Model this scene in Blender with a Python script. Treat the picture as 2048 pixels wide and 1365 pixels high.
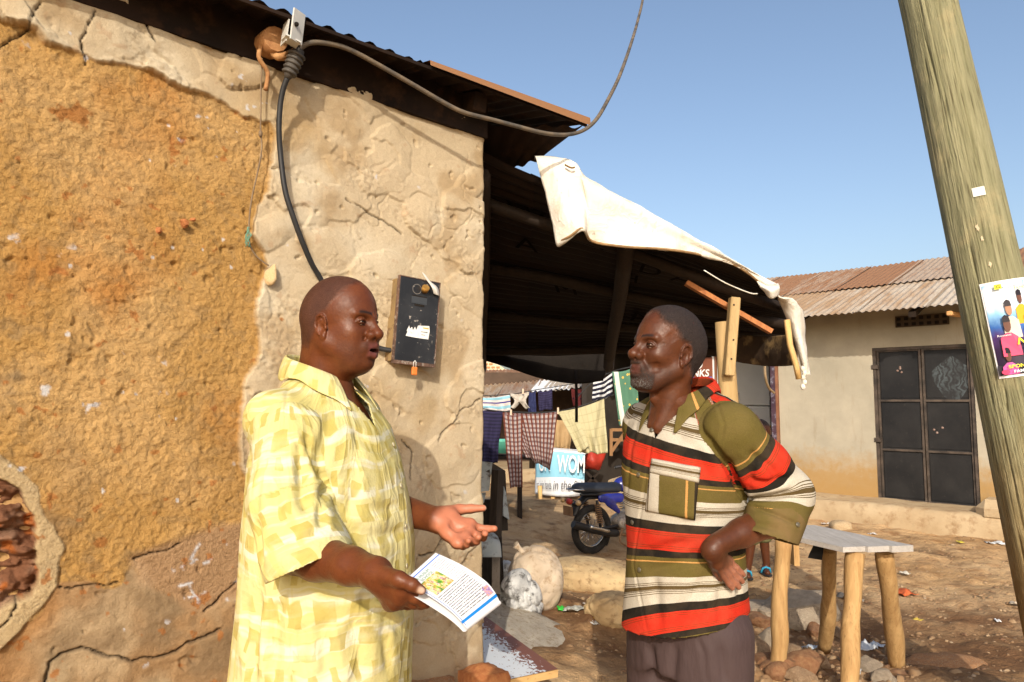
import bpy, bmesh, math, random
import numpy as np
from mathutils import Vector, Matrix, Euler
for _o in list(bpy.data.objects): bpy.data.objects.remove(_o)
SC = bpy.context.scene
COL = SC.collection
random.seed(7)

# ------------------------------------------------------------------ camera, sky, sun
CAMZ, FPX, PITCH = 1.45, 1400.0, math.radians(4.8)
cam_d = bpy.data.cameras.new('camera'); cam = bpy.data.objects.new('camera', cam_d); COL.objects.link(cam)
cam.location = (0, 0, CAMZ); cam.rotation_euler = (math.pi/2 + PITCH, 0, 0)
cam_d.sensor_width = 36; cam_d.lens = FPX/2048*36; cam_d.clip_start = .05; cam_d.clip_end = 2000
SC.camera = cam
SUN_EL, SUN_AZ = math.radians(28), math.radians(4.0)     # light travels towards +Y, a little to +X
w = bpy.data.worlds.new('World'); SC.world = w; w.use_nodes = True
wn = w.node_tree.nodes; bg = wn['Background']
sky = wn.new('ShaderNodeTexSky'); sky.sky_type = 'NISHITA'; sky.sun_disc = False
sky.sun_elevation = SUN_EL; sky.sun_rotation = math.pi + SUN_AZ
sky.air_density = 1.0; sky.dust_density = 3.6; sky.ozone_density = 1.0
w.node_tree.links.new(sky.outputs[0], bg.inputs[0]); bg.inputs[1].default_value = .15
sd = bpy.data.lights.new('sun', 'SUN'); sun = bpy.data.objects.new('sun', sd); COL.objects.link(sun)
sd.energy = 2.9; sd.angle = math.radians(.5); sd.color = (1, .91, .77)
sdir = Vector((math.sin(SUN_AZ)*math.cos(SUN_EL), math.cos(SUN_AZ)*math.cos(SUN_EL), -math.sin(SUN_EL)))
sun.rotation_euler = sdir.to_track_quat('-Z', 'Y').to_euler(); sun.location = (-1, -8, 8)
SC.view_settings.view_transform = 'Standard'; SC.view_settings.look = 'None'
SC.view_settings.gamma = 1; SC.view_settings.use_curve_mapping = False
SC.view_settings.exposure = .42
SC.render.engine = 'CYCLES'
SC.cycles.max_bounces = 6; SC.cycles.diffuse_bounces = 3; SC.cycles.glossy_bounces = 2
SC.cycles.transmission_bounces = 3; SC.cycles.transparent_max_bounces = 6

# ------------------------------------------------------------------ helpers
V = Vector
def ray(px, py):
    dx, dy = (px-1024)/FPX, (682.5-py)/FPX
    return V((dx, math.cos(PITCH) - dy*math.sin(PITCH), math.sin(PITCH) + dy*math.cos(PITCH)))
def P(px, py, Y):
    d = ray(px, py); d = d*(Y/d.y); return V((d.x, d.y, d.z + CAMZ))
def G(px, py, z=0.0):
    d = ray(px, py); k = (z-CAMZ)/d.z; return V((d.x*k, d.y*k, z))
def onplane(px, py, p0, n):
    d = ray(px, py); o = V((0, 0, CAMZ)); k = (p0-o).dot(n)/d.dot(n); return o + d*k

def tag(o, label=None, cat=None, group=None, kind=None):
    if label: o['label'] = label
    if cat: o['category'] = cat
    if group: o['group'] = group
    if kind: o['kind'] = kind
    return o
def empty(name, loc=(0, 0, 0), rz=0.0, label=None, cat=None, group=None):
    o = bpy.data.objects.new(name, None); COL.objects.link(o); o.location = loc
    o.rotation_euler = (0, 0, rz); o.empty_display_size = .1
    return tag(o, label, cat, group)
def link(name, me, mat=None, parent=None, smooth=False):
    o = bpy.data.objects.new(name, me); COL.objects.link(o)
    if mat is not None:
        for m in (mat if isinstance(mat, (list, tuple)) else [mat]): me.materials.append(m)
    if parent is not None:
        o.parent = parent
    if smooth: me.polygons.foreach_set('use_smooth', np.ones(len(me.polygons), dtype=bool))
    return o
def inst(name, me, parent=None, loc=(0, 0, 0), rot=(0, 0, 0), scale=(1, 1, 1)):
    o = bpy.data.objects.new(name, me); COL.objects.link(o); o.location = loc; o.rotation_euler = rot; o.scale = scale
    if parent is not None: o.parent = parent
    return o
def npmesh(name, verts, quads=None, tris=None):
    me = bpy.data.meshes.new(name)
    verts = np.asarray(verts, dtype=np.float32)
    me.vertices.add(len(verts)); me.vertices.foreach_set('co', verts.ravel())
    loops, starts, tot = [], [], 0
    if quads is not None and len(quads):
        q = np.asarray(quads, dtype=np.int32); loops.append(q.ravel()); starts.append(np.arange(len(q))*4); tot = len(q)*4
    if tris is not None and len(tris):
        t = np.asarray(tris, dtype=np.int32); loops.append(t.ravel()); starts.append(tot + np.arange(len(t))*3)
    L = np.concatenate(loops).astype(np.int32); S = np.concatenate(starts).astype(np.int32)
    me.loops.add(len(L)); me.loops.foreach_set('vertex_index', L)
    me.polygons.add(len(S)); me.polygons.foreach_set('loop_start', S)
    me.update(calc_edges=True); me.validate()
    return me
def gridmesh(name, pts):
    nu, nv = pts.shape[:2]
    idx = np.arange(nu*nv).reshape(nu, nv)
    q = np.stack([idx[:-1, :-1], idx[1:, :-1], idx[1:, 1:], idx[:-1, 1:]], -1).reshape(-1, 4)
    return npmesh(name, pts.reshape(-1, 3), q)
def attr(me, name, data):
    data = np.asarray(data, dtype=np.float32)
    if data.ndim == 1:
        a = me.attributes.new(name, 'FLOAT', 'POINT'); a.data.foreach_set('value', data)
    elif data.shape[1] == 3:
        a = me.attributes.new(name, 'FLOAT_VECTOR', 'POINT'); a.data.foreach_set('vector', data.ravel())
    else:
        a = me.attributes.new(name, 'FLOAT_COLOR', 'POINT'); a.data.foreach_set('color', data.ravel())

class MB:
    """collects shapes in one bmesh, linked as one mesh object"""
    def __init__(s): s.bm = bmesh.new()
    def box(s, c, size, R=None, bevel=0.0, mi=0):
        c = V(c); M = Matrix.Translation(c) @ (R.to_4x4() if R is not None else Matrix()) @ Matrix.Diagonal((*size, 1))
        g = bmesh.ops.create_cube(s.bm, size=1, matrix=M)
        fs = {f for v in g['verts'] for f in v.link_faces}
        for f in fs: f.material_index = mi
        if bevel:
            es = list({e for v in g['verts'] for e in v.link_edges})
            bmesh.ops.bevel(s.bm, geom=es, offset=bevel, segments=1, affect='EDGES', clamp_overlap=True)
        return s
    def bar(s, a, b, w, h, bevel=0.0, up=(0, 0, 1), mi=0):
        a, b = V(a), V(b); d = b-a; L = d.length; z = d.normalized(); u = V(up)
        x = u.cross(z)
        if x.length < 1e-4: x = V((1, 0, 0)).cross(z)
        x.normalize(); y = z.cross(x)
        R = Matrix((x, y, z)).transposed()
        return s.box((a+b)/2, (w, h, L), R, bevel, mi)
    def tube(s, pts, r, n=8, cap=True, mi=0):
        pts = [V(p) for p in pts]; rs = r if isinstance(r, (list, tuple)) else [r]*len(pts)
        prev = None; rings = []
        x = None
        for i, p in enumerate(pts):
            d = (pts[min(i+1, len(pts)-1)] - pts[max(i-1, 0)]).normalized()
            if x is None:
                x = d.orthogonal().normalized()
            else:
                x = (x - d*x.dot(d)).normalized()
            y = d.cross(x)
            rings.append([s.bm.verts.new(p + (x*math.cos(2*math.pi*k/n) + y*math.sin(2*math.pi*k/n))*rs[i]) for k in range(n)])
        for a, b in zip(rings[:-1], rings[1:]):
            for k in range(n):
                f = s.bm.faces.new((a[k], a[(k+1) % n], b[(k+1) % n], b[k])); f.smooth = True; f.material_index = mi
        if cap:
            f = s.bm.faces.new(rings[0][::-1]); f.material_index = mi
            f = s.bm.faces.new(rings[-1]); f.material_index = mi
        return s
    def torus(s, c, R, r, M=None, n=24, m=8, mi=0):
        M = M or Matrix.Identity(3); c = V(c); rr = []
        for i in range(n):
            a = 2*math.pi*i/n; e = V((math.cos(a), math.sin(a), 0)); ring = []
            for j in range(m):
                b = 2*math.pi*j/m
                ring.append(s.bm.verts.new(c + M @ (e*(R + r*math.cos(b)) + V((0, 0, r*math.sin(b))))))
            rr.append(ring)
        for i in range(n):
            for j in range(m):
                f = s.bm.faces.new((rr[i][j], rr[(i+1) % n][j], rr[(i+1) % n][(j+1) % m], rr[i][(j+1) % m])); f.smooth = True; f.material_index = mi
        return s
    def ball(s, c, r, M=None, sub=2, mi=0):
        rv = r if isinstance(r, (tuple, list)) else (r, r, r)
        X = Matrix.Translation(V(c)) @ (M.to_4x4() if M is not None else Matrix()) @ Matrix.Diagonal((*rv, 1))
        g = bmesh.ops.create_icosphere(s.bm, subdivisions=sub, radius=1, matrix=X)
        for f in {f for v in g['verts'] for f in v.link_faces}: f.smooth = True; f.material_index = mi
        return s
    def poly(s, pts, mi=0):
        f = s.bm.faces.new([s.bm.verts.new(V(p)) for p in pts]); f.material_index = mi; return s
    def prism(s, pts, off, mi=0):
        a = [s.bm.verts.new(V(p)) for p in pts]; b = [s.bm.verts.new(V(p)+V(off)) for p in pts]; n = len(a)
        fs = [s.bm.faces.new(a), s.bm.faces.new(b[::-1])] + [s.bm.faces.new((a[i], b[i], b[(i+1) % n], a[(i+1) % n])) for i in range(n)]
        for f in fs: f.material_index = mi
        bmesh.ops.recalc_face_normals(s.bm, faces=fs); return s
    def build(s, name, mat=None, parent=None, world=False):
        me = bpy.data.meshes.new(name); bmesh.ops.recalc_face_normals(s.bm, faces=s.bm.faces[:]) ; s.bm.to_mesh(me); s.bm.free()
        o = link(name, me, mat, parent)
        if world and parent is not None: o.matrix_parent_inverse = pinv(parent)
        return o
def pinv(o):
    return (Matrix.Translation(o.location) @ o.rotation_euler.to_matrix().to_4x4()).inverted()

# --- numpy noise
def _h(ix, iy, iz, seed):
    n = (ix*374761393 + iy*668265263 + iz*2147483647 + seed*1274126177) & 0xffffffff
    n = ((n ^ (n >> 13))*1274126177) & 0xffffffff
    n = n ^ (n >> 16)
    return (n & 0xffff).astype(np.float32)/32767.5 - 1.0
def vn(x, y, z=None, seed=0):
    x = np.asarray(x, np.float32); y = np.asarray(y, np.float32)
    ix = np.floor(x).astype(np.int64); iy = np.floor(y).astype(np.int64)
    fx = (x-ix).astype(np.float32); fy = (y-iy).astype(np.float32); fx = fx*fx*(3-2*fx); fy = fy*fy*(3-2*fy)
    if z is None:
        o = np.int64(0)
        a = _h(ix, iy, o, seed); b = _h(ix+1, iy, o, seed); c = _h(ix, iy+1, o, seed); d = _h(ix+1, iy+1, o, seed)
        return (a*(1-fx)+b*fx)*(1-fy) + (c*(1-fx)+d*fx)*fy
    z = np.asarray(z, np.float32); iz = np.floor(z).astype(np.int64); fz = (z-iz).astype(np.float32); fz = fz*fz*(3-2*fz)
    r = []
    for k in (0, 1):
        a = _h(ix, iy, iz+k, seed); b = _h(ix+1, iy, iz+k, seed); c = _h(ix, iy+1, iz+k, seed); d = _h(ix+1, iy+1, iz+k, seed)
        r.append((a*(1-fx)+b*fx)*(1-fy) + (c*(1-fx)+d*fx)*fy)
    return r[0]*(1-fz) + r[1]*fz
def fbm(x, y, z=None, o=4, seed=0, g=.5):
    s, a, t = 0, 1.0, 0
    for i in range(o):
        f = 2.03**i
        if z is None and i: x, y = x*.8-y*.6, x*.6+y*.8
        s = s + a*vn(x*f, y*f, None if z is None else z*f, seed+i*17); t += a; a *= g
    return s/t
def sst(a, b, x):
    t = np.clip((x-a)/(b-a), 0, 1); return t*t*(3-2*t)
def polysd(X, Y, pts):
    """signed distance to a polygon, negative inside"""
    pts = np.asarray(pts, np.float32); d = np.full(X.shape, 1e9, np.float32); ins = np.zeros(X.shape, bool)
    for i in range(len(pts)):
        ax, ay = pts[i]; bx, by = pts[(i+1) % len(pts)]
        ex, ey = bx-ax, by-ay; wx, wy = X-ax, Y-ay
        t = np.clip((wx*ex+wy*ey)/max(ex*ex+ey*ey, 1e-12), 0, 1)
        d = np.minimum(d, (wx-ex*t)**2 + (wy-ey*t)**2)
        if ey != 0:
            c = ((ay > Y) != (by > Y)) & (X < ex*(Y-ay)/ey + ax); ins ^= c
    d = np.sqrt(d); return np.where(ins, -d, d)
def polyline_d(X, Y, pts):
    d = np.full(X.shape, 1e9, np.float32)
    for (ax, ay), (bx, by) in zip(pts[:-1], pts[1:]):
        ex, ey = bx-ax, by-ay; wx, wy = X-ax, Y-ay
        t = np.clip((wx*ex+wy*ey)/max(ex*ex+ey*ey, 1e-12), 0, 1)
        d = np.minimum(d, (wx-ex*t)**2 + (wy-ey*t)**2)
    return np.sqrt(d)
def catmull(pts, n=8):
    pts = [V(p) for p in pts]; out = []
    for i in range(len(pts)-1):
        p0, p1, p2, p3 = pts[max(i-1, 0)], pts[i], pts[i+1], pts[min(i+2, len(pts)-1)]
        for k in range(n):
            t = k/n
            out.append(.5*((2*p1) + (p2-p0)*t + (2*p0-5*p1+4*p2-p3)*t*t + (3*p1-p0-3*p2+p3)*t**3))
    out.append(pts[-1]); return out

# --- node materials
class NT:
    def __init__(s, name):
        s.m = bpy.data.materials.new(name); s.m.use_nodes = True; s.t = s.m.node_tree
        s.b = s.t.nodes['Principled BSDF']; s.out = s.t.nodes['Material Output']
    def set(s, sock, v):
        if isinstance(v, bpy.types.NodeSocket): s.t.links.new(v, sock)
        elif v is not None:
            if sock.type == 'RGBA' and hasattr(v, '__len__') and len(v) == 3: v = (*v, 1)
            sock.default_value = v
    def n(s, typ, ins={}, out=0, **props):
        nd = s.t.nodes.new('ShaderNode'+typ)
        for k, v in props.items(): setattr(nd, k, v)
        for k, v in ins.items(): s.set(nd.inputs[k], v)
        return nd.outputs[out]
    def math(s, op, a, b=None, c=None, clamp=False):
        nd = s.t.nodes.new('ShaderNodeMath'); nd.operation = op; nd.use_clamp = clamp
        for i, v in enumerate((a, b, c)): s.set(nd.inputs[i], v)
        return nd.outputs[0]
    def vmath(s, op, a, b=None):
        nd = s.t.nodes.new('ShaderNodeVectorMath'); nd.operation = op
        for i, v in enumerate((a, b)): s.set(nd.inputs[i], v)
        return nd.outputs[0]
    def mix(s, f, a, b, mode='MIX'):
        nd = s.t.nodes.new('ShaderNodeMix'); nd.data_type = 'RGBA'; nd.blend_type = mode
        s.set(nd.inputs[0], f); s.set(nd.inputs[6], a); s.set(nd.inputs[7], b); return nd.outputs[2]
    def ramp(s, f, stops, mode='LINEAR'):
        nd = s.t.nodes.new('ShaderNodeValToRGB'); cr = nd.color_ramp; cr.interpolation = mode
        stops = [(p, (c, c, c) if not hasattr(c, '__len__') else c) for p, c in stops]
        while len(cr.elements) < len(stops): cr.elements.new(1)
        for e, (p, c) in zip(cr.elements, stops): e.position = p; e.color = (*c[:3], 1)
        s.set(nd.inputs[0], f); return nd.outputs[0]
    def coord(s, which='Object'):
        nd = s.t.nodes.new('ShaderNodeTexCoord'); return nd.outputs[which]
    def attr(s, name, out='Fac'):
        nd = s.t.nodes.new('ShaderNodeAttribute'); nd.attribute_name = name; return nd.outputs[out]
    def noise(s, vec, scale, detail=4, rough=.55, dist=0, out='Fac'):
        nd = s.t.nodes.new('ShaderNodeTexNoise'); s.set(nd.inputs['Vector'], vec); nd.inputs['Scale'].default_value = scale
        nd.inputs['Detail'].default_value = detail; nd.inputs['Roughness'].default_value = rough; nd.inputs['Distortion'].default_value = dist
        return nd.outputs[out]
    def voro(s, vec, scale, out='Distance', **p):
        nd = s.t.nodes.new('ShaderNodeTexVoronoi'); s.set(nd.inputs['Vector'], vec); nd.inputs['Scale'].default_value = scale
        for k, v in p.items(): setattr(nd, k, v)
        return nd.outputs[out]
    def mapping(s, vec, scale=(1, 1, 1), rot=(0, 0, 0), loc=(0, 0, 0)):
        nd = s.t.nodes.new('ShaderNodeMapping'); s.set(nd.inputs[0], vec)
        nd.inputs['Scale'].default_value = scale; nd.inputs['Rotation'].default_value = rot; nd.inputs['Location'].default_value = loc
        return nd.outputs[0]
    def bump(s, h, strength=.5, dist=.01, normal=None):
        nd = s.t.nodes.new('ShaderNodeBump'); nd.inputs['Strength'].default_value = strength; nd.inputs['Distance'].default_value = dist
        s.set(nd.inputs['Height'], h)
        if normal is not None: s.set(nd.inputs['Normal'], normal)
        return nd.outputs[0]
    def fin(s, color=None, rough=None, metal=None, normal=None, spec=None, **kw):
        b = s.b
        if color is not None: s.set(b.inputs['Base Color'], color)
        if rough is not None: s.set(b.inputs['Roughness'], rough)
        if metal is not None: s.set(b.inputs['Metallic'], metal)
        if normal is not None: s.set(b.inputs['Normal'], normal)
        if spec is not None: s.set(b.inputs['Specular IOR Level'], spec)
        for k, v in kw.items(): s.set(b.inputs[k], v)
        return s.m
def srgb(r, g, b):
    f = lambda c: (c/255/12.92) if c/255 <= .04045 else ((c/255+.055)/1.055)**2.4
    return (f(r), f(g), f(b))
def mottle(name, c1, c2, scale=6, rough=.8, bump=.3, bscale=40, bd=.004, c3=None, metal=0, coord='Object', detail=5, spec=.3):
    k = NT(name); co = k.coord(coord)
    f = k.noise(co, scale, detail, .6)
    col = k.mix(k.ramp(f, [(.35, 0.0), (.65, 1.0)]), c1, c2)
    if c3 is not None:
        f2 = k.noise(co, scale*3.1, 4, .65); col = k.mix(k.ramp(f2, [(.52, 0.0), (.68, 1.0)]), col, c3)
    nb = k.bump(k.noise(co, bscale, 4, .6), bump, bd) if bump else None
    return k.fin(col, rough, metal, nb, spec)
def woodmat(name, c1, c2, axis=2, scale=3, stretch=12, rough=.75, knots=True, bump=.35):
    k = NT(name); co = k.coord('Object')
    sc = [stretch]*3; sc[axis] = 1
    mp = k.mapping(co, tuple(sc)); f = k.noise(mp, scale, 6, .62, .6)
    col = k.mix(k.ramp(f, [(.3, 0.0), (.7, 1.0)]), c1, c2)
    f2 = k.noise(mp, scale*4, 3, .5)
    col = k.mix(k.ramp(f2, [(.60, 0.0), (.72, .55)]), col, tuple(x*.35 for x in c1))
    f3 = k.noise(co, 4, 3, .5); col = k.mix(k.ramp(f3, [(.4, 0.0), (.8, .35)]), col, tuple(x*.6 for x in c2))
    return k.fin(col, rough, 0, k.bump(k.math('ADD', f, f2), bump, .004), .3)
# ------------------------------------------------------------------ ground
def ground_h(x, y):
    x = np.asarray(x, np.float32); y = np.asarray(y, np.float32)
    h = .05*fbm(x*.6, y*.6, o=3, seed=3) + .02*fbm(x*3, y*3, o=3, seed=5)
    g = lambda cx, cy, s, a, sy=None: a*np.exp(-((x-cx)/s)**2 - ((y-cy)/(sy or s))**2)
    h = h + g(1.25, 7.9, 1.2, -.30) + g(-.3, 3.4, 1.0, .16) + g(.45, 4.7, .5, .10) + g(.3, 9.6, 1.6, .06, .8)
    h = h + g(2.1, 4.6, .9, -.08, .5)
    h = h + .03*np.abs(fbm(x*2.2+9, y*2.2, o=4, seed=11))*sst(5.5, 3.5, np.abs(y-5))
    far = sst(10, 16, np.hypot(x, y-4)); return h*(1-far)
def gz(x, y): return float(ground_h(np.array([x]), np.array([y]))[0])
def GG(px, py):
    z = 0.0
    for _ in range(6):
        p = G(px, py, z); z = gz(p.x, p.y)
    return V((p.x, p.y, z))
def axis(lo, hi, d, far_lo, far_hi):
    a = list(np.arange(lo, hi+1e-6, d)); s = d
    while a[-1] < far_hi: s *= 1.25; a.append(a[-1]+s)
    s = d
    while a[0] > far_lo: s *= 1.25; a.insert(0, a[0]-s)
    return np.array(a, np.float32)
gx = axis(-1.2, 5.6, .025, -400, 400); gy = axis(1.6, 9.5, .025, -60, 700)
GX, GY = np.meshgrid(gx, gy, indexing='ij')
k = NT('dirt'); co = k.coord('Object')
n1 = k.noise(co, .9, 5, .6); n2 = k.noise(co, 5, 6, .65); n3 = k.noise(co, 45, 4, .7)
c = k.mix(k.ramp(n1, [(.36, 0.0), (.62, 1.0)]), (.40, .245, .115), (.55, .375, .205))
c = k.mix(k.ramp(n2, [(.48, 0.0), (.68, .8)]), c, (.24, .12, .05))
c = k.mix(k.ramp(n3, [(.55, 0.0), (.75, .6)]), c, (.52, .38, .24))
dk = k.noise(k.mapping(co, loc=(3.1, 1.7, 0)), 1.6, 5, .6); c = k.mix(k.ramp(dk, [(.56, 0.0), (.68, .75)]), c, (.09, .055, .035))
# reddish dark soil band, darkened further to paint in the shadow near the table
geo = k.n('SeparateXYZ', {0: co}); sy_ = k.n('SeparateXYZ', {0: co}, 1)
band = k.math('MULTIPLY', k.ramp(k.math('MULTIPLY', sy_, .1), [(.34, 0.0), (.40, 1.0), (.49, 1.0), (.55, 0.0)]), k.ramp(k.noise(co, 2.3, 5, .65), [(.28, .15), (.52, .92)]))
c = k.mix(band, c, (.15, .075, .036))
h = k.math('ADD', k.math('MULTIPLY', n3, .5), k.noise(co, 16, 5, .7))
M_dirt = k.fin(c, .95, 0, k.bump(h, .9, .025), .15)
hgt = ground_h(GX, GY)
near = ((GX > -1.2) & (GX < 5.6) & (GY > 1.6) & (GY < 9.5))
hgt = hgt + near*(.018*fbm(GX*7, GY*7, o=3, seed=21) + .008*fbm(GX*17, GY*17, o=2, seed=22) + .02*np.maximum(0, fbm(GX*4, GY*4, o=3, seed=23)-.15)*4*sst(5.6, 4.6, GY))
ground = link('ground', gridmesh('ground', np.stack([GX, GY, hgt], -1)), M_dirt, smooth=True); tag(ground, kind='structure')

# ------------------------------------------------------------------ the mud house
AL = math.radians(38); WT = V((math.cos(AL), math.sin(AL), 0)); WN = V((math.sin(AL), -math.cos(AL), 0))
DC = 2.85; WC = V((-.041*DC, DC, 0))
def wl(px, py, off=0):
    p = onplane(px, py, WC + WN*off, WN); q = p-WC; return (-q.dot(WT), p.z)      # L leftwards from the corner, height
def wp(L, z, off=0): return WC - WT*L + WN*off + V((0, 0, z))
def wpx(px, py, off=0): L, z = wl(px, py); return wp(L, z, off)
house = empty('mud_house', WC, 0, 'weathered mud house with ochre rough coat and cream daubed plaster under a rusty eave', 'house')
Ls = np.arange(0, 2.02, .0042, dtype=np.float32); Zs = np.arange(.0, 2.72, .0042, dtype=np.float32)
L, Z = np.meshgrid(Ls, Zs, indexing='ij')
wob = lambda s, a, sd, o=4: a*fbm(L*s, Z*s, o=o, seed=sd)
poly = lambda pts: [wl(*p) for p in pts]
# cream plaster (right side and the band along the top)
cream_p = poly([(-140, -60), (0, 45), (75, 58), (95, 85), (150, 112), (190, 132), (245, 130), (300, 150), (340, 176), (395, 190), (440, 207), (480, 240),
                (540, 246), (548, 300), (540, 370), (515, 420), (500, 470), (530, 505), (520, 560), (505, 620), (515, 690), (488, 760), (485, 830),
                (470, 930), (520, 1010), (560, 1100), (640, 1200), (700, 1290), (720, 1600), (1000, 1600), (1000, -200), (-140, -200)])
sd_cream = polysd(L, Z, cream_p) + wob(9, .022, 31) + wob(40, .007, 32)
m_cream = sst(.004, -.004, sd_cream)
low_p = poly([(-200, 1290), (0, 1215), (60, 1240), (115, 1172), (180, 1165), (240, 1162), (265, 1125), (300, 1160), (330, 1190), (400, 1225), (440, 1215), (480, 1180), (520, 1110), (600, 1180), (720, 1260), (740, 1700), (-200, 1700)])
sd_low = polysd(L, Z, low_p) + wob(10, .025, 33) + wob(45, .006, 34); m_low = sst(.005, -.005, sd_low)
pink_p = poly([(265, 1118), (340, 1086), (430, 1056), (520, 1040), (520, 1120), (480, 1185), (430, 1215), (400, 1228), (330, 1192), (290, 1165)])
sd_pink = polysd(L, Z, pink_p) + wob(12, .02, 35); m_pink = sst(.016, -.016, sd_pink)
ring_p = poly([(-60, 890), (0, 910), (35, 935), (75, 975), (92, 1030), (128, 1100), (116, 1172), (60, 1242), (0, 1305), (-60, 1330)])
sd_ring = polysd(L, Z, ring_p) + wob(14, .012, 36); m_ring = sst(.003, -.003, sd_ring)
hole_p = poly([(-90, 930), (0, 948), (22, 962), (52, 1000), (72, 1050), (66, 1110), (78, 1140), (58, 1190), (0, 1215), (-90, 1230)])
sd_hole = polysd(L, Z, hole_p) + wob(16, .018, 37) + wob(60, .006, 38); m_hole = sst(.003, -.004, sd_hole)
# relief
rough = .0055*fbm(L*62, Z*62, o=3, seed=41, g=.8) + .002*fbm(L*30, Z*30, o=3, seed=42) + .003*np.maximum(0, fbm(L*45, Z*45, o=2, seed=43))
rough = rough + .010*fbm(L*5, Z*5, o=3, seed=44)
rng = np.random.RandomState(5); daub = np.zeros_like(L); lift = .0
for i in range(150):
    cL, cZ = rng.uniform(0, 2), rng.uniform(0, 2.7); a, b = rng.uniform(.07, .2), rng.uniform(.05, .13); th = rng.uniform(-.9, .9)
    lo = np.searchsorted(Ls, [cL-.26, cL+.26]); zo = np.searchsorted(Zs, [cZ-.26, cZ+.26]); s_ = np.s_[lo[0]:lo[1], zo[0]:zo[1]]
    x, y = L[s_]-cL, Z[s_]-cZ
    x, y = x*math.cos(th)+y*math.sin(th), -x*math.sin(th)+y*math.cos(th)
    r = (x/a)**2 + (y/b)**2 + .5*fbm(L[s_]*14, Z[s_]*14, o=3, seed=50+i)
    hh = rng.uniform(.0, .011) + .008*(1-r) + .005*x/a
    daub[s_] = np.where(r < 1, np.maximum(daub[s_]*.55, hh), daub[s_])
smoothp = daub + .0012*fbm(L*90, Z*90, o=3, seed=45) + .005*fbm(L*9, Z*9, o=3, seed=46)
grit = sst(.05, .3, fbm(L*7, Z*7, o=3, seed=47)); smoothp = smoothp + grit*.0035*fbm(L*120, Z*120, o=2, seed=48)
lowh = .012*fbm(L*8, Z*8, o=4, seed=51) + .0025*fbm(L*60, Z*60, o=3, seed=52)
H = rough
H = H*(1-m_low) + (lowh-.004)*m_low
H = H*(1-m_pink) + (lowh*.5-.006)*m_pink
H = H*(1-m_cream) + (smoothp+.012)*m_cream
H = H*(1-m_ring) + (.008+.003*fbm(L*30, Z*30, o=3, seed=53))*m_ring
strata = np.abs(fbm(L*5+.6*fbm(L*9, Z*9, seed=54), Z*26, o=3, seed=55)); blk = fbm(L*16, Z*22, o=4, seed=56)
H = H*(1-m_hole) + (-.06 + .07*blk + .06*strata)*m_hole
# edge lips of the flaking coat
H = H + .006*np.exp(-(np.maximum(0, -sd_cream)/.012)**2)*m_cream*sst(-.2, .3, fbm(L*12, Z*12, o=2, seed=57))
cracks = [[(90, 1365), (105, 1325), (125, 1308), (165, 1298), (230, 1312), (260, 1320), (310, 1318), (352, 1303), (372, 1288), (410, 1280), (440, 1260)],
          [(0, 92), (40, 70), (60, 40), (75, 10)], [(0, 1255), (30, 1220), (45, 1190)], [(240, 1165), (180, 1170), (118, 1176)], [(265, 1120), (320, 1105), (360, 1085)],
          [(800, 880), (820, 905), (815, 960)], [(870, 880), (920, 820), (955, 800)], [(405, 1228), (440, 1200), (470, 1165)], [(690, 400), (740, 430), (760, 440), (800, 470)],
          [(900, 1060), (860, 1100), (830, 1110)], [(190, 30), (160, 90), (170, 130)], [(310, 90), (290, 60), (300, 20)]]
crk = np.zeros_like(L)
for j, cpts in enumerate(cracks):
    d = polyline_d(L + wob(25, .012, 60+j), Z + wob(25, .012, 80+j), [wl(*p) for p in cpts])
    wd = .0034 if j == 0 else .0019
    crk = np.maximum(crk, np.exp(-(d/wd)**2))
H = H - .016*crk
# random fine cracks and pock marks
fc = np.abs(fbm(L*4.5, Z*4.5, o=4, seed=91)); fine = np.exp(-(fc/.012)**2)*sst(.05, .4, fbm(L*2, Z*2, seed=92)); H = H - .006*fine*m_cream
pits = sst(.62, .75, fbm(L*30, Z*30, o=2, seed=93)); H = H - .008*pits*(1-m_hole)
# chamfer at the corner, rough edge
edge = np.maximum(0, .02-L)/.02; H = H - .02*edge**2 + .006*edge*fbm(L*0, Z*25, o=3, seed=94)
H = H + .02*sst(.55, .2, Z)*(1+.6*fbm(L*5, Z*5, seed=95))
# albedo (pigment of each coat, dirt, splashes)
def mixc(A, B, m): return A*(1-m[..., None]) + np.asarray(B, np.float32)*m[..., None]
n = lambda s, sd, o=4: fbm(L*s, Z*s, o=o, seed=sd)
C = np.zeros(L.shape + (3,), np.float32) + np.array([.60, .335, .10], np.float32)
C = mixc(C, (.70, .42, .155), sst(-.1, .35, n(3, 101)))
C = mixc(C, (.56, .225, .045), sst(.12, .5, n(2.2, 102))*.75)
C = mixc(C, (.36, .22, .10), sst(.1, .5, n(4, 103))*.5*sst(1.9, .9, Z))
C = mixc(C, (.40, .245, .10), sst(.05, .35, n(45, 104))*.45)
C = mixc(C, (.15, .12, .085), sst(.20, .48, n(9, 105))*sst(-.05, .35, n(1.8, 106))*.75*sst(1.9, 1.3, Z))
Cl = np.zeros_like(C) + np.array([.46, .27, .12], np.float32)
Cl = mixc(Cl, (.58, .40, .21), sst(.0, .35, n(5, 111))); Cl = mixc(Cl, (.34, .22, .11), sst(.05, .4, n(6, 112))*.8); Cl = mixc(Cl, (.26, .20, .11), sst(.25, .5, n(4, 113))*.6)
Cl = mixc(Cl, (.55, .26, .08), sst(.15, .5, n(3, 114))*.6)
C = C*(1-m_low[..., None]) + Cl*m_low[..., None]
Cp = mixc(np.zeros_like(C) + np.array([.50, .30, .145], np.float32), (.60, .385, .20), sst(0, .4, n(8, 115))); C = C*(1-m_pink[..., None]) + Cp*m_pink[..., None]
Cc = np.zeros_like(C) + np.array([.74, .57, .345], np.float32)
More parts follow.
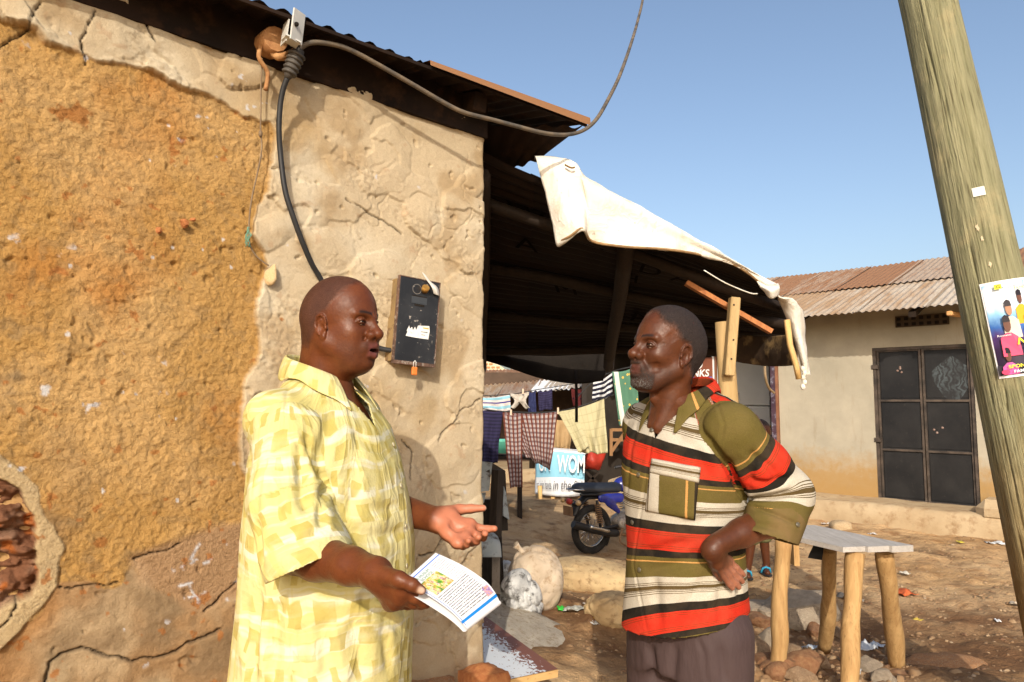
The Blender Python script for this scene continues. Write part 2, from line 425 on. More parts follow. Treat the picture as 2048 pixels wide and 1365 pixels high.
Cc = mixc(Cc, (.82, .67, .44), sst(-.1, .4, n(4, 121))); Cc = mixc(Cc, (.54, .365, .18), sst(.1, .45, n(6, 122))*.7); Cc = mixc(Cc, (.58, .38, .16), sst(.2, .5, n(3, 123))*.5)
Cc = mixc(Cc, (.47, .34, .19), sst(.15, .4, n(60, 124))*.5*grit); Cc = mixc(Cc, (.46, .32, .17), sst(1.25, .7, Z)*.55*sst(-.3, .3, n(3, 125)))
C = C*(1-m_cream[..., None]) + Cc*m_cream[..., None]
C = mixc(C, (.66, .47, .235), m_ring); C = mixc(C, (.60, .43, .22), m_ring*sst(0, .4, n(20, 126)))
Ch = mixc(np.zeros_like(C) + np.array([.27, .115, .055], np.float32), (.42, .23, .13), sst(-.1, .3, n(14, 131))); Ch = mixc(Ch, (.50, .15, .035), sst(.25, .45, n(18, 132)))
C = C*(1-m_hole[..., None]) + Ch*m_hole[..., None]
splat = lambda sd, thr, s: sst(thr, thr+.06, n(s, sd, 3))
C = mixc(C, (.82, .80, .78), splat(141, .56, 34)*sst(.15, .3, n(4, 142))*(1-m_hole)*.8)
C = mixc(C, (.50, .19, .05), splat(143, .52, 26)*.8*(1-m_hole)*(1-.75*m_cream))
scr = np.zeros_like(L)
for (a, b) in [((400, 1092), (370, 1140)), ((365, 1135), (395, 1120)), ((372, 1200), (410, 1188)), ((380, 1170), (395, 1205)), ((410, 1128), (430, 1120)), ((455, 1200), (490, 1204)), ((470, 1165), (490, 1155)), ((340, 1150), (350, 1140)), ((385, 1165), (360, 1172))]:
    scr = np.maximum(scr, np.exp(-(polyline_d(L + wob(40, .008, 151), Z + wob(40, .008, 152), [wl(*a), wl(*b)])/.004)**2))
C = mixc(C, (.85, .83, .80), scr*sst(-.25, .1, n(60, 153)))
for (px, py, r) in [(140, 533, 10), (600, 650, 12), (300, 322, 7), (88, 780, 22), (135, 670, 10), (345, 495, 7), (305, 515, 8), (445, 480, 7), (405, 500, 6), (462, 535, 8), (352, 838, 5), (205, 980, 9), (355, 1000, 10)]:
    cL, cZ = wl(px, py); C = mixc(C, (.80, .76, .70), sst(1.0, .6, np.hypot((L-cL)*1.2, (Z-cZ)*.8)/(r/1500) + .8*n(60, 161))*.9)
for (px, py, r) in [(370, 445, 11), (320, 460, 8), (215, 475, 7), (360, 790, 9), (395, 788, 7), (310, 905, 10), (400, 965, 8), (205, 1085, 16), (75, 910, 8), (148, 230, 40), (560, 640, 8), (180, 580, 6)]:
    cL, cZ = wl(px, py); C = mixc(C, (.46, .18, .045), sst(1.0, .7, np.hypot(L-cL, (Z-cZ)*1.3)/(r/800) + .7*n(45, 162))*.85)
C = mixc(C, (.07, .05, .035), crk*.8)
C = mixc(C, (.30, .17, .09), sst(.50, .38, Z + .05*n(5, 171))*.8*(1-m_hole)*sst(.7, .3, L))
C = np.clip(C*np.array([.655, .69, .77], np.float32), .01, .85)
base = np.array([*WC], np.float32); tt = np.array([*WT], np.float32); nn = np.array([*WN], np.float32)
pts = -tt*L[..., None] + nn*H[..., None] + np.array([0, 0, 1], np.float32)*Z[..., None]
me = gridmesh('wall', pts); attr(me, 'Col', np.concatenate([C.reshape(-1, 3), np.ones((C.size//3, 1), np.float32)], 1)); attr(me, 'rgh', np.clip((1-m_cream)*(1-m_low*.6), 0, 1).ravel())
k = NT('mud_plaster'); co = k.coord('Object'); c = k.attr('Col', 'Color')
f = k.noise(co, 160, 3, .7); c = k.mix(k.ramp(f, [(.3, 0.0), (.75, .35)]), c, k.mix(1.0, c, (.55, .5, .45), 'MULTIPLY'))
vz = k.voro(k.vmath('ADD', co, k.vmath('MULTIPLY', k.noise(co, 60, 3, .6, 0, 'Color'), (.02, .02, .02))), 95, 'Distance'); c = k.mix(k.math('MULTIPLY', k.ramp(vz, [(.0, .0), (.6, .0), (.9, .45)]), k.attr('rgh')), c, k.mix(1.0, c, (.42, .36, .30), 'MULTIPLY'))
hb = k.math('ADD', k.math('ADD', k.noise(co, 190, 5, .8), k.math('MULTIPLY', k.math('SUBTRACT', 1.0, vz), k.math('MULTIPLY', k.attr('rgh'), .7))), k.math('MULTIPLY', k.noise(co, 90, 4, .7), k.math('MULTIPLY', k.attr('rgh'), 2.0)))
M_mud = k.fin(c, .95, 0, k.bump(hb, .7, .005), .12)
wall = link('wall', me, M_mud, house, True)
M_mudp = mottle('mud_plain', (.45, .27, .11), (.33, .2, .09), 3, .95, .6, 50, .01)
mb = MB()      # remaining walls of the house behind the front face
q = lambda L_, d_, z_: -WT*L_ - WN*d_ + V((0, 0, z_))
def wallbox(L0, L1, d0, d1, z1):
    mb.prism([q(L0, d0, 0), q(L1, d0, 0), q(L1, d1, 0), q(L0, d1, 0)], (0, 0, z1))
wallbox(.02, .22, .025, 4.2, 2.5); wallbox(2.0, 5.5, .0, .22, 2.6); wallbox(.24, 2.0, .07, .22, 2.6); wallbox(.24, 5.5, 4.0, 4.2, 2.6)
mb.build('side_wall', M_mudp, house)
M_fnd = mottle('foundation_mud', (.42, .20, .085), (.30, .155, .075), 9, .95, .8, 60, .012, c3=(.45, .33, .2))
# footing at the corner: broken brick ends in rubble mud
def rockmesh(name, seed, sub=3, flat=.7, rough=.25, box=0.0):
    bm = bmesh.new(); bmesh.ops.create_icosphere(bm, subdivisions=sub, radius=1)
    a = np.array([v.co[:] for v in bm.verts], np.float32)
    if box: 
        mx = np.abs(a).max(1, keepdims=True); a = a*(1-box) + a/mx*box*.8
    rp = np.random.RandomState(int(seed)+900)
    for _ in range(16 if not box else 0):
        nv = rp.normal(size=3); nv /= np.linalg.norm(nv); e_ = a@nv - rp.uniform(.55, .9); a = a - np.maximum(e_, 0)[:, None]*nv*.93
    nz = fbm(a[:, 0]*1.3+seed, a[:, 1]*1.3, a[:, 2]*1.3, o=4, seed=seed); cell = np.round(nz*5)/5
    a = a*(1 + rough*(nz*.6+cell*.6))[:, None]; a[:, 2] *= flat
    for v, p in zip(bm.verts, a): v.co = p
    for f in bm.faces: f.smooth = bool(box)
    me = bpy.data.meshes.new(name); bm.to_mesh(me); bm.free(); return me
M_brick = mottle('brick_red', (.40, .13, .045), (.55, .23, .08), 5, .9, .7, 70, .006)
M_stone = mottle('stone_brown', (.30, .19, .11), (.42, .29, .18), 5, .9, .8, 30, .02, c3=(.2, .13, .08))
corr('roof_sheet', P(950, 262, 3.02), P(1166, 255, 2.98)-P(950, 262, 3.02), P(958, 372, 3.6)-P(950, 262, 3.02), None, None) if False else None
r1 = link('brick', rockmesh('brick', 3, 4, 1, .10, .8), M_brick, house, True); r1.location = wp(.06, .30, .09)-WC; r1.scale = (.10, .10, .17); r1.rotation_euler = (0, 0, AL)
r2 = link('footing', rockmesh('footing', 8, 4, 1, .18, .6), M_fnd, house, True); r2.location = wp(.36, .22, .02)-WC; r2.scale = (.24, .14, .24); r2.rotation_euler = (0, 0, AL)

# roof: the eave seen from below
def corr(name, p0, U, Vv, mat, parent, pitch=.076, amp=.009, nv=6, sag=.0, seed=0, world=True, edge=.0):
    p0, U, Vv = V(p0), V(U), V(Vv); nu = max(8, int(U.length/pitch*6)); N = U.cross(Vv).normalized()
    if N.z < 0: N = -N
    u = np.linspace(0, 1, nu); v = np.linspace(0, 1, nv); A, B = np.meshgrid(u, v, indexing='ij')
    hgt = amp*np.cos(A*U.length/pitch*2*np.pi) - sag*np.sin(np.pi*A)*B + .012*fbm(A*U.length*1.5+seed*3.3, B*2+seed, o=2, seed=seed)
    B2 = B + edge*fbm(A*U.length*4, B*0, o=2, seed=seed+3)*(B > .99)/max(Vv.length, .1)
    pts = np.array(p0)[None, None] + A[..., None]*np.array(U) + B2[..., None]*np.array(Vv) + hgt[..., None]*np.array(N)
    me = gridmesh(name, pts); attr(me, 'uv2', np.stack([A*U.length, B*Vv.length, 0*A], -1).reshape(-1, 3))
    o = link(name, me, mat, parent, True)
    if parent is not None and world: o.matrix_parent_inverse = pinv(parent)
    return o
def rustmat(name, clean, rust, dark, amount=.5, per=.35):
    k = NT(name); uv = k.attr('uv2', 'Vector'); rnd = k.n('ObjectInfo', {}, 'Random'); off = k.n('CombineXYZ', {0: k.math('MULTIPLY', rnd, 37.0), 1: k.math('MULTIPLY', rnd, 11.0)})
    uv = k.vmath('ADD', uv, off)
    f = k.noise(k.mapping(uv, (6, .9, 1)), 1.4, 5, .6); f2 = k.noise(k.mapping(uv, (14, 2, 1)), 3, 5, .7)
    fac = k.math('ADD', f, k.math('MULTIPLY', k.math('SUBTRACT', rnd, .5), per*2))
    c = k.mix(k.ramp(fac, [(amount-.12, 0.0), (amount+.12, 1.0)]), clean, rust); c = k.mix(k.ramp(f2, [(.5, 0.0), (.75, .8)]), c, dark)
    return k.fin(c, .62, .15, k.bump(f2, .15, .003), .3)
M_rust = rustmat('rusty_iron', (.36, .28, .21), (.27, .14, .07), (.16, .07, .03), .43, .3)
M_rust2 = rustmat('rusty_iron_pale', (.46, .40, .32), (.36, .24, .14), (.20, .11, .06), .55, .28)
M_soot_shade = mottle('sooty_iron_shade', (.010, .007, .006), (.022, .013, .009), 4, .9, .2, 30, .004, c3=(.035, .018, .01), spec=.1)  # sooty roof iron, and the black of the added eave shade board
M_beam = woodmat('dark_beam', (.05, .028, .016), (.09, .05, .028), 0)
OV = .185
eL0, eZ0 = wl(1172, 247, OV); eL1, eZ1 = wl(490, -2, OV)
eave0 = wp(eL0, eZ0, OV); eave1 = wp(eL1, eZ1, OV); ev = (eave1-eave0); ev = ev*(3.2/ev.length)
back = -WN*1.6 + V((0, 0, .34))
back2 = back*2.4
nsh = 4
for i in range(nsh):
    corr('roof_sheet', eave0 + ev*(i/nsh), ev/nsh*1.04, back2, M_soot_shade, house, nv=5, seed=i, amp=.008)
mb = MB()
edir = ev.normalized()
fa = eave0 + V((0, 0, .004)); pr = [fa + edir*0, fa + edir*.0 + V((0, 0, .028)) - WN*.02]
# bent flashing strip along the last metre of the eave, turned up and rusty
p_ = lambda s, up, out: eave0 + edir*s + V((0, 0, up)) + WN*out
mb.poly([p_(-.01, -.014, .02), p_(.8, -.006, .02), p_(.8, .014, .016), p_(-.01, .022, .016)]); mb.poly([p_(-.01, .0221, .016), p_(.8, .0141, .016), p_(.8, .05, -.14), p_(-.01, .06, -.14)])
M_flash = rustmat('rusty_flashing', (.26, .17, .11), (.28, .12, .04), (.22, .09, .04), .5, .1)
fl = mb.build('flashing', M_flash, house, True)
mb = MB(); mb.bar(p_(-.005, -.006, -.004), p_(3.2, -.006, -.004), .012, .012); mb.build('eave_edge', M_soot_shade, house, True)
# black board added in place of the eave shadow on the wall; rafter ends
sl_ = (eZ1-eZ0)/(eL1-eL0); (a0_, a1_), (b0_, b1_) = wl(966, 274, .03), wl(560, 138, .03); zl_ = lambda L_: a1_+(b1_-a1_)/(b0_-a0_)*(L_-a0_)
mb = MB(); mb.prism([wp(.004, zl_(0), .03), wp(2.6, zl_(2.6), .03), wp(2.6, zl_(2.6)+.20, .03), wp(.004, zl_(0)+.20, .03)], -WN*.12); mb.build('eave_shade_board', M_soot_shade, house, True)
for Lr in (.1, 1.6):
    zz = eZ0 + (eZ1-eZ0)/(eL1-eL0)*(Lr-eL0); mb = MB(); mb.bar(wp(Lr, zz-.03, OV-.07), wp(Lr, zz+.30, -1.2), .06, .07); mb.build('rafter', M_soot_shade, house, True)
# log end with bark that carries the bracket
M_log = woodmat('log_brown', (.30, .13, .05), (.46, .24, .10), 1, 6, 8); M_tie = mottle('bark_tie', (.28, .13, .05), (.42, .23, .1), 20, .9, .6, 60, .01)
lg = onplane(552, 78, WC + WN*.11, WN); lgb = lg - WN*.5 + V((0, 0, .05))
mb = MB(); mb.tube([lg + (lgb-lg)*t for t in (0, .1, .3, .6, 1)], [.040, .045, .047, .045, .045], 12); mb.build('log_rafter', M_log, house, True)
mb = MB(); mb.tube(catmull([lg + V((-.05, .03, .01)), lg + V((-.055, .0, -.06)), lg + V((-.035, .03, -.1)), lg + V((-.04, .03, -.16))], 4), .008, 6)
mb.tube(catmull([lg + V((-.05, .06, .02)), lg + V((0, .02, -.052)), lg + V((.05, .06, -.01))], 4), .013, 6); mb.build('bark_tie', M_tie, house, True)
# end of the roof that comes down to the awning beside the corner
A, B = np.meshgrid(np.linspace(0, 1, 40), np.linspace(0, 1, 12), indexing='ij'); q4 = [P(935, 250, 3.0), P(1168, 254, 2.93), P(1086, 316, 3.10), P(935, 372, 3.35)]
pts = sum(np.array(q_)*w_[..., None] for q_, w_ in zip(q4, ((1-A)*(1-B), A*(1-B), A*B, (1-A)*B))); pts[..., 2] += .008*np.cos(A*2*np.pi*6)
me = gridmesh('roof_sheet', pts); attr(me, 'uv2', np.stack([A, B, 0*A], -1).reshape(-1, 3)); o = link('roof_sheet', me, M_soot_shade, house, True); o.matrix_parent_inverse = pinv(house)
# ------------------------------------------------------------------ awning beside the house
F0, F1 = P(930, 292, 3.02), P(1553, 579, 3.29)
B1, B0 = P(1588, 700, 4.5), P(940, 716, 6.0)
def cpt(a, b, dz=0):
    p = F0*(1-a)*(1-b) + F1*a*(1-b) + B1*a*b + B0*(1-a)*b; return p + V((0, 0, dz))
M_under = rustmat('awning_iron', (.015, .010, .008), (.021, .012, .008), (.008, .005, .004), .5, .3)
awn = empty('market_awning', F0, 0, 'sloping sheet iron awning propped beside the mud house, dark underneath with chalked letters', 'awning')
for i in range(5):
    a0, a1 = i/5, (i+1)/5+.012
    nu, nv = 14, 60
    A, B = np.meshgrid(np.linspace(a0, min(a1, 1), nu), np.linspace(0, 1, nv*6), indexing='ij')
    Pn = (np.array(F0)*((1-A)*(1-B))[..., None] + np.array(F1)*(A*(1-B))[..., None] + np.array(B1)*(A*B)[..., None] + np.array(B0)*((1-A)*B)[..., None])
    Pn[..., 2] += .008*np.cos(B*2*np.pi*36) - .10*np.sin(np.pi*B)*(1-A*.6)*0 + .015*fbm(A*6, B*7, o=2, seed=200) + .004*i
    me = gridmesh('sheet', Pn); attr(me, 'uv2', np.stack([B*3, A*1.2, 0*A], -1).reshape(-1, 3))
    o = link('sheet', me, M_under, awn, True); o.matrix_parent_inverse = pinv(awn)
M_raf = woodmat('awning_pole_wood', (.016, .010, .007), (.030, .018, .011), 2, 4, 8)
for b in (.10, .36, .62, .88):
    mb = MB(); mb.tube([cpt(t, b+.006*math.sin(t*5+b*9), -.05 - .006*math.sin(t*9+b*7)) for t in np.linspace(-.02, 1.0, 9)], [.035, .032, .03, .034, .03, .029, .031, .028, .026], 8); mb.build('purlin', M_raf, awn, True)
for a in (.05, .5):
    mb = MB(); mb.tube([cpt(a+.004*math.sin(t*6), t, -.10) for t in np.linspace(0, 1, 8)], .04, 8); mb.build('beam', M_raf, awn, True)
# the weathered rusty-red batten that runs down to the low corner
M_redwood = woodmat('red_batten', (.30, .10, .035), (.48, .20, .07), 2, 5, 9)
mb = MB(); mb.bar(P(1372, 566, 3.35), P(1542, 664, 3.32), .05, .022); mb.build('batten', M_redwood, awn, True)
# letters chalked under the sheets
M_chalk = mottle('dark_chalk', (.006, .004, .003), (.009, .006, .005), 9, .95, 0, spec=.05)
def textmesh(name, s, size, mat, parent=None, bold=False, align='LEFT', extrude=0.0, shear=0.0, off=0.0):
    cu = bpy.data.curves.new(name, 'FONT'); cu.body = s; cu.size = size; cu.align_x = align; cu.extrude = extrude; cu.shear = shear; cu.offset = off; cu.resolution_u = 3
    o = bpy.data.objects.new(name, cu); me = bpy.data.meshes.new_from_object(o); bpy.data.objects.remove(o); bpy.data.curves.remove(cu)
    me.name = name
    return link(name, me, mat, parent)
def frame(o, p, X, Y_):
    X = V(X).normalized(); Y_ = V(Y_); Y_ = (Y_ - X*Y_.dot(X)).normalized(); Zv = X.cross(Y_)
    o.matrix_world = Matrix.Translation(V(p)) @ Matrix((X, Y_, Zv)).transposed().to_4x4(); return o
for s, a, b, sz in (('N', .42, .16, .2), ('D A', .55, .22, .17), ('H', .50, .30, .15), ('W', .12, .14, .2), ('A', .16, .26, .2), ('A', .55, .60, .22), ('M', .3, .45, .2)):
    o = textmesh('lettering', s, sz, M_chalk, awn); U = (cpt(a+.05, b)-cpt(a, b)); W_ = cpt(a, b)-cpt(a, b+.05)
    frame(o, cpt(a, b, -.022), U, W_); m = o.matrix_world.copy(); o.matrix_parent_inverse = pinv(awn); o.matrix_basis = m

def clothmesh(name, rows, th=.004, mat=None, parent=None, nu=60, sub=6, wrinkle=.006, seed=0):
    """rows: list of polylines of equal length -> smooth wrinkled sheet"""
    R = [[V(p) for p in r] for r in rows]; cols = [catmull(r, sub) for r in R]
    cols = list(zip(*[c for c in cols])); grid = [catmull(list(c), sub) for c in cols]
    pts = np.array([[p[:] for p in g] for g in grid], np.float32)
    a, b = np.meshgrid(np.arange(pts.shape[0]), np.arange(pts.shape[1]), indexing='ij')
    ga = np.gradient(pts, axis=0); gb = np.gradient(pts, axis=1); nr = np.cross(ga, gb); nr /= np.linalg.norm(nr, axis=-1, keepdims=True)+1e-9
    pts = pts + nr*(wrinkle*fbm(pts[..., 0]*9+seed, pts[..., 2]*9, pts[..., 1]*9, o=3, seed=seed))[..., None]
    me = gridmesh(name, pts)
    la = np.cumsum(np.concatenate([np.zeros((1, pts.shape[1])), np.linalg.norm(np.diff(pts, axis=0), axis=-1)], 0), 0)
    lb = np.cumsum(np.concatenate([np.zeros((pts.shape[0], 1)), np.linalg.norm(np.diff(pts, axis=1), axis=-1)], 1), 1)
    attr(me, 'uv2', np.stack([la, lb, 0*la], -1).reshape(-1, 3))
    o = link(name, me, mat, parent, True)
    md = o.modifiers.new('s', 'SOLIDIFY'); md.thickness = th; md.offset = 0
    if parent is not None: o.matrix_parent_inverse = pinv(parent)
    return o
def tarpmat():
    k = NT('tarpaulin'); co = k.coord('Object')
    f = k.noise(co, 4, 5, .6); f2 = k.noise(k.mapping(co, (1, 1, .35)), 9, 5, .65)
    c = k.mix(k.ramp(f, [(.4, 0.0), (.66, 1.0)]), (.64, .61, .54), (.74, .72, .67))
    c = k.mix(k.ramp(f2, [(.52, 0.0), (.74, .75)]), c, (.38, .28, .16))
    c = k.mix(k.ramp(k.noise(co, 40, 3, .6), [(.66, 0.0), (.74, .6)]), c, (.15, .1, .06))
    return k.fin(c, .55, 0, k.bump(k.math('ADD', k.noise(co, 26, 4, .6), k.math('MULTIPLY', k.math('POWER', k.math('SUBTRACT', 1.0, k.math('ABSOLUTE', k.math('SUBTRACT', k.math('MULTIPLY', k.noise(co, 9, 4, .6, .6), 2.0), 1.0))), 8.0), .8)), .35, .008), .3)
M_tarp = tarpmat()
tarp = empty('tarpaulin', F0, 0, 'dirty white tarpaulin draped over the front edge of the dark awning', 'tarpaulin')
e1, e2 = .0, .03
front = [(1071, 314, 2.98), (1118, 316, 2.98), (1152, 330, 2.95), (1174, 358, 2.95), (1240, 394, 2.98), (1325, 440, 3.04), (1420, 494, 3.1), (1500, 540, 3.2), (1558, 572, 3.26)]
bot = [(1114, 487, 2.98), (1140, 474, 2.92), (1166, 458, 2.90), (1184, 484, 2.98), (1250, 495, 2.96), (1330, 500, 3.04), (1405, 512, 3.1), (1478, 536, 3.18), (1545, 588, 3.25)]
mid = [((a[0]+b[0])/2 + dx, (a[1]+b[1])/2, (a[2]+b[2])/2 + dy) for a, b, dx, dy in zip(front, bot, (0, -4, 6, 4, 0, 0, 0, 0, 3), (0, -.03, .03, -.02, .02, 0, 0, 0, -.03))]
rows = [[P(x, y+0, Y+.10) + V((0, .08, -.0)) for x, y, Y in front], [P(*f) for f in front], [P(*f) for f in mid], [P(*f) for f in bot], [P(x+2, y-6, Y+.03) for x, y, Y in bot]]
clothmesh('drape', rows, .003, M_tarp, tarp, wrinkle=.016, seed=4)
M_hem = mottle('tarp_hem_dirt', (.16, .09, .04), (.30, .19, .09), 20, .9, .5)
mb = MB(); mb.tube(catmull([P(x, y-1, Y) for x, y, Y in bot], 5), .006, 6); mb.build('hem', M_hem, tarp, True)
mb = MB(); mb.tube(catmull([P(1408, 541, 3.12), P(1450, 566, 3.16), P(1498, 586, 3.2), P(1515, 588, 3.2)], 5), .003, 5); mb.build('cord', M_tarp, tarp, True)
mb = MB(); mb.tube(catmull([P(1130, 330, 2.93), P(1142, 336, 2.92), P(1150, 335, 2.92)], 4), .004, 5); mb.build('cord', M_hem, tarp, True)
# the ragged end that hangs at the low corner
rows = [[P(1556, 574, 3.28), P(1560, 592, 3.2), P(1584, 598, 3.22), P(1606, 622, 3.3)], [P(1556, 600, 3.34), P(1566, 606, 3.26), P(1592, 622, 3.24), P(1610, 650, 3.34)],
        [P(1572, 628, 3.4), P(1580, 650, 3.3), P(1596, 660, 3.27), P(1613, 690, 3.34)], [P(1594, 690, 3.4), P(1600, 712, 3.32), P(1610, 722, 3.3), P(1622, 738, 3.34)], [P(1606, 740, 3.4), P(1608, 758, 3.34), P(1612, 752, 3.32), P(1624, 750, 3.34)]]
clothmesh('ragged_end', rows, .005, M_tarp, tarp, wrinkle=.014, seed=9)
rows = [[P(1512, 560, 3.22), P(1535, 570, 3.2), P(1556, 566, 3.2)], [P(1520, 575, 3.2), P(1540, 580, 3.14), P(1560, 576, 3.17)], [P(1528, 582, 3.22), P(1543, 596, 3.17), P(1556, 590, 3.2)]]
clothmesh('knot', rows, .006, M_tarp, tarp, wrinkle=.012, seed=12)
for i in range(5):
    mb = MB(); mb.ball(P(1606+3*(i % 2), 738+9*i, 3.32), (.012, .012, .016), None, 2); mb.build('shred', M_tarp, tarp, True)
M_tarp_d = mottle('stained_tarp', (.045, .028, .018), (.085, .052, .03), 3, .8, .4, 20, .01, c3=(.30, .20, .09))
rows = [[P(1462, 668, 4.2), P(1510, 672, 4.0), P(1560, 672, 3.7), P(1590, 664, 3.5)], [P(1464, 700, 4.2), P(1515, 706, 3.95), P(1562, 700, 3.66), P(1594, 690, 3.5)], [P(1466, 722, 4.2), P(1520, 731, 3.95), P(1565, 733, 3.66), P(1588, 730, 3.5)]]
o = clothmesh('side_flap', rows, .005, M_tarp_d, None, wrinkle=.02, seed=15); tag(o, 'brown stained cloth flap hanging under the low side of the awning', 'cloth flap')
M_lath = woodmat('lath', (.55, .34, .12), (.66, .45, .2), 2, 5, 8)
mb = MB(); mb.tube([P(1574, 640, 3.24), P(1580, 690, 3.24), P(1592, 730, 3.26), P(1598, 758, 3.27)], .014, 6); o = mb.build('bent_lath', M_lath, None); tag(o, 'bent yellow wooden lath dangling beside the ragged tarpaulin end', 'lath')
# dark sheet hanging at the back of the awning
M_black = mottle('black_sheet', (.012, .010, .009), (.022, .018, .015), 3, .9, .4, 12, .02, spec=.1)
rows = [[P(930, 690, 5.9), P(1010, 700, 5.8), P(1090, 690, 5.7), P(1160, 690, 5.6), P(1222, 680, 5.5)], [P(930, 705, 5.9), P(1010, 725, 5.8), P(1090, 730, 5.7), P(1160, 735, 5.6), P(1224, 700, 5.5)], [P(930, 712, 5.9), P(1005, 732, 5.8), P(1080, 757, 5.7), P(1150, 768, 5.6), P(1206, 762, 5.5)]]
o = clothmesh('hanging_sheet', rows, .006, M_black, None, wrinkle=.02, seed=18); tag(o, 'black plastic sheet sagging from the back edge of the awning', 'sheet')
mb = MB(); mb.tube([P(1152, 740, 5.6), P(1153, 800, 5.6), P(1153, 845, 5.6)], .012, 6); o = mb.build('strap', M_black, None); tag(o, 'thin black strap hanging from the black sheet', 'strap')
# props
M_post = woodmat('post_wood', (.36, .235, .10), (.50, .35, .17), 2, 4, 9)
post = empty('awning_post', (P(1452, 645, 3.32).x, 3.32, gz(1.03, 3.3)), 0, 'peeled wooden post holding up the awning behind the striped shirt, short batten nailed on', 'post')
mb = MB(); pb = V((P(1467, 1300, 3.3).x, 3.3, gz(1.03, 3.3)-.05)); pt = P(1452, 645, 3.32)
zs = np.linspace(0, 1, 9); mb.tube([pb+(pt-pb)*t + V((.008*math.sin(t*11), 0, 0)) for t in zs], [.052, .05, .048, .05, .047, .05, .046, .043, .044], 14); mb.build('pole', M_post, post, True)
mb = MB(); mb.bar(P(1457, 752, 3.25), P(1469, 596, 3.25), .052, .045, .004); bt = mb.build('batten', woodmat('batten_wood', (.34, .23, .1), (.47, .33, .16), 2, 5, 9), post, True)
M_nail = mottle('nail_iron', (.05, .035, .03), (.1, .06, .04), 30, .6, 0, metal=.4)
for (x, y) in ((1467, 680), (1463, 718), (1468, 610)):
    mb = MB(); mb.ball(P(x, y, 3.222), (.005, .004, .005), None, 1); o = mb.build('nail', M_nail, bt)

# ------------------------------------------------------------------ the plastered house on the right
A2, B2 = G(1620, 1040), G(2010, 1085)
T2 = (B2-A2).normalized(); N2 = V((T2.y, -T2.x, 0))
def hp(s, d, z): return A2 + T2*s + N2*d + V((0, 0, z))
def hpx(px, py, d):
    p = onplane(px, py, A2 + N2*d, N2); q = p-A2; return (q.dot(T2), p.z)
rz2 = math.atan2(T2.y, T2.x)
hs = empty('plastered_house', A2, 0, 'low cream plastered house with rusty corrugated roof and black double door', 'house')
k = NT('cream_plaster'); co = k.coord('Object'); zz = k.n('SeparateXYZ', {0: co}, 2)
f = k.noise(co, 2.2, 5, .6); f2 = k.noise(co, 11, 5, .65)
c = k.mix(k.ramp(f, [(.35, 0.0), (.7, 1.0)]), (.33, .30, .235), (.43, .385, .30))
st = k.math('ADD', k.math('MULTIPLY', zz, -1.0), k.math('MULTIPLY', f2, .5)); c = k.mix(k.ramp(k.math('ADD', st, 1.05), [(.45, 0.0), (.75, .8), (.95, .9)]), c, (.34, .20, .065))
c = k.mix(k.ramp(k.noise(k.mapping(co, (3, 3, .5)), 3, 5, .7), [(.58, 0.0), (.75, .5)]), c, (.25, .19, .12))
M_pl2 = k.fin(c, .92, 0, k.bump(f2, .3, .01), .15)
D0 = -.45
dl, _ = hpx(1750, 850, D0); dr, _ = hpx(1953, 850, D0); _, dtop = hpx(1845, 692, D0)
wl0, _ = hpx(1560, 850, D0); wtop = dtop + .55
PZ = .25
def hbox(mb, s0, s1, d0, d1, z0, z1, mi=0, bevel=0):
    c = hp((s0+s1)/2, (d0+d1)/2, (z0+z1)/2); return mb.box(c, (s1-s0, d1-d0, z1-z0), Matrix((T2, -N2, V((0, 0, 1)))).transposed(), bevel, mi)
def hbuild(mb, name, mat, parent): return mb.build(name, mat, parent, True)
mb = MB(); hbox(mb, wl0, dl, D0-.22, D0, PZ-.3, wtop); hbox(mb, dr, dr+4.5, D0-.22, D0, PZ-.3, wtop); hbox(mb, dl, dr, D0-.22, D0, dtop, wtop); hbox(mb, wl0, wl0+.2, D0-4, D0-.24, PZ-.3, wtop); mb.box(hp(2.5, D0-4, 1.2), (6, .2, 2.8), Euler((0, 0, rz2)).to_matrix())
hw = hbuild(mb, 'wall', M_pl2, hs)
M_con = mottle('mud_concrete', (.36, .26, .15), (.45, .345, .215), 3, .92, .5, 40, .01, c3=(.30, .2, .11))
mb = MB()
nU = 90; A, B = np.meshgrid(np.linspace(-3.0, dr+4.4, nU*2), np.linspace(0, 1, 20), indexing='ij')
prof_d = np.interp(B, [0, .3, .42, .5, 1], [.03, .02, -.02, -.07, D0-.02]); prof_z = np.interp(B, [0, .3, .42, .5, 1], [-.25, PZ-.07, PZ-.01, PZ, PZ+.03])
prof_d = prof_d + .03*fbm(A*2, B*3, o=3, seed=301); prof_z = prof_z + .02*fbm(A*2.5, B*4+9, o=3, seed=302)
pp = np.array(A2)[None, None] + A[..., None]*np.array(T2) + prof_d[..., None]*np.array(N2) + prof_z[..., None]*np.array([0, 0, 1.])
o = link('plinth', gridmesh('plinth', pp), M_con, hs, True); o.matrix_parent_inverse = pinv(hs)
s_b, _ = hpx(2000, 1060, 0); mb = MB(); hbox(mb, s_b-.22, s_b+.9, -.42, .0, PZ-.1, PZ+.16, 0, .09); hbuild(mb, 'step', M_con, hs)
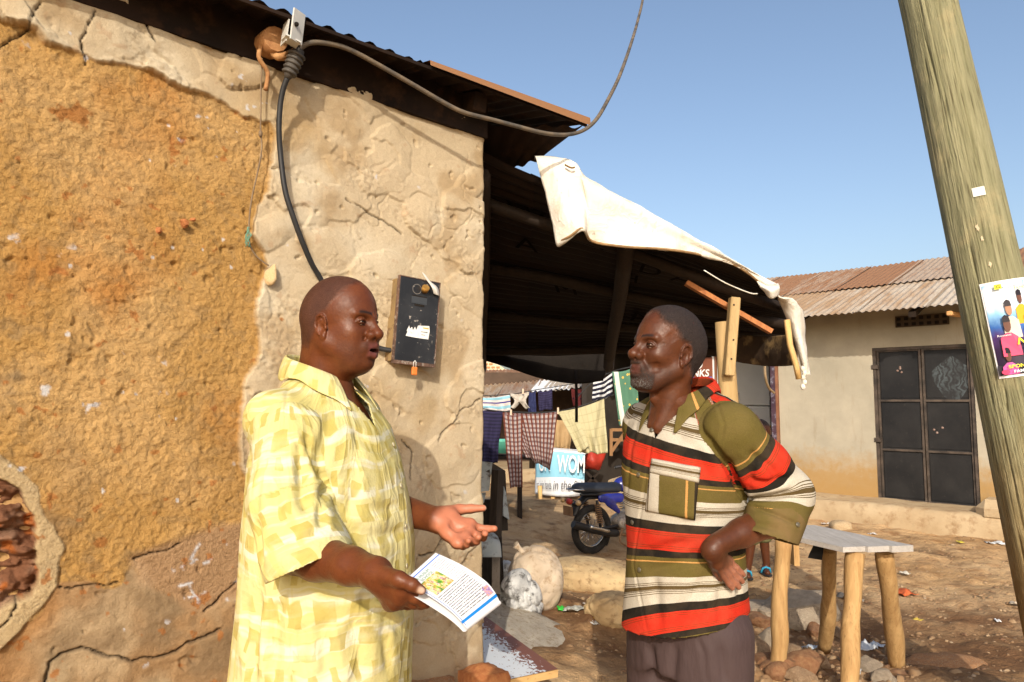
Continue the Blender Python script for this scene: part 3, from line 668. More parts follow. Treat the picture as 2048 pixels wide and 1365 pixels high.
# door: two leaves of three panels in a frame
k = NT('black_door_paint'); co = k.coord('Object'); f = k.noise(co, 28, 5, .7); f2 = k.noise(co, 3, 4, .6); c = k.mix(k.ramp(f2, [(.4, 0.0), (.7, 1.0)]), (.010, .010, .011), (.022, .021, .021)); c = k.mix(k.ramp(f, [(.60, 0.0), (.72, .45)]), c, (.06, .05, .042)); M_dmet = k.fin(c, .5, 0, k.bump(f2, .2, .01), .35)
M_dfr = mottle('door_frame_iron', (.03, .024, .02), (.10, .075, .058), 8, .55, .2, 40, .003, spec=.4)
door = link('door', None, None) if False else None
dm = (dl+dr)/2
dmb = MB(); hbox(dmb, dl, dl+.035, D0-.08, D0-.01, PZ, dtop); hbox(dmb, dr-.035, dr, D0-.08, D0-.01, PZ, dtop); hbox(dmb, dl+.036, dr-.036, D0-.08, D0-.01, dtop-.035, dtop)
df = hbuild(dmb, 'door_frame', M_dfr, hs)
for (s0, s1) in ((dl+.04, dm-.006), (dm+.006, dr-.04)):
    lm = MB(); hbox(lm, s0, s1, D0-.062, D0-.05, PZ+.02, dtop-.04); leaf = hbuild(lm, 'door', M_dmet, hs)
    zs_ = [PZ+.02, PZ+.02+(dtop-PZ)*.32, PZ+.02+(dtop-PZ)*.64, dtop-.04]
    for z0, z1 in zip(zs_[:-1], zs_[1:]):
        b_ = MB(); hbox(b_, s0+.03, s1-.03, D0-.0495, D0-.044, z0+.03, z1-.03, 0, .003); o = b_.build('panel', M_dmet, leaf)
    b_ = MB()
    for z0 in zs_: hbox(b_, s0, s1, D0-.0495, D0-.03, z0-.012, z0+.012)
    hbox(b_, s0, s0+.022, D0-.0485, D0-.031, zs_[0], zs_[-1]); hbox(b_, s1-.022, s1, D0-.0485, D0-.031, zs_[0], zs_[-1])
    o = b_.build('rail', M_dfr, leaf)
    if s0 < dm-.1:
        for zz_ in (.38, .86):
            b_ = MB(); hbox(b_, s0-.05, s0+.02, D0-.045, D0+.012, PZ+(dtop-PZ)*zz_, PZ+(dtop-PZ)*zz_+.05); o = b_.build('hinge', M_dfr, leaf)
# chalk wipes and dents on the upper right panel
M_wipe = mottle('chalk_smear', (.012, .012, .013), (.15, .18, .19), 7, .6, 0, c3=(.10, .13, .14), detail=7)
k = NT('chalk_smear2'); co = k.coord('Object'); f = k.n('TexWave', {0: k.mapping(co, (5, 5, 5)), 1: 1.6, 2: 14.0, 3: 3.0, 4: 1.2}, 1); f2 = k.noise(co, 5, 5, .6)
M_wipe = k.fin(k.mix(k.math('MULTIPLY', f, k.ramp(f2, [(.38, 0.0), (.6, .8)])), (.012, .012, .013), (.075, .095, .105)), .6)
b_ = MB(); s0, z0 = hpx(1868, 800, D0-.04); s1, z1 = hpx(1942, 716, D0-.04); 
pts_ = [hp((s0+s1)/2+(s1-s0)/2*math.cos(a)*(1+.15*math.sin(3*a)), D0-.0425, (z0+z1)/2+(z1-z0)/2*math.sin(a)*(1+.12*math.cos(4*a))) for a in np.linspace(0, 6.28, 26)[:-1]]
b_.poly(pts_); o = b_.build('chalk_smear', M_wipe, leaf)
M_dent = mottle('dent_bare_metal', (.16, .10, .08), (.28, .2, .17), 20, .5, 0)
for (x, y) in ((1800, 735), (1795, 742), (1803, 745), (1800, 738), (1868, 860), (1874, 866), (1885, 856)):
    s_, z_ = hpx(x, y, D0-.044); b_ = MB(); b_.ball(hp(s_, D0-.045, z_), (.014, .006, .014), Euler((0, 0, rz2)).to_matrix(), 2); o = b_.build('dent', M_dent, leaf)
# vent block with round openings
M_vent = mottle('vent_mud', (.05, .035, .025), (.085, .06, .04), 6, .95, .3, 30, .006)
s0, z0 = hpx(1792, 656, D0); s1, z1 = hpx(1898, 626, D0); z0, z1 = sorted((z0, z1)); mb = MB(); hbox(mb, s0, s1, D0+.002, D0+.02, z0, z1); vb = hbuild(mb, 'vent_block', M_vent, hs)
M_hole = mottle('hole_dark', (.008, .006, .005), (.015, .01, .008), 6, 1, 0)
for i in range(7):
    for j in range(2):
        mb = MB(); hbox(mb, s0+(s1-s0)*(i+.2)/7, s0+(s1-s0)*(i+.75)/7, D0+.021, D0+.024, z0+(z1-z0)*(j+.2)/2, z0+(z1-z0)*(j+.75)/2); o = mb.build('opening', M_hole, vb)
# roof: two courses of sheets
EV = .22
ea, za = hpx(1600, 636, EV); eb, zb = hpx(1925, 605, EV); zE = (za+zb)/2
RD = 3.2; sr, zr = hpx(1905, 515, EV-RD)
nS = 13; S0 = ea-3.0; wS = .72
for r_ in range(2):
    for i in range(nS):
        s_ = S0 + i*wS; f0 = .46*r_; f1 = .53 if r_ == 0 else 1.0
        lo_ = hp(s_, EV-RD*f0 + random.uniform(-.02, .03), zE + (zr-zE)*f0 + .012*r_ + .003*(i % 2)); up_ = hp(s_, EV-RD*f1, zE + (zr-zE)*f1 + .012*r_ + .003*(i % 2))
        corr('roof_sheet', up_, T2*(wS+.05), lo_-up_, M_rust2 if r_ == 0 else M_rust, hs, nv=5, seed=300+i+20*r_, edge=.02)
for s_ in np.arange(S0+.3, S0+nS*wS, 1.3):
    mb = MB(); mb.bar(hp(s_, EV-.05, zE-.07), hp(s_, EV-RD, zr-.07), .07, .06); hbuild(mb, 'rafter', M_raf, hs)
mb = MB(); hbox(mb, S0, S0+nS*wS, EV-RD-.1, EV-RD, zr-1.6, zr-.03); hbuild(mb, 'rear_wall', M_mudp, hs)
# lamp holder stub under the eave
M_stub = mottle('clay_stub', (.55, .27, .10), (.62, .36, .16), 12, .9, .2)
s_, z_ = hpx(1898, 627, EV-.1); mb = MB(); mb.bar(hp(s_, EV-.1, z_), hp(s_, D0, z_+.03), .06, .05, .01); hbuild(mb, 'beam_end', M_stub, hs)

# ------------------------------------------------------------------ open shop next door
shop = empty('open_shop', hp(wl0-1, D0, PZ), 0, 'dark open shop front left of the cream wall, folded purple metal door at its side', 'shop')
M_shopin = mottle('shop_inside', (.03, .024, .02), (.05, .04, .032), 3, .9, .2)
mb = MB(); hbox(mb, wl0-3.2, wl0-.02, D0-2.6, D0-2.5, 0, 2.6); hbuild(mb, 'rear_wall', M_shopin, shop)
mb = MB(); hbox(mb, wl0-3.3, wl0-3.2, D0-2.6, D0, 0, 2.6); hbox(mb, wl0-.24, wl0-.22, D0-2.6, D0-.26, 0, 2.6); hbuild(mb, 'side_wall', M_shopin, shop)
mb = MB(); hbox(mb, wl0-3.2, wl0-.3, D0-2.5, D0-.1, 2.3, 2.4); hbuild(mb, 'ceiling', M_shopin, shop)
M_pdoor = mottle('purple_door_paint', (.045, .025, .04), (.08, .045, .06), 6, .4, .2, 20, .006, c3=(.2, .19, .24)); M_jamb = mottle('brown_jamb', (.18, .075, .04), (.26, .12, .07), 6, .6, .2)
mb = MB(); hbox(mb, wl0-.10, wl0-.035, D0-.3, D0+.03, PZ+.02, 2.25); hbuild(mb, 'door_leaf', M_pdoor, shop)
mb = MB(); hbox(mb, wl0-.034, wl0-.004, D0-.06, D0+.035, PZ+.02, 2.3); hbuild(mb, 'jamb', M_jamb, shop)
def obx(name, x0, y0, x1, y1, d, dep, mat, lab=None, cat=None, bevel=.01, parent=None, zlo=None):
    s0, z1_ = hpx(x0, y0, d); s1, z0_ = hpx(x1, y1, d)
    if zlo is not None: z0_ = zlo
    mb = MB(); hbox(mb, s0, s1, d-dep, d, z0_, z1_, 0, bevel)
    if parent is None:
        o = mb.build(name, mat); return tag(o, lab, cat)
    return mb.build(name, mat, parent, True)
M_fr = mottle('fridge_white', (.62, .62, .60), (.68, .68, .66), 3, .35, 0, spec=.5); M_frd = mottle('seal_dark', (.05, .05, .05), (.08, .08, .08), 3, .5, 0)
dF = D0-1.25; s0, zt = hpx(1468, 733, dF); s1, zsm = hpx(1524, 812, dF)
fr = empty('fridge', hp((s0+s1)/2, dF-.3, PZ), 0, 'white upright fridge with dark door seam standing in the open shop', 'fridge')
s1 = s0+.56
mb = MB(); hbox(mb, s0, s1, dF-.6, dF-.06, PZ+.02, zt+.1); hbuild(mb, 'cabinet', M_fr, fr)
mb = MB(); hbox(mb, s0, s1, dF-.055, dF, zsm+.008, zt+.1, 0, .008); fd = hbuild(mb, 'freezer_door', M_fr, fr)
mb = MB(); hbox(mb, s0, s1, dF-.055, dF, PZ+.05, zsm-.008, 0, .008); hbuild(mb, 'fridge_door', M_fr, fr)
sh_, zh0 = hpx(1475, 808, dF); mb = MB(); hbox(mb, s0+.04, s0+.075, dF+.001, dF+.03, zsm+.03, zsm+.20, 0, .005); o = mb.build('handle', mottle('handle_grey', (.35, .36, .36), (.42, .42, .42), 4, .4, 0), fd)
M_sign = mottle('sign_brown', (.17, .055, .03), (.22, .075, .04), 3, .6, .1); M_swhite = mottle('sign_white', (.75, .75, .74), (.8, .8, .8), 3, .6, 0); M_sblue = mottle('sign_blue', (.06, .17, .62), (.08, .2, .7), 3, .6, 0)
pS = onplane(1432, 800, A2 + N2*(D0+.05), N2); sA, _ = hpx(1340, 800, D0+.06); sB, zT = hpx(1424, 718, D0+.06)
sg = empty('shop_sign', hp(sA, D0+.06, 1), 0, 'brown painted board reading cold drinks available behind the grey bearded man', 'sign')
mb = MB(); hbox(mb, sA, sB, D0+.03, D0+.06, .55, zT+.02); hbuild(mb, 'board', M_sign, sg)
def letter(s, x, y, hpx_, mat, d, parent, al='RIGHT'):
    s_, z_ = hpx(x, y, d); sz = hpx_*(hp(s_, d, z_).y)/1400/.7
    o = textmesh('lettering', s, sz, mat, parent, align=al, off=sz*.02, extrude=.001, shear=.15); frame(o, hp(s_, d, z_), T2, (0, 0, 1)); m = o.matrix_world.copy(); o.matrix_parent_inverse = pinv(parent); o.matrix_basis = m
letter('COLD', 1405, 738, 17, M_swhite, D0+.062, sg); letter('DRINKS', 1418, 753, 14, M_swhite, D0+.062, sg); letter('AVAILABLE', 1423, 765, 11, M_sblue, D0+.062, sg)
for x0, x1, m_ in ((1426, 1429, M_swhite), (1431, 1434, M_jamb), (1436, 1439, M_swhite)):
    s0, _ = hpx(x0, 800, D0+.05); s1, _ = hpx(x1, 800, D0+.05); mb = MB(); hbox(mb, s0, s1, D0, D0+.05, PZ, zT+.05); hbuild(mb, 'trim', m_, shop)
M_yel = mottle('yellow_plastic', (.55, .33, .05), (.6, .38, .08), 4, .5, 0)
o = obx('yellow_crate', 1528, 852, 1543, 870, D0-.6, .3, M_yel, 'small yellow box in the dark shop by the purple door', 'box', zlo=1.05)
o = obx('side_table', 1515, 870, 1546, 878, D0-.5, .4, M_raf, 'dark table inside the shop that carries the yellow box', 'table', zlo=PZ)
mb = MB(); mb.tube(catmull([P(1529, 728, 5.6), P(1531, 755, 5.6), P(1537, 775, 5.7), P(1548, 786, 5.8)], 5), .011, 6); o = mb.build('rope', mottle('rope_fibre', (.5, .36, .2), (.6, .45, .27), 30, .9, .5, 90, .005)); tag(o, 'short fibre rope hanging in front of the open shop', 'rope')

# ------------------------------------------------------------------ row of low houses behind the washing
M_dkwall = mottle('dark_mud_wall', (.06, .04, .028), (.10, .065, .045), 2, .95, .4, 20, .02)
row = empty('low_house', (0, 12.6, 0), 0, 'low shaded house row with rusty overlapping roofs behind the washing lines', 'house')
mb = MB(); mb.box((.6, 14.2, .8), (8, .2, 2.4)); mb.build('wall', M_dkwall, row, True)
mb = MB(); mb.box((.9, 13.3, .08), (8, 1.7, .30), None, .05); mb.build('plinth', M_con, row, True)
def rsheet(pts, mat, par, seed, pitch=.09):
    (a, b, c_) = pts; corr('roof_sheet', a, b-a, c_-a, mat, par, pitch=pitch, amp=.015, nv=6, seed=seed, edge=.12)
rsheet((P(930, 776, 14.0), P(1010, 766, 14.2), P(900, 806, 12.2)), M_rust2, row, 1)
rsheet((P(1008, 766, 14.2), P(1085, 757, 14.4), P(985, 797, 12.3)), M_rust, row, 2)
rsheet((P(1083, 757, 14.4), P(1150, 755, 14.4), P(1062, 782, 12.6)), M_swhite, row, 3)
rsheet((P(1110, 752, 14.2), P(1225, 738, 14.6), P(1080, 785, 12.6)), M_rust2, row, 13)
rsheet((P(1180, 752, 14.2), P(1330, 745, 14.6), P(1160, 776, 12.9)), M_rust2, row, 14)
for x, y in ((1063, 800), (1160, 800), (1238, 800), (1300, 800)):
    p_ = P(x, y, 12.7); mb = MB(); mb.tube([(p_.x, p_.y, 0), (p_.x+.02, p_.y, p_.z+.15)], .05, 7); mb.build('post', M_raf, row, True)
row2 = empty('rear_house', (0, 17, 0), 0, 'farther house whose rusty roof rises above the low shaded row', 'house')
rsheet((P(930, 742, 17.2), P(1060, 738, 17.6), P(890, 776, 15.4)), M_rust, row2, 5); rsheet((P(1055, 738, 17.6), P(1250, 742, 18.0), P(1010, 770, 15.6)), M_rust, row2, 6)
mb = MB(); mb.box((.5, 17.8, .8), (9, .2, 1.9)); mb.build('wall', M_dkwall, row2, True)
row3 = empty('brown_roof_house', (2.5, 15, 0), 0, 'house with a pale rusty roof seen between awning and the grey bearded man', 'house')
rsheet((P(1190, 690, 17.0), P(1340, 690, 17.2), P(1200, 732, 14.8)), M_rust2, row3, 7); rsheet((P(1336, 690, 17.2), P(1450, 700, 17.4), P(1346, 738, 14.9)), M_rust2, row3, 8)
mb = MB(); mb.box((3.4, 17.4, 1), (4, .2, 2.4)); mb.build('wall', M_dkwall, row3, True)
# blue-grey sheet and brick gable
gb = empty('brick_gable', (P(985, 740, 21).x, 21, 0), 0, 'stepped brick gable above the rusty roofs at the mud wall edge', 'gable')
M_mort = mottle('pale_mortar', (.62, .50, .33), (.68, .56, .40), 6, .9, .2)
M_bo = mottle('brick_orange', (.42, .19, .08), (.5, .25, .1), 3, .9, .2)
g0 = P(950, 752, 21); mb = MB(); mb.prism([P(940, 752, 21), P(1026, 752, 21), P(1018, 744, 21), P(985, 722, 21), P(940, 722, 21)], (0, .3, 0)); mb.prism([P(940, 752, 21.0), P(1026, 752, 21.0), V((P(1026, 752, 21).x, 21, 0)), V((P(940, 752, 21).x, 21, 0))], (0, .3, 0)); mb.build('wall', M_mort, gb, True)
bw = bpy.data.meshes.new('brick'); mbb = bmesh.new(); bmesh.ops.create_cube(mbb, size=1); mbb.to_mesh(bw); mbb.free(); bw.materials.append(M_bo)
for r_, y in enumerate((748, 741.5, 735, 728.5)):
    for i in range(8):
        x = 948 + i*9.6 + (4.8 if r_ % 2 else 0)
        if x > 1024 - max(0, (748-y))*2.0: continue
        o = inst('brick', bw, gb, P(x, y, 20.995), (0, 0, 0), (.105, .05, .052)); o.matrix_parent_inverse = pinv(gb)
M_bgrey = rustmat('grey_iron', (.50, .52, .56), (.45, .45, .48), (.3, .3, .32), .5)
mbg = empty('grey_roof_house', (0, 19, 0), 0, 'house with a pale blue grey iron roof below the brick gable', 'house')
rsheet((P(930, 740, 19.5), P(1015, 742, 19.5), P(930, 760, 18.2)), M_bgrey, mbg, 9); mb = MB(); mb.box((-.8, 19.3, .8), (1.6, .2, 1.6)); mb.build('wall', M_dkwall, mbg, True)
# posters and shelf in the shade
M_shelf = woodmat('shelf_wood', (.20, .10, .045), (.32, .17, .07), 2, 5, 8)
shf = empty('wooden_shelf', P(1232, 905, 11.6), 0, 'brown wooden shelf frame standing in shade beyond the motorbike', 'shelf')
for (a, b) in (((1222, 912), (1222, 858)), ((1252, 915), (1252, 856)), ((1222, 880), (1252, 880)), ((1222, 860), (1252, 860)), ((1222, 905), (1252, 862))):
    mb = MB(); mb.bar(P(*a, 11.6), P(*b, 11.6), .05, .05); mb.build('rail', M_shelf, shf, True)
M_red = mottle('red_plastic', (.30, .025, .015), (.38, .035, .02), 4, .5, .1)
rows = [[P(1168, 903, 11.0), P(1185, 902, 10.9), P(1212, 905, 11)], [P(1166, 918, 10.9), P(1186, 922, 10.8), P(1205, 925, 10.9)], [P(1168, 938, 11), P(1190, 940, 10.9), P(1200, 942, 11)]]
o = clothmesh('red_cloth', rows, .01, M_red, None, wrinkle=.03, seed=31); tag(o, 'red cloth hanging over a chair behind the banner stall', 'cloth')
mb = MB(); 
for s_ in (-1, 1): mb.bar(P(1172 if s_ < 0 else 1198, 944, 11.0), P(1195 if s_ < 0 else 1176, 966, 11.0), .05, .04)
o = mb.build('folding_chair', M_raf); tag(o, 'crossed wooden chair legs under the red cloth', 'chair')
o = None
# ------------------------------------------------------------------ washing
def cloth_quad(name, tl, tr, bl, br, Y, mat, lab, cat='garment', grp=None, seed=0, fold=.03, nf=4, extra=None, sag=4):
    """hanging cloth from a line; corners in pixels at depth Y, kept as a real sheet with vertical folds"""
    nu, nv = 40, 30
    A, B = np.meshgrid(np.linspace(0, 1, nu), np.linspace(0, 1, nv), indexing='ij')
    c = [np.array(P(*p, Y)[:]) for p in (tl, tr, bl, br)]
    pts = c[0]*((1-A)*(1-B))[..., None] + c[1]*(A*(1-B))[..., None] + c[2]*((1-A)*B)[..., None] + c[3]*(A*B)[..., None]
    pts[..., 1] += fold*B*np.sin(A*nf*2*np.pi + seed + B*1.5) + fold*.7*fbm(A*4+seed, B*3, o=3, seed=seed)
    pts[..., 0] += fold*.4*B*fbm(A*3, B*2+seed, o=2, seed=seed+1)
    pts[..., 2] -= sag*Y/1400*np.sin(np.pi*A)*(1-B) + .02*B*fbm(A*5+seed, B*0, o=2, seed=seed+2)
    if extra is not None: pts = extra(A, B, pts)
    me = gridmesh(name, pts); wdt = np.linalg.norm(c[1]-c[0]); hgt = np.linalg.norm(c[2]-c[0])
    attr(me, 'uv2', np.stack([A*wdt, B*hgt, 0*A], -1).reshape(-1, 3)); o = link(name, me, mat, None, True)
    md = o.modifiers.new('s', 'SOLIDIFY'); md.thickness = .006; md.offset = 0
    return tag(o, lab, cat, grp)
def fabric(name, fn, rough=.9, sheen=True):
    k = NT(name); uv = k.attr('uv2', 'Vector'); c = fn(k, uv)
    return k.fin(c, rough, 0, k.bump(k.noise(uv, 60, 3, .6), .3, .004), .1)
def stripes(k, uv, ax, freq, lo, hi):
    x = k.n('SeparateXYZ', {0: uv}, ax); f = k.math('FRACT', k.math('MULTIPLY', x, freq))
    return k.math('MULTIPLY', k.math('GREATER_THAN', f, lo), k.math('LESS_THAN', f, hi))
def plaid(k, uv):
    a = stripes(k, uv, 0, 20, .0, .45); b = stripes(k, uv, 1, 20, .0, .45); c = k.mix(a, (.44, .38, .36), (.17, .055, .035)); c = k.mix(k.math('MULTIPLY', b, .7), c, (.10, .035, .033))
    return k.mix(k.math('MULTIPLY', stripes(k, uv, 0, 20, .6, .72), .7), c, (.1, .09, .14))
YL = 7.8
M_navy = fabric('navy_stripe', lambda k, uv: k.mix(stripes(k, uv, 1, 24, 0, .5), (.022, .02, .045), (.035, .03, .075)))
M_plaid = fabric('plaid', plaid)
M_olive = fabric('pale_olive', lambda k, uv: k.mix(k.math('MULTIPLY', stripes(k, uv, 0, 16, .0, .14), .5), k.mix(k.math('MULTIPLY', stripes(k, uv, 1, 12, 0, .12), .5), (.50, .45, .27), (.35, .31, .18)), (.38, .34, .2)))
M_bw = fabric('navy_white', lambda k, uv: k.mix(stripes(k, uv, 1, 19, .0, .45), (.02, .02, .035), (.60, .60, .62)))
def dotf(k, uv):
    v = k.voro(k.vmath('MULTIPLY', uv, (1, 1, 0)), 17, 'Distance'); c = k.mix(k.math('LESS_THAN', v, .22), (.085, .19, .125), (.62, .40, .09))
    v2 = k.voro(k.vmath('MULTIPLY', uv, (1, 1, 0)), 3.4, 'Distance'); c = k.mix(k.math('LESS_THAN', v2, .17), c, (.45, .48, .5)); return k.mix(stripes(k, uv, 0, 1.0, .02, .07), c, (.62, .62, .55))
M_dot = fabric('green_dotted', dotf)
M_bst = fabric('blue_stripe', lambda k, uv: k.mix(stripes(k, uv, 1, 8.5, .05, .35), k.mix(stripes(k, uv, 1, 8.5, .6, .75), (.62, .55, .52), (.06, .05, .22)), (.25, .48, .58)))
M_greyc = fabric('grey_cotton', lambda k, uv: k.mix(k.noise(uv, 8, 4), (.42, .37, .31), (.52, .47, .41)))
M_dnavy = fabric('plain_navy', lambda k, uv: k.mix(k.noise(uv, 8, 4), (.025, .03, .085), (.035, .042, .11)))
g_ = 'clothes on the front washing line'
cloth_quad('navy_cloth', (925, 812), (1006, 824), (930, 925), (994, 926), YL, M_navy, 'dark navy striped cloth hanging on the washing line at the mud wall edge', 'cloth', g_, 1)
cloth_quad('plaid_shirt', (1005, 824), (1116, 824), (1050, 915), (1100, 940), YL, M_plaid, 'brown and white plaid shirt hanging upside down with sleeves dangling', 'shirt', g_, 2, nf=3)
slv = cloth_quad('sleeve', (1005, 826), (1045, 828), (1020, 978), (1044, 974), YL-.06, M_plaid, None, None, None, 3, nf=1, fold=.02)
shp = next(o for o in COL.objects if o.name == 'plaid_shirt'); slv.parent = shp
cloth_quad('olive_shirt', (1115, 824), (1208, 798), (1160, 905), (1214, 908), YL, M_olive, 'pale olive shirt hanging on the washing line right of the plaid shirt', 'shirt', g_, 4, nf=3)
slv = cloth_quad('sleeve', (1117, 826), (1150, 818), (1158, 906), (1178, 894), YL-.05, M_olive, None, None, None, 5, nf=1, fold=.02)
slv.parent = next(o for o in COL.objects if o.name == 'olive_shirt')
cloth_quad('striped_cloth', (1186, 765), (1224, 746), (1184, 803), (1226, 792), YL, M_bw, 'navy and white horizontally striped cloth beside the green dotted cloth', 'cloth', g_, 6, nf=2)
cloth_quad('dotted_cloth', (1224, 744), (1272, 733), (1240, 852), (1282, 858), YL-.1, M_dot, 'green cloth with yellow dots and white border near the bearded face', 'cloth', g_, 7, nf=2, fold=.02)
g2 = 'clothes on the rear washing line'
cloth_quad('blue_striped_cloth', (940, 793), (1020, 790), (948, 820), (1022, 824), 9.6, M_bst, 'light blue and cream striped towel on the rear washing line', 'towel', g2, 8, nf=3)
def vest(A, B, p):
    p = p.copy(); cx = p[..., 0].mean(); m = np.abs(A-.5); p[..., 2] += np.where((B > .6) & (m < .25), (B-.6)*.25*(1-(m/.25)**2), 0); p[..., 0] += np.sign(A-.5)*-.05*np.sin(np.pi*np.clip(B*1.2-.2, 0, 1)); return p
cloth_quad('grey_vest', (1021, 787), (1058, 783), (1022, 817), (1060, 816), 9.6, M_greyc, 'grey and brown vest pegged on the rear washing line', 'vest', g2, 9, nf=2, extra=vest)
cloth_quad('navy_trousers', (1058, 783), (1071, 781), (1056, 826), (1073, 826), 9.6, M_dnavy, 'plain navy trousers with green stripe on the rear washing line', 'trousers', g2, 10, nf=1)
M_maroon = fabric('maroon_print', lambda k, uv: k.mix(k.math('LESS_THAN', k.voro(uv, 14, 'Distance'), .3), (.10, .02, .02), (.03, .012, .02)))
cloth_quad('maroon_cloth', (1142, 778), (1182, 772), (1146, 812), (1180, 812), 12.2, M_maroon, 'dark maroon printed cloth hanging in the shade of the low house', 'cloth', None, 11, nf=2)
cloth_quad('dark_cloth', (1076, 782), (1104, 778), (1078, 822), (1106, 820), 11.8, M_navy, 'dark navy cloth hanging in the shade behind the grey vest', 'cloth', None, 12, nf=2)
cloth_quad('brown_sack_cloth', (1104, 838), (1146, 836), (1108, 898), (1140, 900), 11.4, fabric('sack_brown', lambda k, uv: k.mix(k.noise(uv, 9, 4), (.30, .19, .09), (.42, .29, .15))), 'brown sacking hung behind the plaid and olive shirts', 'cloth', None, 13, nf=2)
M_line = mottle('line_cord', (.03, .03, .03), (.05, .05, .05), 9, .8, 0)
def line(name, pts, r, lab, mat=None, cat='washing line'):
    mb = MB(); mb.tube(catmull(pts, 6), r, 5); o = mb.build(name, mat or M_line); return tag(o, lab, cat)
line('washing_line', [P(925, 811, YL), P(1005, 823, YL), P(1115, 823, YL), P(1208, 797, YL), P(1255, 780, YL), P(1400, 740, YL)], .006, 'front washing line that carries the plaid and olive shirts')
line('washing_line', [P(1150, 800, YL+.05), P(1186, 764, YL), P(1224, 744, YL), P(1275, 731, YL-.1), P(1400, 700, YL)], .006, 'upper washing line that carries the green dotted cloth')
line('washing_line', [P(930, 793, 9.6), P(1020, 789, 9.6), P(1072, 780, 9.6), P(1200, 760, 9.6)], .006, 'rear washing line that carries the light blue towel')
M_peg = mottle('peg', (.7, .5, .35), (.75, .55, .4), 5, .7, 0)
for x, y, Y in ((1046, 783, 9.55), (1116, 822, YL-.04), (1022, 826, YL-.04)):
    mb = MB(); mb.box(P(x, y, Y), (.02, .03, .07)); o = mb.build('clothes_peg', M_peg); tag(o, {1046: 'clothes peg holding the grey vest', 1116: 'clothes peg between the plaid and olive shirts', 1022: 'clothes peg on the plaid shirt'}[x], 'clothes peg')
# banner stall
st = empty('banner_stall', G(1120, 990), 0, 'small stall table wrapped in a blue and white printed banner', 'stall')
def bnf(k, uv):
    y = k.n('SeparateXYZ', {0: uv}, 0); f = k.noise(uv, 5, 4)
    return k.mix(k.math('GREATER_THAN', y, .36), k.mix(f, (.22, .50, .66), (.30, .58, .72)), k.mix(f, (.68, .70, .72), (.76, .78, .8)))
M_ban = fabric('banner', bnf, .5)
YB = 10.2
rows = [[P(1072, 906, YB+.25), P(1102, 904, YB), P(1135, 905, YB), P(1170, 910, YB)], [P(1071, 950, YB+.25), P(1103, 948, YB-.02), P(1136, 950, YB), P(1169, 952, YB)], [P(1070, 988, YB+.25), P(1102, 992, YB), P(1135, 994, YB), P(1168, 992, YB)]]
R_ = clothmesh('banner', [[r[i] for r in rows] for i in range(4)], .008, M_ban, st, wrinkle=.012, seed=41)
mb = MB(); mb.prism([P(1072, 905, YB+.25)+V((0, .0, 0)), P(1100, 903, YB-.01), P(1171, 909, YB-.01), P(1178, 905, YB+.9), P(1085, 898, YB+1.0)], (0, 0, .03)); mb.build('top', M_swhite, st, True)
for x, y in ((1080, 1000), (1106, 1005), (1160, 1003)):
    p_ = P(x, y-14, YB+.06); mb = MB(); mb.tube([(p_.x, p_.y, p_.z+.1), (p_.x, p_.y, -.12)], .035, 7); mb.build('leg', M_lath, st, True)
M_btxt = mottle('banner_ink', (.06, .05, .06), (.08, .07, .08), 4, .7, 0)
def flat_text(s, p0, p1, hgt, mat, parent, shear=0, off=0, world=True):
    o = textmesh('lettering', s, hgt/.7, mat, parent, shear=shear, off=off)
    me = o.data; xs = [v.co.x for v in me.vertices]; L_ = (p1-p0).length; k_ = L_/max(max(xs), 1e-6)
    for v in me.vertices: v.co.x *= k_
    frame(o, p0, p1-p0, (0, 0, 1)); m = o.matrix_world.copy(); o.matrix_parent_inverse = pinv(parent); o.matrix_basis = m; return o
flat_text('UN', P(1078, 942, YB+.08), P(1100, 942, YB-.09), .20, M_swhite, st, 0, .004)
flat_text('WOM', P(1114, 944, YB-.09), P(1169, 946, YB-.09), .24, M_swhite, st, 0, .006)
flat_text('ns join hands', P(1073, 978, YB+.12), P(1103, 979, YB-.09), .13, M_btxt, st, .2)
flat_text('in the figh', P(1105, 979, YB-.09), P(1168, 980, YB-.09), .13, M_btxt, st, .2)
# green basin on a bench behind the cloth
M_basin = mottle('basin_green', (.10, .42, .30), (.12, .46, .34), 3, .4, 0, spec=.5)
bs = bmesh.new(); rr = [(.0, .0), (.16, 0), (.2, .16), (.215, .165), (.205, .15), (.16, .012), (0, .012)]
for i in range(24):
    pass
def lathe(name, prof, n=24, mat=None, parent=None):
    prof = np.array(prof); a = np.linspace(0, 2*np.pi, n, endpoint=False)
    pts = np.stack([np.outer(np.cos(a), prof[:, 0]), np.outer(np.sin(a), prof[:, 0]), np.outer(np.ones(n), prof[:, 1])], -1)
    m = len(prof); idx = np.arange(n*m).reshape(n, m); nx_ = np.roll(idx, -1, 0)
    q_ = np.stack([idx[:, :-1], nx_[:, :-1], nx_[:, 1:], idx[:, 1:]], -1).reshape(-1, 4)
    return link(name, npmesh(name, pts.reshape(-1, 3), q_), mat, parent, True)
o = lathe('basin', rr, 24, M_basin); o.location = P(1000, 906, 9.0); tag(o, 'turquoise plastic basin on a bench behind the navy cloth', 'basin')
bn = P(1000, 908, 9.0); mb = MB(); mb.box((bn.x, bn.y, bn.z-.04), (.9, .4, .04)); mb.box((bn.x-.3, bn.y, bn.z/2-.05), (.06, .3, bn.z)); mb.box((bn.x+.25, bn.y, bn.z/2-.05), (.06, .3, bn.z)); o = mb.build('bench', M_raf); tag(o, 'plain bench that carries the turquoise basin', 'bench')
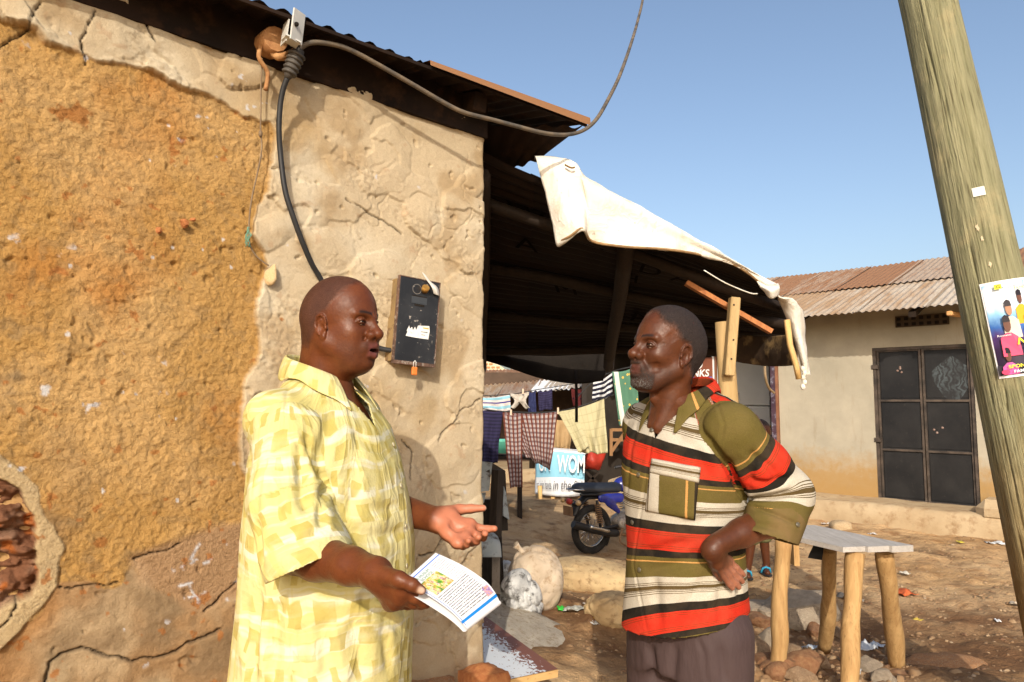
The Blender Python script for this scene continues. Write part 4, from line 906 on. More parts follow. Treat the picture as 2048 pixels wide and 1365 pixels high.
# ------------------------------------------------------------------ grey painted stall at the wall corner
M_gpaint = mottle('grey_blue_paint', (.28, .33, .37), (.42, .46, .48), 5, .7, .5, 25, .008, c3=(.08, .06, .05)); M_dk = woodmat('old_dark_wood', (.022, .017, .014), (.05, .038, .03), 2, 4, 8)
YS = 4.6
stl = empty('grey_stall', GG(985, 1180), 0, 'broken stall of grey painted boards on dark posts at the mud wall corner', 'stall')
def quadpl(name, ps, th, mat, parent, Y=None, wr=.0):
    mb = MB(); pts_ = [P(*p) for p in ps]; nrm = (pts_[1]-pts_[0]).cross(pts_[-1]-pts_[0]).normalized(); mb.prism(pts_, nrm*th); return mb.build(name, mat, parent, True)
quadpl('board', [(930, 920, 4.6), (985, 926, 4.6), (978, 982, 4.62), (930, 988, 4.6)], .02, M_gpaint, stl)
quadpl('board', [(930, 990, 4.64), (972, 986, 4.66), (968, 1006, 4.66), (930, 1006, 4.64)], .02, M_gpaint, stl)
quadpl('board', [(981, 924, 4.62), (1011, 942, 5.0), (1010, 960, 5.0), (979, 944, 4.6)], .03, M_dk, stl)
quadpl('board', [(1005, 965, 4.8), (1012, 985, 4.82), (1019, 1040, 4.86), (1007, 1032, 4.82)], .02, M_gpaint, stl)
mb = MB(); mb.bar(P(990, 1075, 4.6), P(996, 940, 4.62), .06, .06); mb.build('post', M_dk, stl, True)
mb = MB(); mb.bar(P(1009, 1060, 4.95), P(1004, 950, 4.95), .07, .05); mb.build('post', M_dk, stl, True)
quadpl('back_panel', [(930, 1000, 5.2), (1000, 1000, 5.2), (1008, 1170, 5.2), (930, 1180, 5.2)], .03, M_dk, stl)
mb = MB(); mb.bar(P(992, 1190, 4.4), P(992, 1110, 4.5), .05, .05); mb.build('leg', woodmat('grey_leg', (.16, .13, .1), (.24, .2, .16), 2, 4, 8), stl, True)
rows = [[P(930, 1062, 4.5), P(962, 1064, 4.42), P(984, 1064, 4.42), P(996, 1074, 4.42)], [P(930, 1085, 4.36), P(962, 1086, 4.34), P(986, 1086, 4.34), P(1001, 1090, 4.36)], [P(930, 1116, 4.34), P(962, 1115, 4.33), P(988, 1115, 4.33), P(1003, 1115, 4.36)]]
clothmesh('bent_sheet', rows, .006, M_gpaint, stl, wrinkle=.006, seed=51)
# ------------------------------------------------------------------ sacks and rubble
def sackmesh(name, seed, dims, wr=.05, sub=5, sq=2.6):
    bm = bmesh.new(); bmesh.ops.create_icosphere(bm, subdivisions=sub, radius=1); a = np.array([v.co[:] for v in bm.verts], np.float32)
    r = (np.abs(a)**sq).sum(1)**(-1/sq); a = a*r[:, None]
    rid = np.abs(fbm(a[:, 0]*1.6+seed, a[:, 1]*1.6, a[:, 2]*1.1, o=4, seed=seed)); big = fbm(a[:, 0]*.9+seed, a[:, 1]*.9, a[:, 2]*.9, o=2, seed=seed+5)
    a = a*(1 + wr*4*big - wr*2.2*np.exp(-(rid/.09)**2))[:, None]; a = a*np.array(dims)
    for v, p in zip(bm.verts, a): v.co = p
    for f in bm.faces: f.smooth = True
    me = bpy.data.meshes.new(name); bm.to_mesh(me); bm.free(); return me
M_sack = mottle('woven_sack', (.46, .36, .26), (.56, .46, .35), 6, .9, .6, 60, .008, c3=(.34, .24, .15)); M_sand = mottle('sandbag_weave', (.45, .31, .16), (.54, .40, .22), 6, .9, .6, 60, .008, c3=(.28, .18, .09))
M_poly = mottle('dirty_polythene', (.36, .36, .36), (.58, .58, .57), 7, .5, .8, 12, .02, c3=(.06, .055, .05), spec=.5)
p_ = GG(1072, 1228); o = link('white_sack', sackmesh('white_sack', 3, (.175, .16, .205), .026), M_sack); o.location = p_ + V((0, .15, .17)); o.rotation_euler = (0, .12, .3); tag(o, 'bulging dirty white woven sack standing behind the grey plastic bag', 'sack')
mb = MB(); tie = p_+V((-.085, .14, .355)); mb.tube([tie+V((.03, 0, -.06)), tie+V((.01, 0, -.02)), tie, tie+V((-.02, 0, .02)), tie+V((-.045, -.01, .045))], [.085, .045, .018, .016, .026], 12); n_ = mb.build('neck', M_sack, o, False); n_.matrix_parent_inverse = o.matrix_world.inverted() if False else (Matrix.Translation(o.location) @ o.rotation_euler.to_matrix().to_4x4()).inverted()
p_ = GG(1046, 1240); o = link('plastic_bag', sackmesh('plastic_bag', 9, (.135, .11, .165), .09, 5, 2.2), M_poly); o.location = p_ + V((-.01, .02, .13)); o.rotation_euler = (.1, -.3, .5); tag(o, 'crumpled grey plastic bag in front of the white sack', 'bag')
p_ = GG(1018, 1180); o = link('plastic_bag', sackmesh('plastic_bag', 14, (.11, .1, .1), .09, 4, 2.2), M_poly); o.location = p_ + V((-.05, .05, .12)); tag(o, 'smaller grey plastic bag against the broken stall leg', 'bag')
p_ = GG(1185, 1184); o = link('sandbag', sackmesh('sandbag', 21, (.36, .22, .12), .03, 5, 2.4), M_sand); o.location = p_ + V((0, .2, .06)); o.rotation_euler = (.12, .1, -.25); tag(o, 'flat tan sandbag lying between the sacks and the motorbike', 'sandbag')
p_ = GG(1232, 1252); o = link('sandbag', sackmesh('sandbag', 25, (.22, .17, .11), .03, 5, 2.4), M_sand); o.location = p_ + V((.03, .12, .05)); o.rotation_euler = (0, .1, .5); tag(o, 'smaller tan sandbag half hidden behind the striped shirt', 'sandbag')
M_slab = mottle('grey_mud_slab', (.33, .29, .235), (.42, .37, .30), 5, .92, .6, 40, .01, c3=(.25, .19, .13))
o = link('slab', rockmesh('slab', 31, 4, .35, .14, .5), M_slab); o.location = GG(1040, 1285) + V((-.05, .15, -.02)); o.scale = (.42, .36, .30); o.rotation_euler = (.05, .25, -.35); tag(o, 'sloping grey mud covered slab behind the peeling white board', 'slab')
# peeling white board on stones
k = NT('peeling_white'); co = k.coord('Object'); sx = k.n('SeparateXYZ', {0: co}, 0)
uvp = k.attr('uv2', 'Vector'); e_ = k.n('SeparateXYZ', {0: uvp}, 0); f = k.noise(k.mapping(uvp, (14, 30, 1)), 1.0, 6, .65, .4)
lim = k.math('ADD', f, k.math('MULTIPLY', k.math('POWER', e_, 3.0), .42)); msk = k.ramp(lim, [(.625, 0.0), (.64, 1.0)])
c = k.mix(msk, (.66, .70, .74), (.20, .075, .045)); M_peel = k.fin(c, .5, 0, k.bump(k.math('MULTIPLY', msk, -1.0), .4, .003), .4)
M_wedge = woodmat('board_edge', (.50, .30, .11), (.58, .37, .16), 0, 4, 6)
bz = .40
bq = [G(962, 1228, bz), G(1116, 1340, bz), G(1010, 1362, bz), G(900, 1268, bz)]
bq = [bq[0], bq[1], bq[2], bq[3]]
A, B = np.meshgrid(np.linspace(0, 1, 20), np.linspace(0, 1, 20), indexing='ij')
pp = sum(np.array(q_)*w_[..., None] for q_, w_ in zip(bq, ((1-A)*B, A*B, A*(1-B), (1-A)*(1-B))))
pp[..., 2] += .003
wb = empty('peeling_board', bq[1], 0, 'low board with peeling white paint lying at the foot of the mud wall corner', 'board')
me = gridmesh('painted_face', pp); attr(me, 'uv2', np.stack([B, A*.9, 0*A], -1).reshape(-1, 3)); o = link('painted_face', me, M_peel, wb); o.matrix_parent_inverse = pinv(wb)
mb = MB(); mb.prism(bq, (0, 0, -.028)); mb.build('plank', M_wedge, wb, True)
for t_ in (.25, .85):
    p_ = (bq[0]+bq[3])/2*(1-t_) + (bq[1]+bq[2])/2*t_; o = link('support_stone', rockmesh('support_stone', int(t_*50), 3, .8), M_stone); o.location = (p_.x, p_.y, .18); o.scale = (.12, .12, .22); tag(o, 'dark stone under the %s end of the peeling board' % ('near' if t_ > .5 else 'far'), 'stone')
# rubble stones
M_stone2 = mottle('stone_red', (.26, .12, .06), (.36, .2, .1), 5, .92, .7, 40, .02); M_stone3 = mottle('stone_grey', (.28, .22, .16), (.38, .31, .23), 5, .92, .7, 40, .02)
rms = [rockmesh('stone', 60+i, 4, .65, .16, .0) for i in range(6)]
for i, m_ in enumerate(rms): m_.materials.append((M_stone, M_stone2, M_stone3)[i % 3])
rg = np.random.RandomState(11); seen_ = {}
spots = [(1560, 1345, .10), (1500, 1310, .13), (1530, 1330, .08), (1610, 1345, .12), (1640, 1335, .09), (1585, 1310, .08), (1490, 1345, .09), (1600, 1365, .1), (1740, 1340, .08), (1700, 1330, .07), (1550, 1290, .11), (1630, 1270, .10), (1560, 1355, .08), (1505, 1290, .09), (1770, 1365, .08), (1680, 1275, .08), (1520, 1250, .12), (1600, 1230, .09)]
for x, y, r in spots:
    p_ = GG(x, y); o = inst('stone', rms[rg.randint(6)], None, p_ + V((0, 0, r*.25)), (rg.uniform(-.3, .3), rg.uniform(-.3, .3), rg.uniform(0, 6)), (r, r*rg.uniform(.7, 1.1), r*rg.uniform(.7, 1.1)))
    legs_ = {'front table leg': (1692, 1365), 'right table leg': (1792, 1328), 'left table leg': (1556, 1346), 'rear table leg': (1652, 1308)}; ln_ = min(legs_, key=lambda q_: math.hypot(legs_[q_][0]-x, (legs_[q_][1]-y)*2)); lx_, ly_ = legs_[ln_]
    ci_ = ('brown', 'reddish', 'grey')[rms.index(o.data) % 3]; sz_ = 'large' if r > .105 else 'small' if r < .085 else 'medium'
    sd_ = 'behind' if y < ly_-25 else ('left of' if x < lx_ else 'right of')
    lb_ = '%s %s stone in the rubble %s the %s' % (sz_, ci_, sd_, ln_)
    if lb_ in seen_: lb_ = ('tiny' if r < seen_[lb_] else 'fairly') + ' ' + lb_
    seen_[lb_] = r; tag(o, lb_, 'stone', 'rubble stones by the table')
o = link('boulder', rockmesh('boulder', 77, 5, .6, .14, .0), M_stone3); o.location = GG(1600, 1255)+V((0, .1, .05)); o.scale = (.30, .25, .30); tag(o, 'large rounded boulder in shadow behind the table legs', 'boulder')
o = link('boulder', rockmesh('boulder', 79, 5, .5, .14, .0), M_stone3); o.location = GG(1530, 1235)+V((0, .1, .0)); o.scale = (.26, .22, .26); tag(o, 'pale boulder beside the waist of the striped shirt', 'boulder')
o = link('stone', rockmesh('stone_pl', 81, 3, .8, .2, .2), M_con); o.location = G(1683, 1060)+V((0, 0, .03)); o.scale = (.13, .1, .1); tag(o, 'single tan stone against the plinth of the cream house', 'stone')
o = link('mound', rockmesh('mound', 83, 5, .4, .15, .1), M_fnd); o.location = GG(1900, 1330)+V((0, .05, -.02)); o.scale = (.22, .13, .14); tag(o, 'low dark earth mound near the foot of the leaning pole', 'mound')
# pebbles and leaf bits nobody could count
pv, pq = [], []
for i in range(4200):
    y_ = rg.uniform(3.2, 7.5); x_ = rg.uniform(.1, 1.0)*y_*.75; s_ = abs(rg.normal(.005, .007))+.003; a_ = rg.uniform(0, 6.28)
    z_ = gz(x_, y_) if i % 1 == 0 else 0
    b0 = len(pv); ca, sa = math.cos(a_), math.sin(a_); f_ = rg.uniform(.4, 1)
    for dx, dy, dz in ((-1, -.6, -.2), (1, -.7, -.2), (.9, .7, -.2), (-.8, .6, -.2), (-.5, -.3, .6), (.5, -.4, .7), (.4, .4, .55), (-.4, .3, .65)):
        pv.append((x_+(dx*ca-dy*sa)*s_, y_+(dx*sa+dy*ca)*s_*f_, z_+dz*s_*f_))
    pq += [(b0+4, b0+5, b0+6, b0+7), (b0, b0+1, b0+5, b0+4), (b0+1, b0+2, b0+6, b0+5), (b0+2, b0+3, b0+7, b0+6), (b0+3, b0, b0+4, b0+7)]
k = NT('pebble'); rnd = k.noise(k.coord('Object'), 9, 2); M_peb = k.fin(k.ramp(rnd, [(.3, (.16, .08, .04)), (.5, (.26, .16, .08)), (.62, (.34, .23, .13)), (.8, (.42, .33, .24))]), .9)
for i in range(700):
    y_ = rg.uniform(3.25, 4.9); x_ = rg.normal(1.62, .42); s_ = abs(rg.normal(.012, .016))+.006; a_ = rg.uniform(0, 6.28); z_ = gz(x_, y_); b0 = len(pv); ca, sa = math.cos(a_), math.sin(a_); f_ = rg.uniform(.5, 1)
    for dx, dy, dz in ((-1, -.6, -.3), (1, -.7, -.3), (.9, .7, -.3), (-.8, .6, -.3), (-.5, -.3, .7), (.6, -.4, .5), (.4, .4, .8), (-.4, .3, .6)):
        dx, dy, dz = dx*rg.uniform(.7, 1.2), dy*rg.uniform(.7, 1.2), dz*rg.uniform(.7, 1.2); pv.append((x_+(dx*ca-dy*sa)*s_, y_+(dx*sa+dy*ca)*s_*f_, z_+dz*s_*f_))
    pq += [(b0+4, b0+5, b0+6, b0+7), (b0, b0+1, b0+5, b0+4), (b0+1, b0+2, b0+6, b0+5), (b0+2, b0+3, b0+7, b0+6), (b0+3, b0, b0+4, b0+7)]
pb_ = link('gravel', npmesh('gravel', pv, pq), M_peb); tag(pb_, kind='stuff')
# litter
def litter(x, y, s, col, lab, rough=.5, z=.012, seed=0):
    s *= .8; col = tuple(c_*.82 for c_ in col)
    p_ = GG(x, y); nu = 9; A, B = np.meshgrid(np.linspace(-1, 1, nu), np.linspace(-1, 1, nu), indexing='ij')
    a = A*s*(1+.3*fbm(A+seed, B, o=2, seed=seed)); b = B*s*.6*(1+.3*fbm(A, B+seed, o=2, seed=seed+1)); th = seed*1.7
    hgt = z + np.abs(fbm(A*1.5+seed, B*1.5, o=3, seed=seed))*s*.7
    pts = np.stack([p_.x + a*math.cos(th)-b*math.sin(th), p_.y + a*math.sin(th)+b*math.cos(th), p_.z + hgt], -1)
    o = link('litter', gridmesh('litter', pts), mottle('litter_%d' % seed, col, tuple(min(.85, c_*1.2) for c_ in col), 20, rough, .3), None, True)
    md = o.modifiers.new('s', 'SOLIDIFY'); md.thickness = .002; return tag(o, lab, 'litter', None, 'thing')
litter(1122, 1222, .05, (.05, .55, .06), 'bright green plastic scrap beside the white sack', seed=1)
litter(1150, 1225, .09, (.5, .5, .45), 'clear crumpled plastic next to the green scrap', seed=2)
litter(1185, 1250, .05, (.62, .62, .6), 'white plastic lump in the dark mud before the sandbags', seed=3)
litter(1190, 1246, .02, (.7, .42, .03), 'tiny yellow cap on the white plastic lump', seed=4, z=.03)
litter(1178, 1215, .05, (.6, .55, .5), 'pale paper scrap near the smaller sandbag', seed=5)
litter(1735, 1300, .09, (.58, .60, .62), 'white plastic bag scrap between the table legs', .4, seed=6)
litter(1755, 1295, .05, (.50, .55, .62), 'bluish plastic scrap beside the right table leg', .4, seed=7)
litter(1712, 1350, .05, (.62, .62, .6), 'small white scrap at the foot of the front table leg', seed=8)
litter(1835, 1245, .045, (.55, .40, .07), 'yellow banana peel on the open ground', seed=9)
litter(1995, 1246, .03, (.7, .7, .7), 'white paper crumple near the leaning pole', seed=10)
litter(1990, 1090, .09, (.52, .55, .58), 'clear plastic litter along the plinth', .4, seed=11)
litter(1920, 1087, .05, (.6, .5, .08), 'yellow wrapper along the plinth', .4, seed=12)
litter(1745, 1070, .05, (.7, .7, .7), 'white paper scrap along the plinth', seed=13)
litter(1805, 1190, .12, (.55, .12, .04), 'red rag trodden into the dirt', .9, seed=14)
litter(1650, 1050, .05, (.65, .6, .55), 'grey paper scrap beside the tan stone', seed=15)
litter(1700, 1200, .10, (.27, .24, .2), 'flat grey cardboard on the ground behind the table', .9, seed=16, z=.004)
litter(1620, 1300, .06, (.55, .6, .65), 'pale blue straw wrapper in the rubble', .4, seed=17)
litter(1810, 1150, .05, (.6, .55, .46), 'cream paper scrap on the bare path', .8, seed=18)
litter(1480, 1345, .07, (.02, .02, .022), 'black plastic scrap at the post foot', .4, seed=19)
litter(2035, 1212, .06, (.5, .42, .32), 'flat tan tile piece at the pole foot', .9, seed=20)
# ------------------------------------------------------------------ small table of poles
M_leg = woodmat('peeled_pole', (.30, .165, .06), (.50, .32, .14), 2, 3.5, 9, bump=.7); M_top = woodmat('grey_plank', (.36, .33, .30), (.50, .47, .44), 1, 4, 14)
tz = .70; ta, tb, tc = G(1690, 1096, tz), G(1822, 1090, tz), G(1631, 1051, tz); td = ta + (tc-tb)
tab = empty('pole_table', GG(1680, 1330), 0, 'small rough table with grey plank top on four peeled wooden poles', 'table')
nb = 3
for i in range(nb):
    f0, f1 = i/nb + (.008 if i else 0), (i+1)/nb
    a = ta + (tb-ta)*f0; b = ta + (tb-ta)*f1; c = td + (tc-td)*f1; d = td + (tc-td)*f0; e = (d-a)*(.02*((i*7) % 3-1))
    mb = MB(); mb.prism([a-e, b-e, c+e, d+e], (0, 0, -.026 - .003*i)); mb.build('plank', M_top, tab, True)
def polegeo(name, top, bot, r, seed):
    mb = MB(); ts = np.linspace(0, 1, 14); pts_ = [top + (bot-top)*t + V((.019*fbm(np.array([t*3+seed]), np.array([seed*1.]), o=2)[0], .02*fbm(np.array([t*3]), np.array([seed*2.]), o=2)[0], 0)) for t in ts]
    rs = [float(r*(1+.18*fbm(np.array([t*5+seed]), np.array([3.3]), o=2, seed=seed)[0])*(.94+.1*t)) for t in ts]
    mb.tube(pts_, rs, 16); return mb.build(name, M_leg, tab, True)
polegeo('leg', P(1712, 1104, 3.72), V((*P(1692, 1365, 3.60).xy, -.06)), .045, 1)
polegeo('leg', P(1772, 1100, 3.80), V((*GG(1792, 1328).xy, -.06)), .045, 2)
polegeo('leg', P(1566, 1076, 3.86), V((*GG(1556, 1346).xy, -.06)), .042, 3)
polegeo('leg', P(1660, 1098, 4.02), V((*GG(1652, 1308).xy, -.06)), .041, 4)
mb = MB(); mb.bar(P(1590, 1130, 3.95), P(1588, 1085, 3.95), .06, .03); mb.build('cross_piece', M_leg, tab, True)
rows = [[P(1628, 1090, 3.95), P(1648, 1092, 3.95)], [P(1620, 1105, 3.95), P(1646, 1108, 3.92)], [P(1616, 1116, 3.95), P(1644, 1120, 3.95)]]
o = clothmesh('black_rag', rows, .005, mottle('rag_black', (.012, .012, .013), (.02, .02, .02), 5, .95, .2), None, wrinkle=.01, seed=61); tag(o, 'black rag hanging under the table top', 'rag')
# ------------------------------------------------------------------ leaning power pole with its poster
YP = 3.0
pb0 = V((P(2184, 1476, YP).x, YP, 0)); ptop = P(1855, 0, 3.05); pb0 = pb0 + (pb0-ptop).normalized()*.3; pdir = (ptop-pb0); pk = pdir*2.1
k = NT('pole_wood'); uv = k.attr('uv2', 'Vector'); f = k.noise(k.mapping(uv, (16, 1.2, 1)), 2.2, 6, .65, .3); f2 = k.noise(k.mapping(uv, (60, 2, 1)), 2.0, 4, .6); zv = k.n('SeparateXYZ', {0: uv}, 1)
c = k.mix(k.ramp(f, [(.3, 0.0), (.7, 1.0)]), (.165, .16, .085), (.33, .31, .185)); c = k.mix(k.ramp(f2, [(.56, 0.0), (.68, .85)]), c, (.085, .07, .035))
c = k.mix(k.ramp(k.math('MULTIPLY', k.math('ADD', zv, k.math('MULTIPLY', f, .6)), .5), [(.62, .85), (1.0, 0.0)]), c, (.24, .135, .045)); c = k.mix(k.ramp(k.noise(uv, 5, 5, .6), [(.55, 0.0), (.7, .5)]), c, (.44, .36, .2))
M_pw = k.fin(c, .85, 0, k.bump(k.math('ADD', f, f2), .9, .012), .2)
nA, nZ = 180, 320; A, B = np.meshgrid(np.linspace(0, 2*np.pi, nA), np.linspace(0, 1, nZ), indexing='ij')
hl = B*pk.length
rr = np.maximum(.112, .162 - .0142*hl)*(1 + .015*fbm(np.cos(A)*1.5, np.sin(A)*1.5, hl*1.2, o=3, seed=401)) - .012*np.exp(-(np.abs(fbm(np.cos(A)*5, np.sin(A)*5, hl*.35, o=3, seed=402))/.022)**2) + .010*np.maximum(0, fbm(np.cos(A)*3, np.sin(A)*3, hl*3, o=2, seed=403)-.35)
zq = pk.normalized(); xq = V((1, 0, 0)); xq = (xq - zq*xq.dot(zq)).normalized(); yq = zq.cross(xq)
pts = hl[..., None]*np.array(zq) + (rr*np.cos(A))[..., None]*np.array(xq) + (rr*np.sin(A))[..., None]*np.array(yq)
me = gridmesh('power_pole', pts); attr(me, 'uv2', np.stack([A*.15, hl, 0*A], -1).reshape(-1, 3)); pole = link('power_pole', me, M_pw, None, True); pole.location = pb0
tag(pole, 'thick leaning greenish wooden power pole at the right edge', 'pole')
def onpole(a, h, off=.0):       # a = angle in radians from the side facing the camera, h = height along the pole
    r_ = max(.112, .162 - .0142*h) + off; an = -math.pi/2 + a
    return pb0 + zq*h + xq*(r_*math.cos(an)) + yq*(r_*math.sin(an))
def hpole(py):                  # distance along the axis for a pixel row
    best = min(np.linspace(0, pk.length, 600), key=lambda h_: abs(proj(pb0+zq*h_ + V((0, -.14, 0)))[1]-py)); return float(best)
def proj(p):
    q_ = V(p)-V((0, 0, CAMZ)); f_ = q_.y*math.cos(PITCH)+q_.z*math.sin(PITCH); u_ = -q_.y*math.sin(PITCH)+q_.z*math.cos(PITCH); return (1024+FPX*q_.x/f_, 682.5-FPX*u_/f_)
M_tin = mottle('tin_tag', (.6, .58, .52), (.7, .68, .62), 9, .5, .2); M_chip = mottle('bare_chip', (.52, .42, .28), (.6, .5, .34), 9, .8, .2)
def polepatch(name, mat, a0, a1, h0, h1, off, parent, n_=8, m_=4):
    A, B = np.meshgrid(np.linspace(a0, a1, n_), np.linspace(h0, h1, m_), indexing='ij')
    pts = np.array([[(onpole(A[i, j], B[i, j], off) - pb0)[:] for j in range(m_)] for i in range(n_)]); me = gridmesh(name, pts)
    return link(name, me, mat, parent, True)
h_ = hpole(376); polepatch('metal_tag', M_tin, -.55, -.18, h_-.02, h_+.018, .004, pole)
for (py, a, sa, sh) in ((446, -.62, .06, .014), (470, -.56, .05, .01), (524, -.5, .05, .012), (742, -.1, .04, .02), (720, -.6, .02, .006), (760, -.05, .05, .03), (800, -.2, .04, .02)):
    h_ = hpole(py); mbc = MB(); mbc.poly([onpole(a+sa*.8*(1+.5*math.sin(7*t_+py))*math.cos(t_), h_+sh*(1+.4*math.cos(5*t_+py))*math.sin(t_), .0035)-pb0 for t_ in np.linspace(0, 6.28, 12)[:-1]]); mbc.build('chip', M_chip, pole)
# poster (flat print wrapped on the pole): invented figures in flat colours, lettering as printed
hT, hB = hpole(560), hpole(752); pst = empty('poster', onpole(.5, hB), 0, 'colourful music poster with white border pasted on the leaning pole', 'poster')
a0, a1 = -.90, .66
def pp_(u, v, off): return onpole(a0+(a1-a0)*u, hB+(hT-hB)*v, off)
def pmat(nm, c, c2=None): return mottle('print_'+nm, c, c2 or tuple(x*1.12 for x in c), 8, .45, 0)
def ppoly(name, uvs, mat, off, parent=pst, n_=1):
    mb = MB(); mb.poly([pp_(min(max(u, .03), 1), min(max(v, .03), .97), off) for u, v in uvs]); return mb.build(name, mat, parent, True)
def pgrid(name, u0, u1, v0, v1, mat, off):
    A, B = np.meshgrid(np.linspace(u0, u1, 14), np.linspace(v0, v1, 12), indexing='ij')
    pts = np.array([[pp_(A[i, j], B[i, j], off)[:] for j in range(12)] for i in range(14)]); me = gridmesh(name, pts); attr(me, 'uv2', np.stack([A, B, 0*A], -1).reshape(-1, 3)); o = link(name, me, mat, pst, True); o.matrix_parent_inverse = pinv(pst); return o
pgrid('sheet', 0, 1, 0, 1, pmat('paper', (.78, .78, .80)), .004)
k = NT('print_ground'); uv = k.attr('uv2', 'Vector'); vy = k.n('SeparateXYZ', {0: uv}, 1); vv = k.math('ADD', vy, k.math('MULTIPLY', k.math('SUBTRACT', k.noise(uv, 4, 4), .5), .25))
M_pg = k.fin(k.ramp(vv, [(.0, (.01, .01, .02)), (.3, (.03, .012, .05)), (.42, (.07, .03, .14)), (.52, (.03, .12, .40)), (.66, (.25, .50, .75)), (.78, (.75, .78, .84)), (.93, (.62, .72, .85)), (1, (.15, .42, .72))]), .4, spec=.4)
pgrid('print', .03, 1, .025, .975, M_pg, .006)
def disc(cu, cv, ru, rv, mat, off, n_=14, nm='print'): return ppoly(nm, [(cu+ru*math.cos(a), cv+rv*math.sin(a)) for a in np.linspace(0, 2*math.pi, n_, endpoint=False)], mat, off)
skin1, skin2 = pmat('skin', (.34, .17, .1)), pmat('skin_dark', (.12, .05, .035)); pink = pmat('pink', (.75, .07, .16)); orng = pmat('orange', (.75, .35, .03)); dark = pmat('dark', (.015, .012, .02)); crm = pmat('cream', (.62, .55, .46)); mag = pmat('magenta', (.62, .12, .38)); ylw = pmat('yellow', (.80, .72, .03)); wht = pmat('white', (.8, .8, .8))
def fig(cu, cv, s, body, skn, off, hair=True):
    ppoly('print', [(cu-1.6*s, cv-3.6*s), (cu+1.6*s, cv-3.6*s), (cu+1.5*s, cv-1.5*s), (cu+.5*s, cv-.95*s), (cu-.5*s, cv-.95*s), (cu-1.5*s, cv-1.5*s)], body, off)
    disc(cu, cv, .62*s, .85*s, skn, off+.0012)
    if hair: ppoly('print', [(cu-.65*s, cv+.3*s), (cu+.65*s, cv+.3*s), (cu+.5*s, cv+.95*s), (cu-.1*s, cv+1.15*s), (cu-.6*s, cv+.9*s)], dark, off+.0022)
fig(.62, .80, .075, orng, skin2, .009); fig(.38, .70, .085, crm, skin1, .0125); fig(.30, .54, .09, pink, skin2, .016); fig(.66, .56, .055, skin2, skin1, .0125)
fig(.22, .225, .075, mag, skin2, .0125); fig(.55, .215, .085, wht, pmat('skin_red', (.45, .18, .12)), .0125)
ppoly('print', [(.02, .02), (1, .02), (1, .13), (.02, .13)], dark, .019)
def ptext(s, u, v, hu, mat, off=.021, shear=0, bold=0):
    o = textmesh('lettering', s, 1.0, mat, pst, shear=shear, off=bold); me = o.data
    for vt in me.vertices:
        x, y = vt.co.x*hu, vt.co.y*hu*.5; vt.co = pp_(min(u+x, 1), v+y, off)
    o.matrix_parent_inverse = pinv(pst)
ptext('SUPER BIFA', .36, .925, .12, wht, bold=.02); ptext('FAMILY', .52, .885, .08, ylw); ppoly('print', [(.23, .915), (.34, .915), (.34, .965), (.23, .965)], ylw, .020); ptext('G', .255, .925, .09, dark, .023)
ptext('Nkwagala', .38, .325, .19, ylw, shear=.25, bold=.02); ptext('SPONSORED BY', .19, .095, .095, ylw, bold=.02); ptext('FAMILY BAND', .25, .045, .08, wht, bold=.02)
ptext('Romansi', .12, .425, .06, wht); disc(.14, .06, .06, .025, pink, .021)
# ------------------------------------------------------------------ things on the mud wall
M_cable = mottle('cable_black', (.012, .012, .013), (.02, .02, .021), 9, .55, .1, spec=.4); M_cableu = mottle('cable_dusty', (.06, .055, .05), (.16, .12, .08), 14, .7, .1)
po = lambda x, y, off: onplane(x, y, WC + WN*off, WN)
OFC = lambda o_: o_
def tubeobj(name, pts, r, mat, lab=None, cat=None, n_=8, k_=8, parent=None):
    mb = MB(); mb.tube(catmull(pts, k_), r, n_); o = mb.build(name, mat, parent, parent is not None)
    return tag(o, lab, cat) if parent is None else o
up = [po(592, 112, .13), po(600, 98, .135), po(622, 86, .15), po(660, 88, .155), po(700, 100, .16), po(760, 132, .16), po(830, 172, .165), po(890, 207, .17), po(930, 226, .18), po(985, 240, .19), po(1030, 252, .20), po(1085, 266, .21), po(1130, 270, .21), po(1165, 262, .20)]
up += [P(1192, 240, 2.95), P(1216, 200, 3.05), P(1240, 150, 3.2), P(1262, 88, 3.6), P(1276, 40, 4.0), P(1287, -10, 4.4), P(1296, -90, 5.0)]
tubeobj('service_cable', up, .0085, M_cableu, 'black power cable looping under the eave and rising into the sky', 'cable')
cl = empty('cable_clamp', po(590, 120, .13), 0, 'ribbed black cable clamp hanging from a white angle bracket on the log end', 'clamp')
M_rub = mottle('clamp_rubber', (.05, .045, .04), (.085, .075, .065), 12, .6, .1); M_zinc = mottle('bracket_zinc', (.50, .50, .47), (.62, .61, .57), 9, .45, .1, metal=.2)
a_, b_ = po(598, 100, .135), po(574, 158, .115)
mb = MB(); mb.tube([a_, a_+(b_-a_)*.25, a_+(b_-a_)*.8, b_], [.018, .024, .02, .009], 12); mb.build('clamp_body', M_rub, cl, True)
dd = (b_-a_).normalized(); R_ = dd.to_track_quat('Z', 'Y').to_matrix()
for t_ in (.2, .35, .5, .65, .8):
    mb = MB(); mb.torus(a_+(b_-a_)*t_, .026-.008*t_, .006, R_, 16, 6); mb.build('rib', M_rub, cl, True)
mb = MB(); bx = po(570, 66, .16); mb.box(bx, (.004, .05, .075), Euler((0, .1, AL)).to_matrix()); mb.box(bx + V((.045, -.015, .012)), (.006, .05, .10), Euler((0, .12, AL-1.1)).to_matrix()); mb.box(bx+V((.022, -.005, -.03)), (.05, .045, .005), Euler((0, .2, AL)).to_matrix()); br = mb.build('bracket', M_zinc, cl, True)
mb = MB(); mb.ball(bx+V((.046, -.03, .012)), (.008, .006, .008), None, 2); o = mb.build('bolt_hole', M_black, br)
mb = MB(); mb.box(po(589, 84, .15), (.022, .02, .035), Euler((0, .2, AL)).to_matrix(), .004); mb.build('link_plate', M_zinc, cl, True)
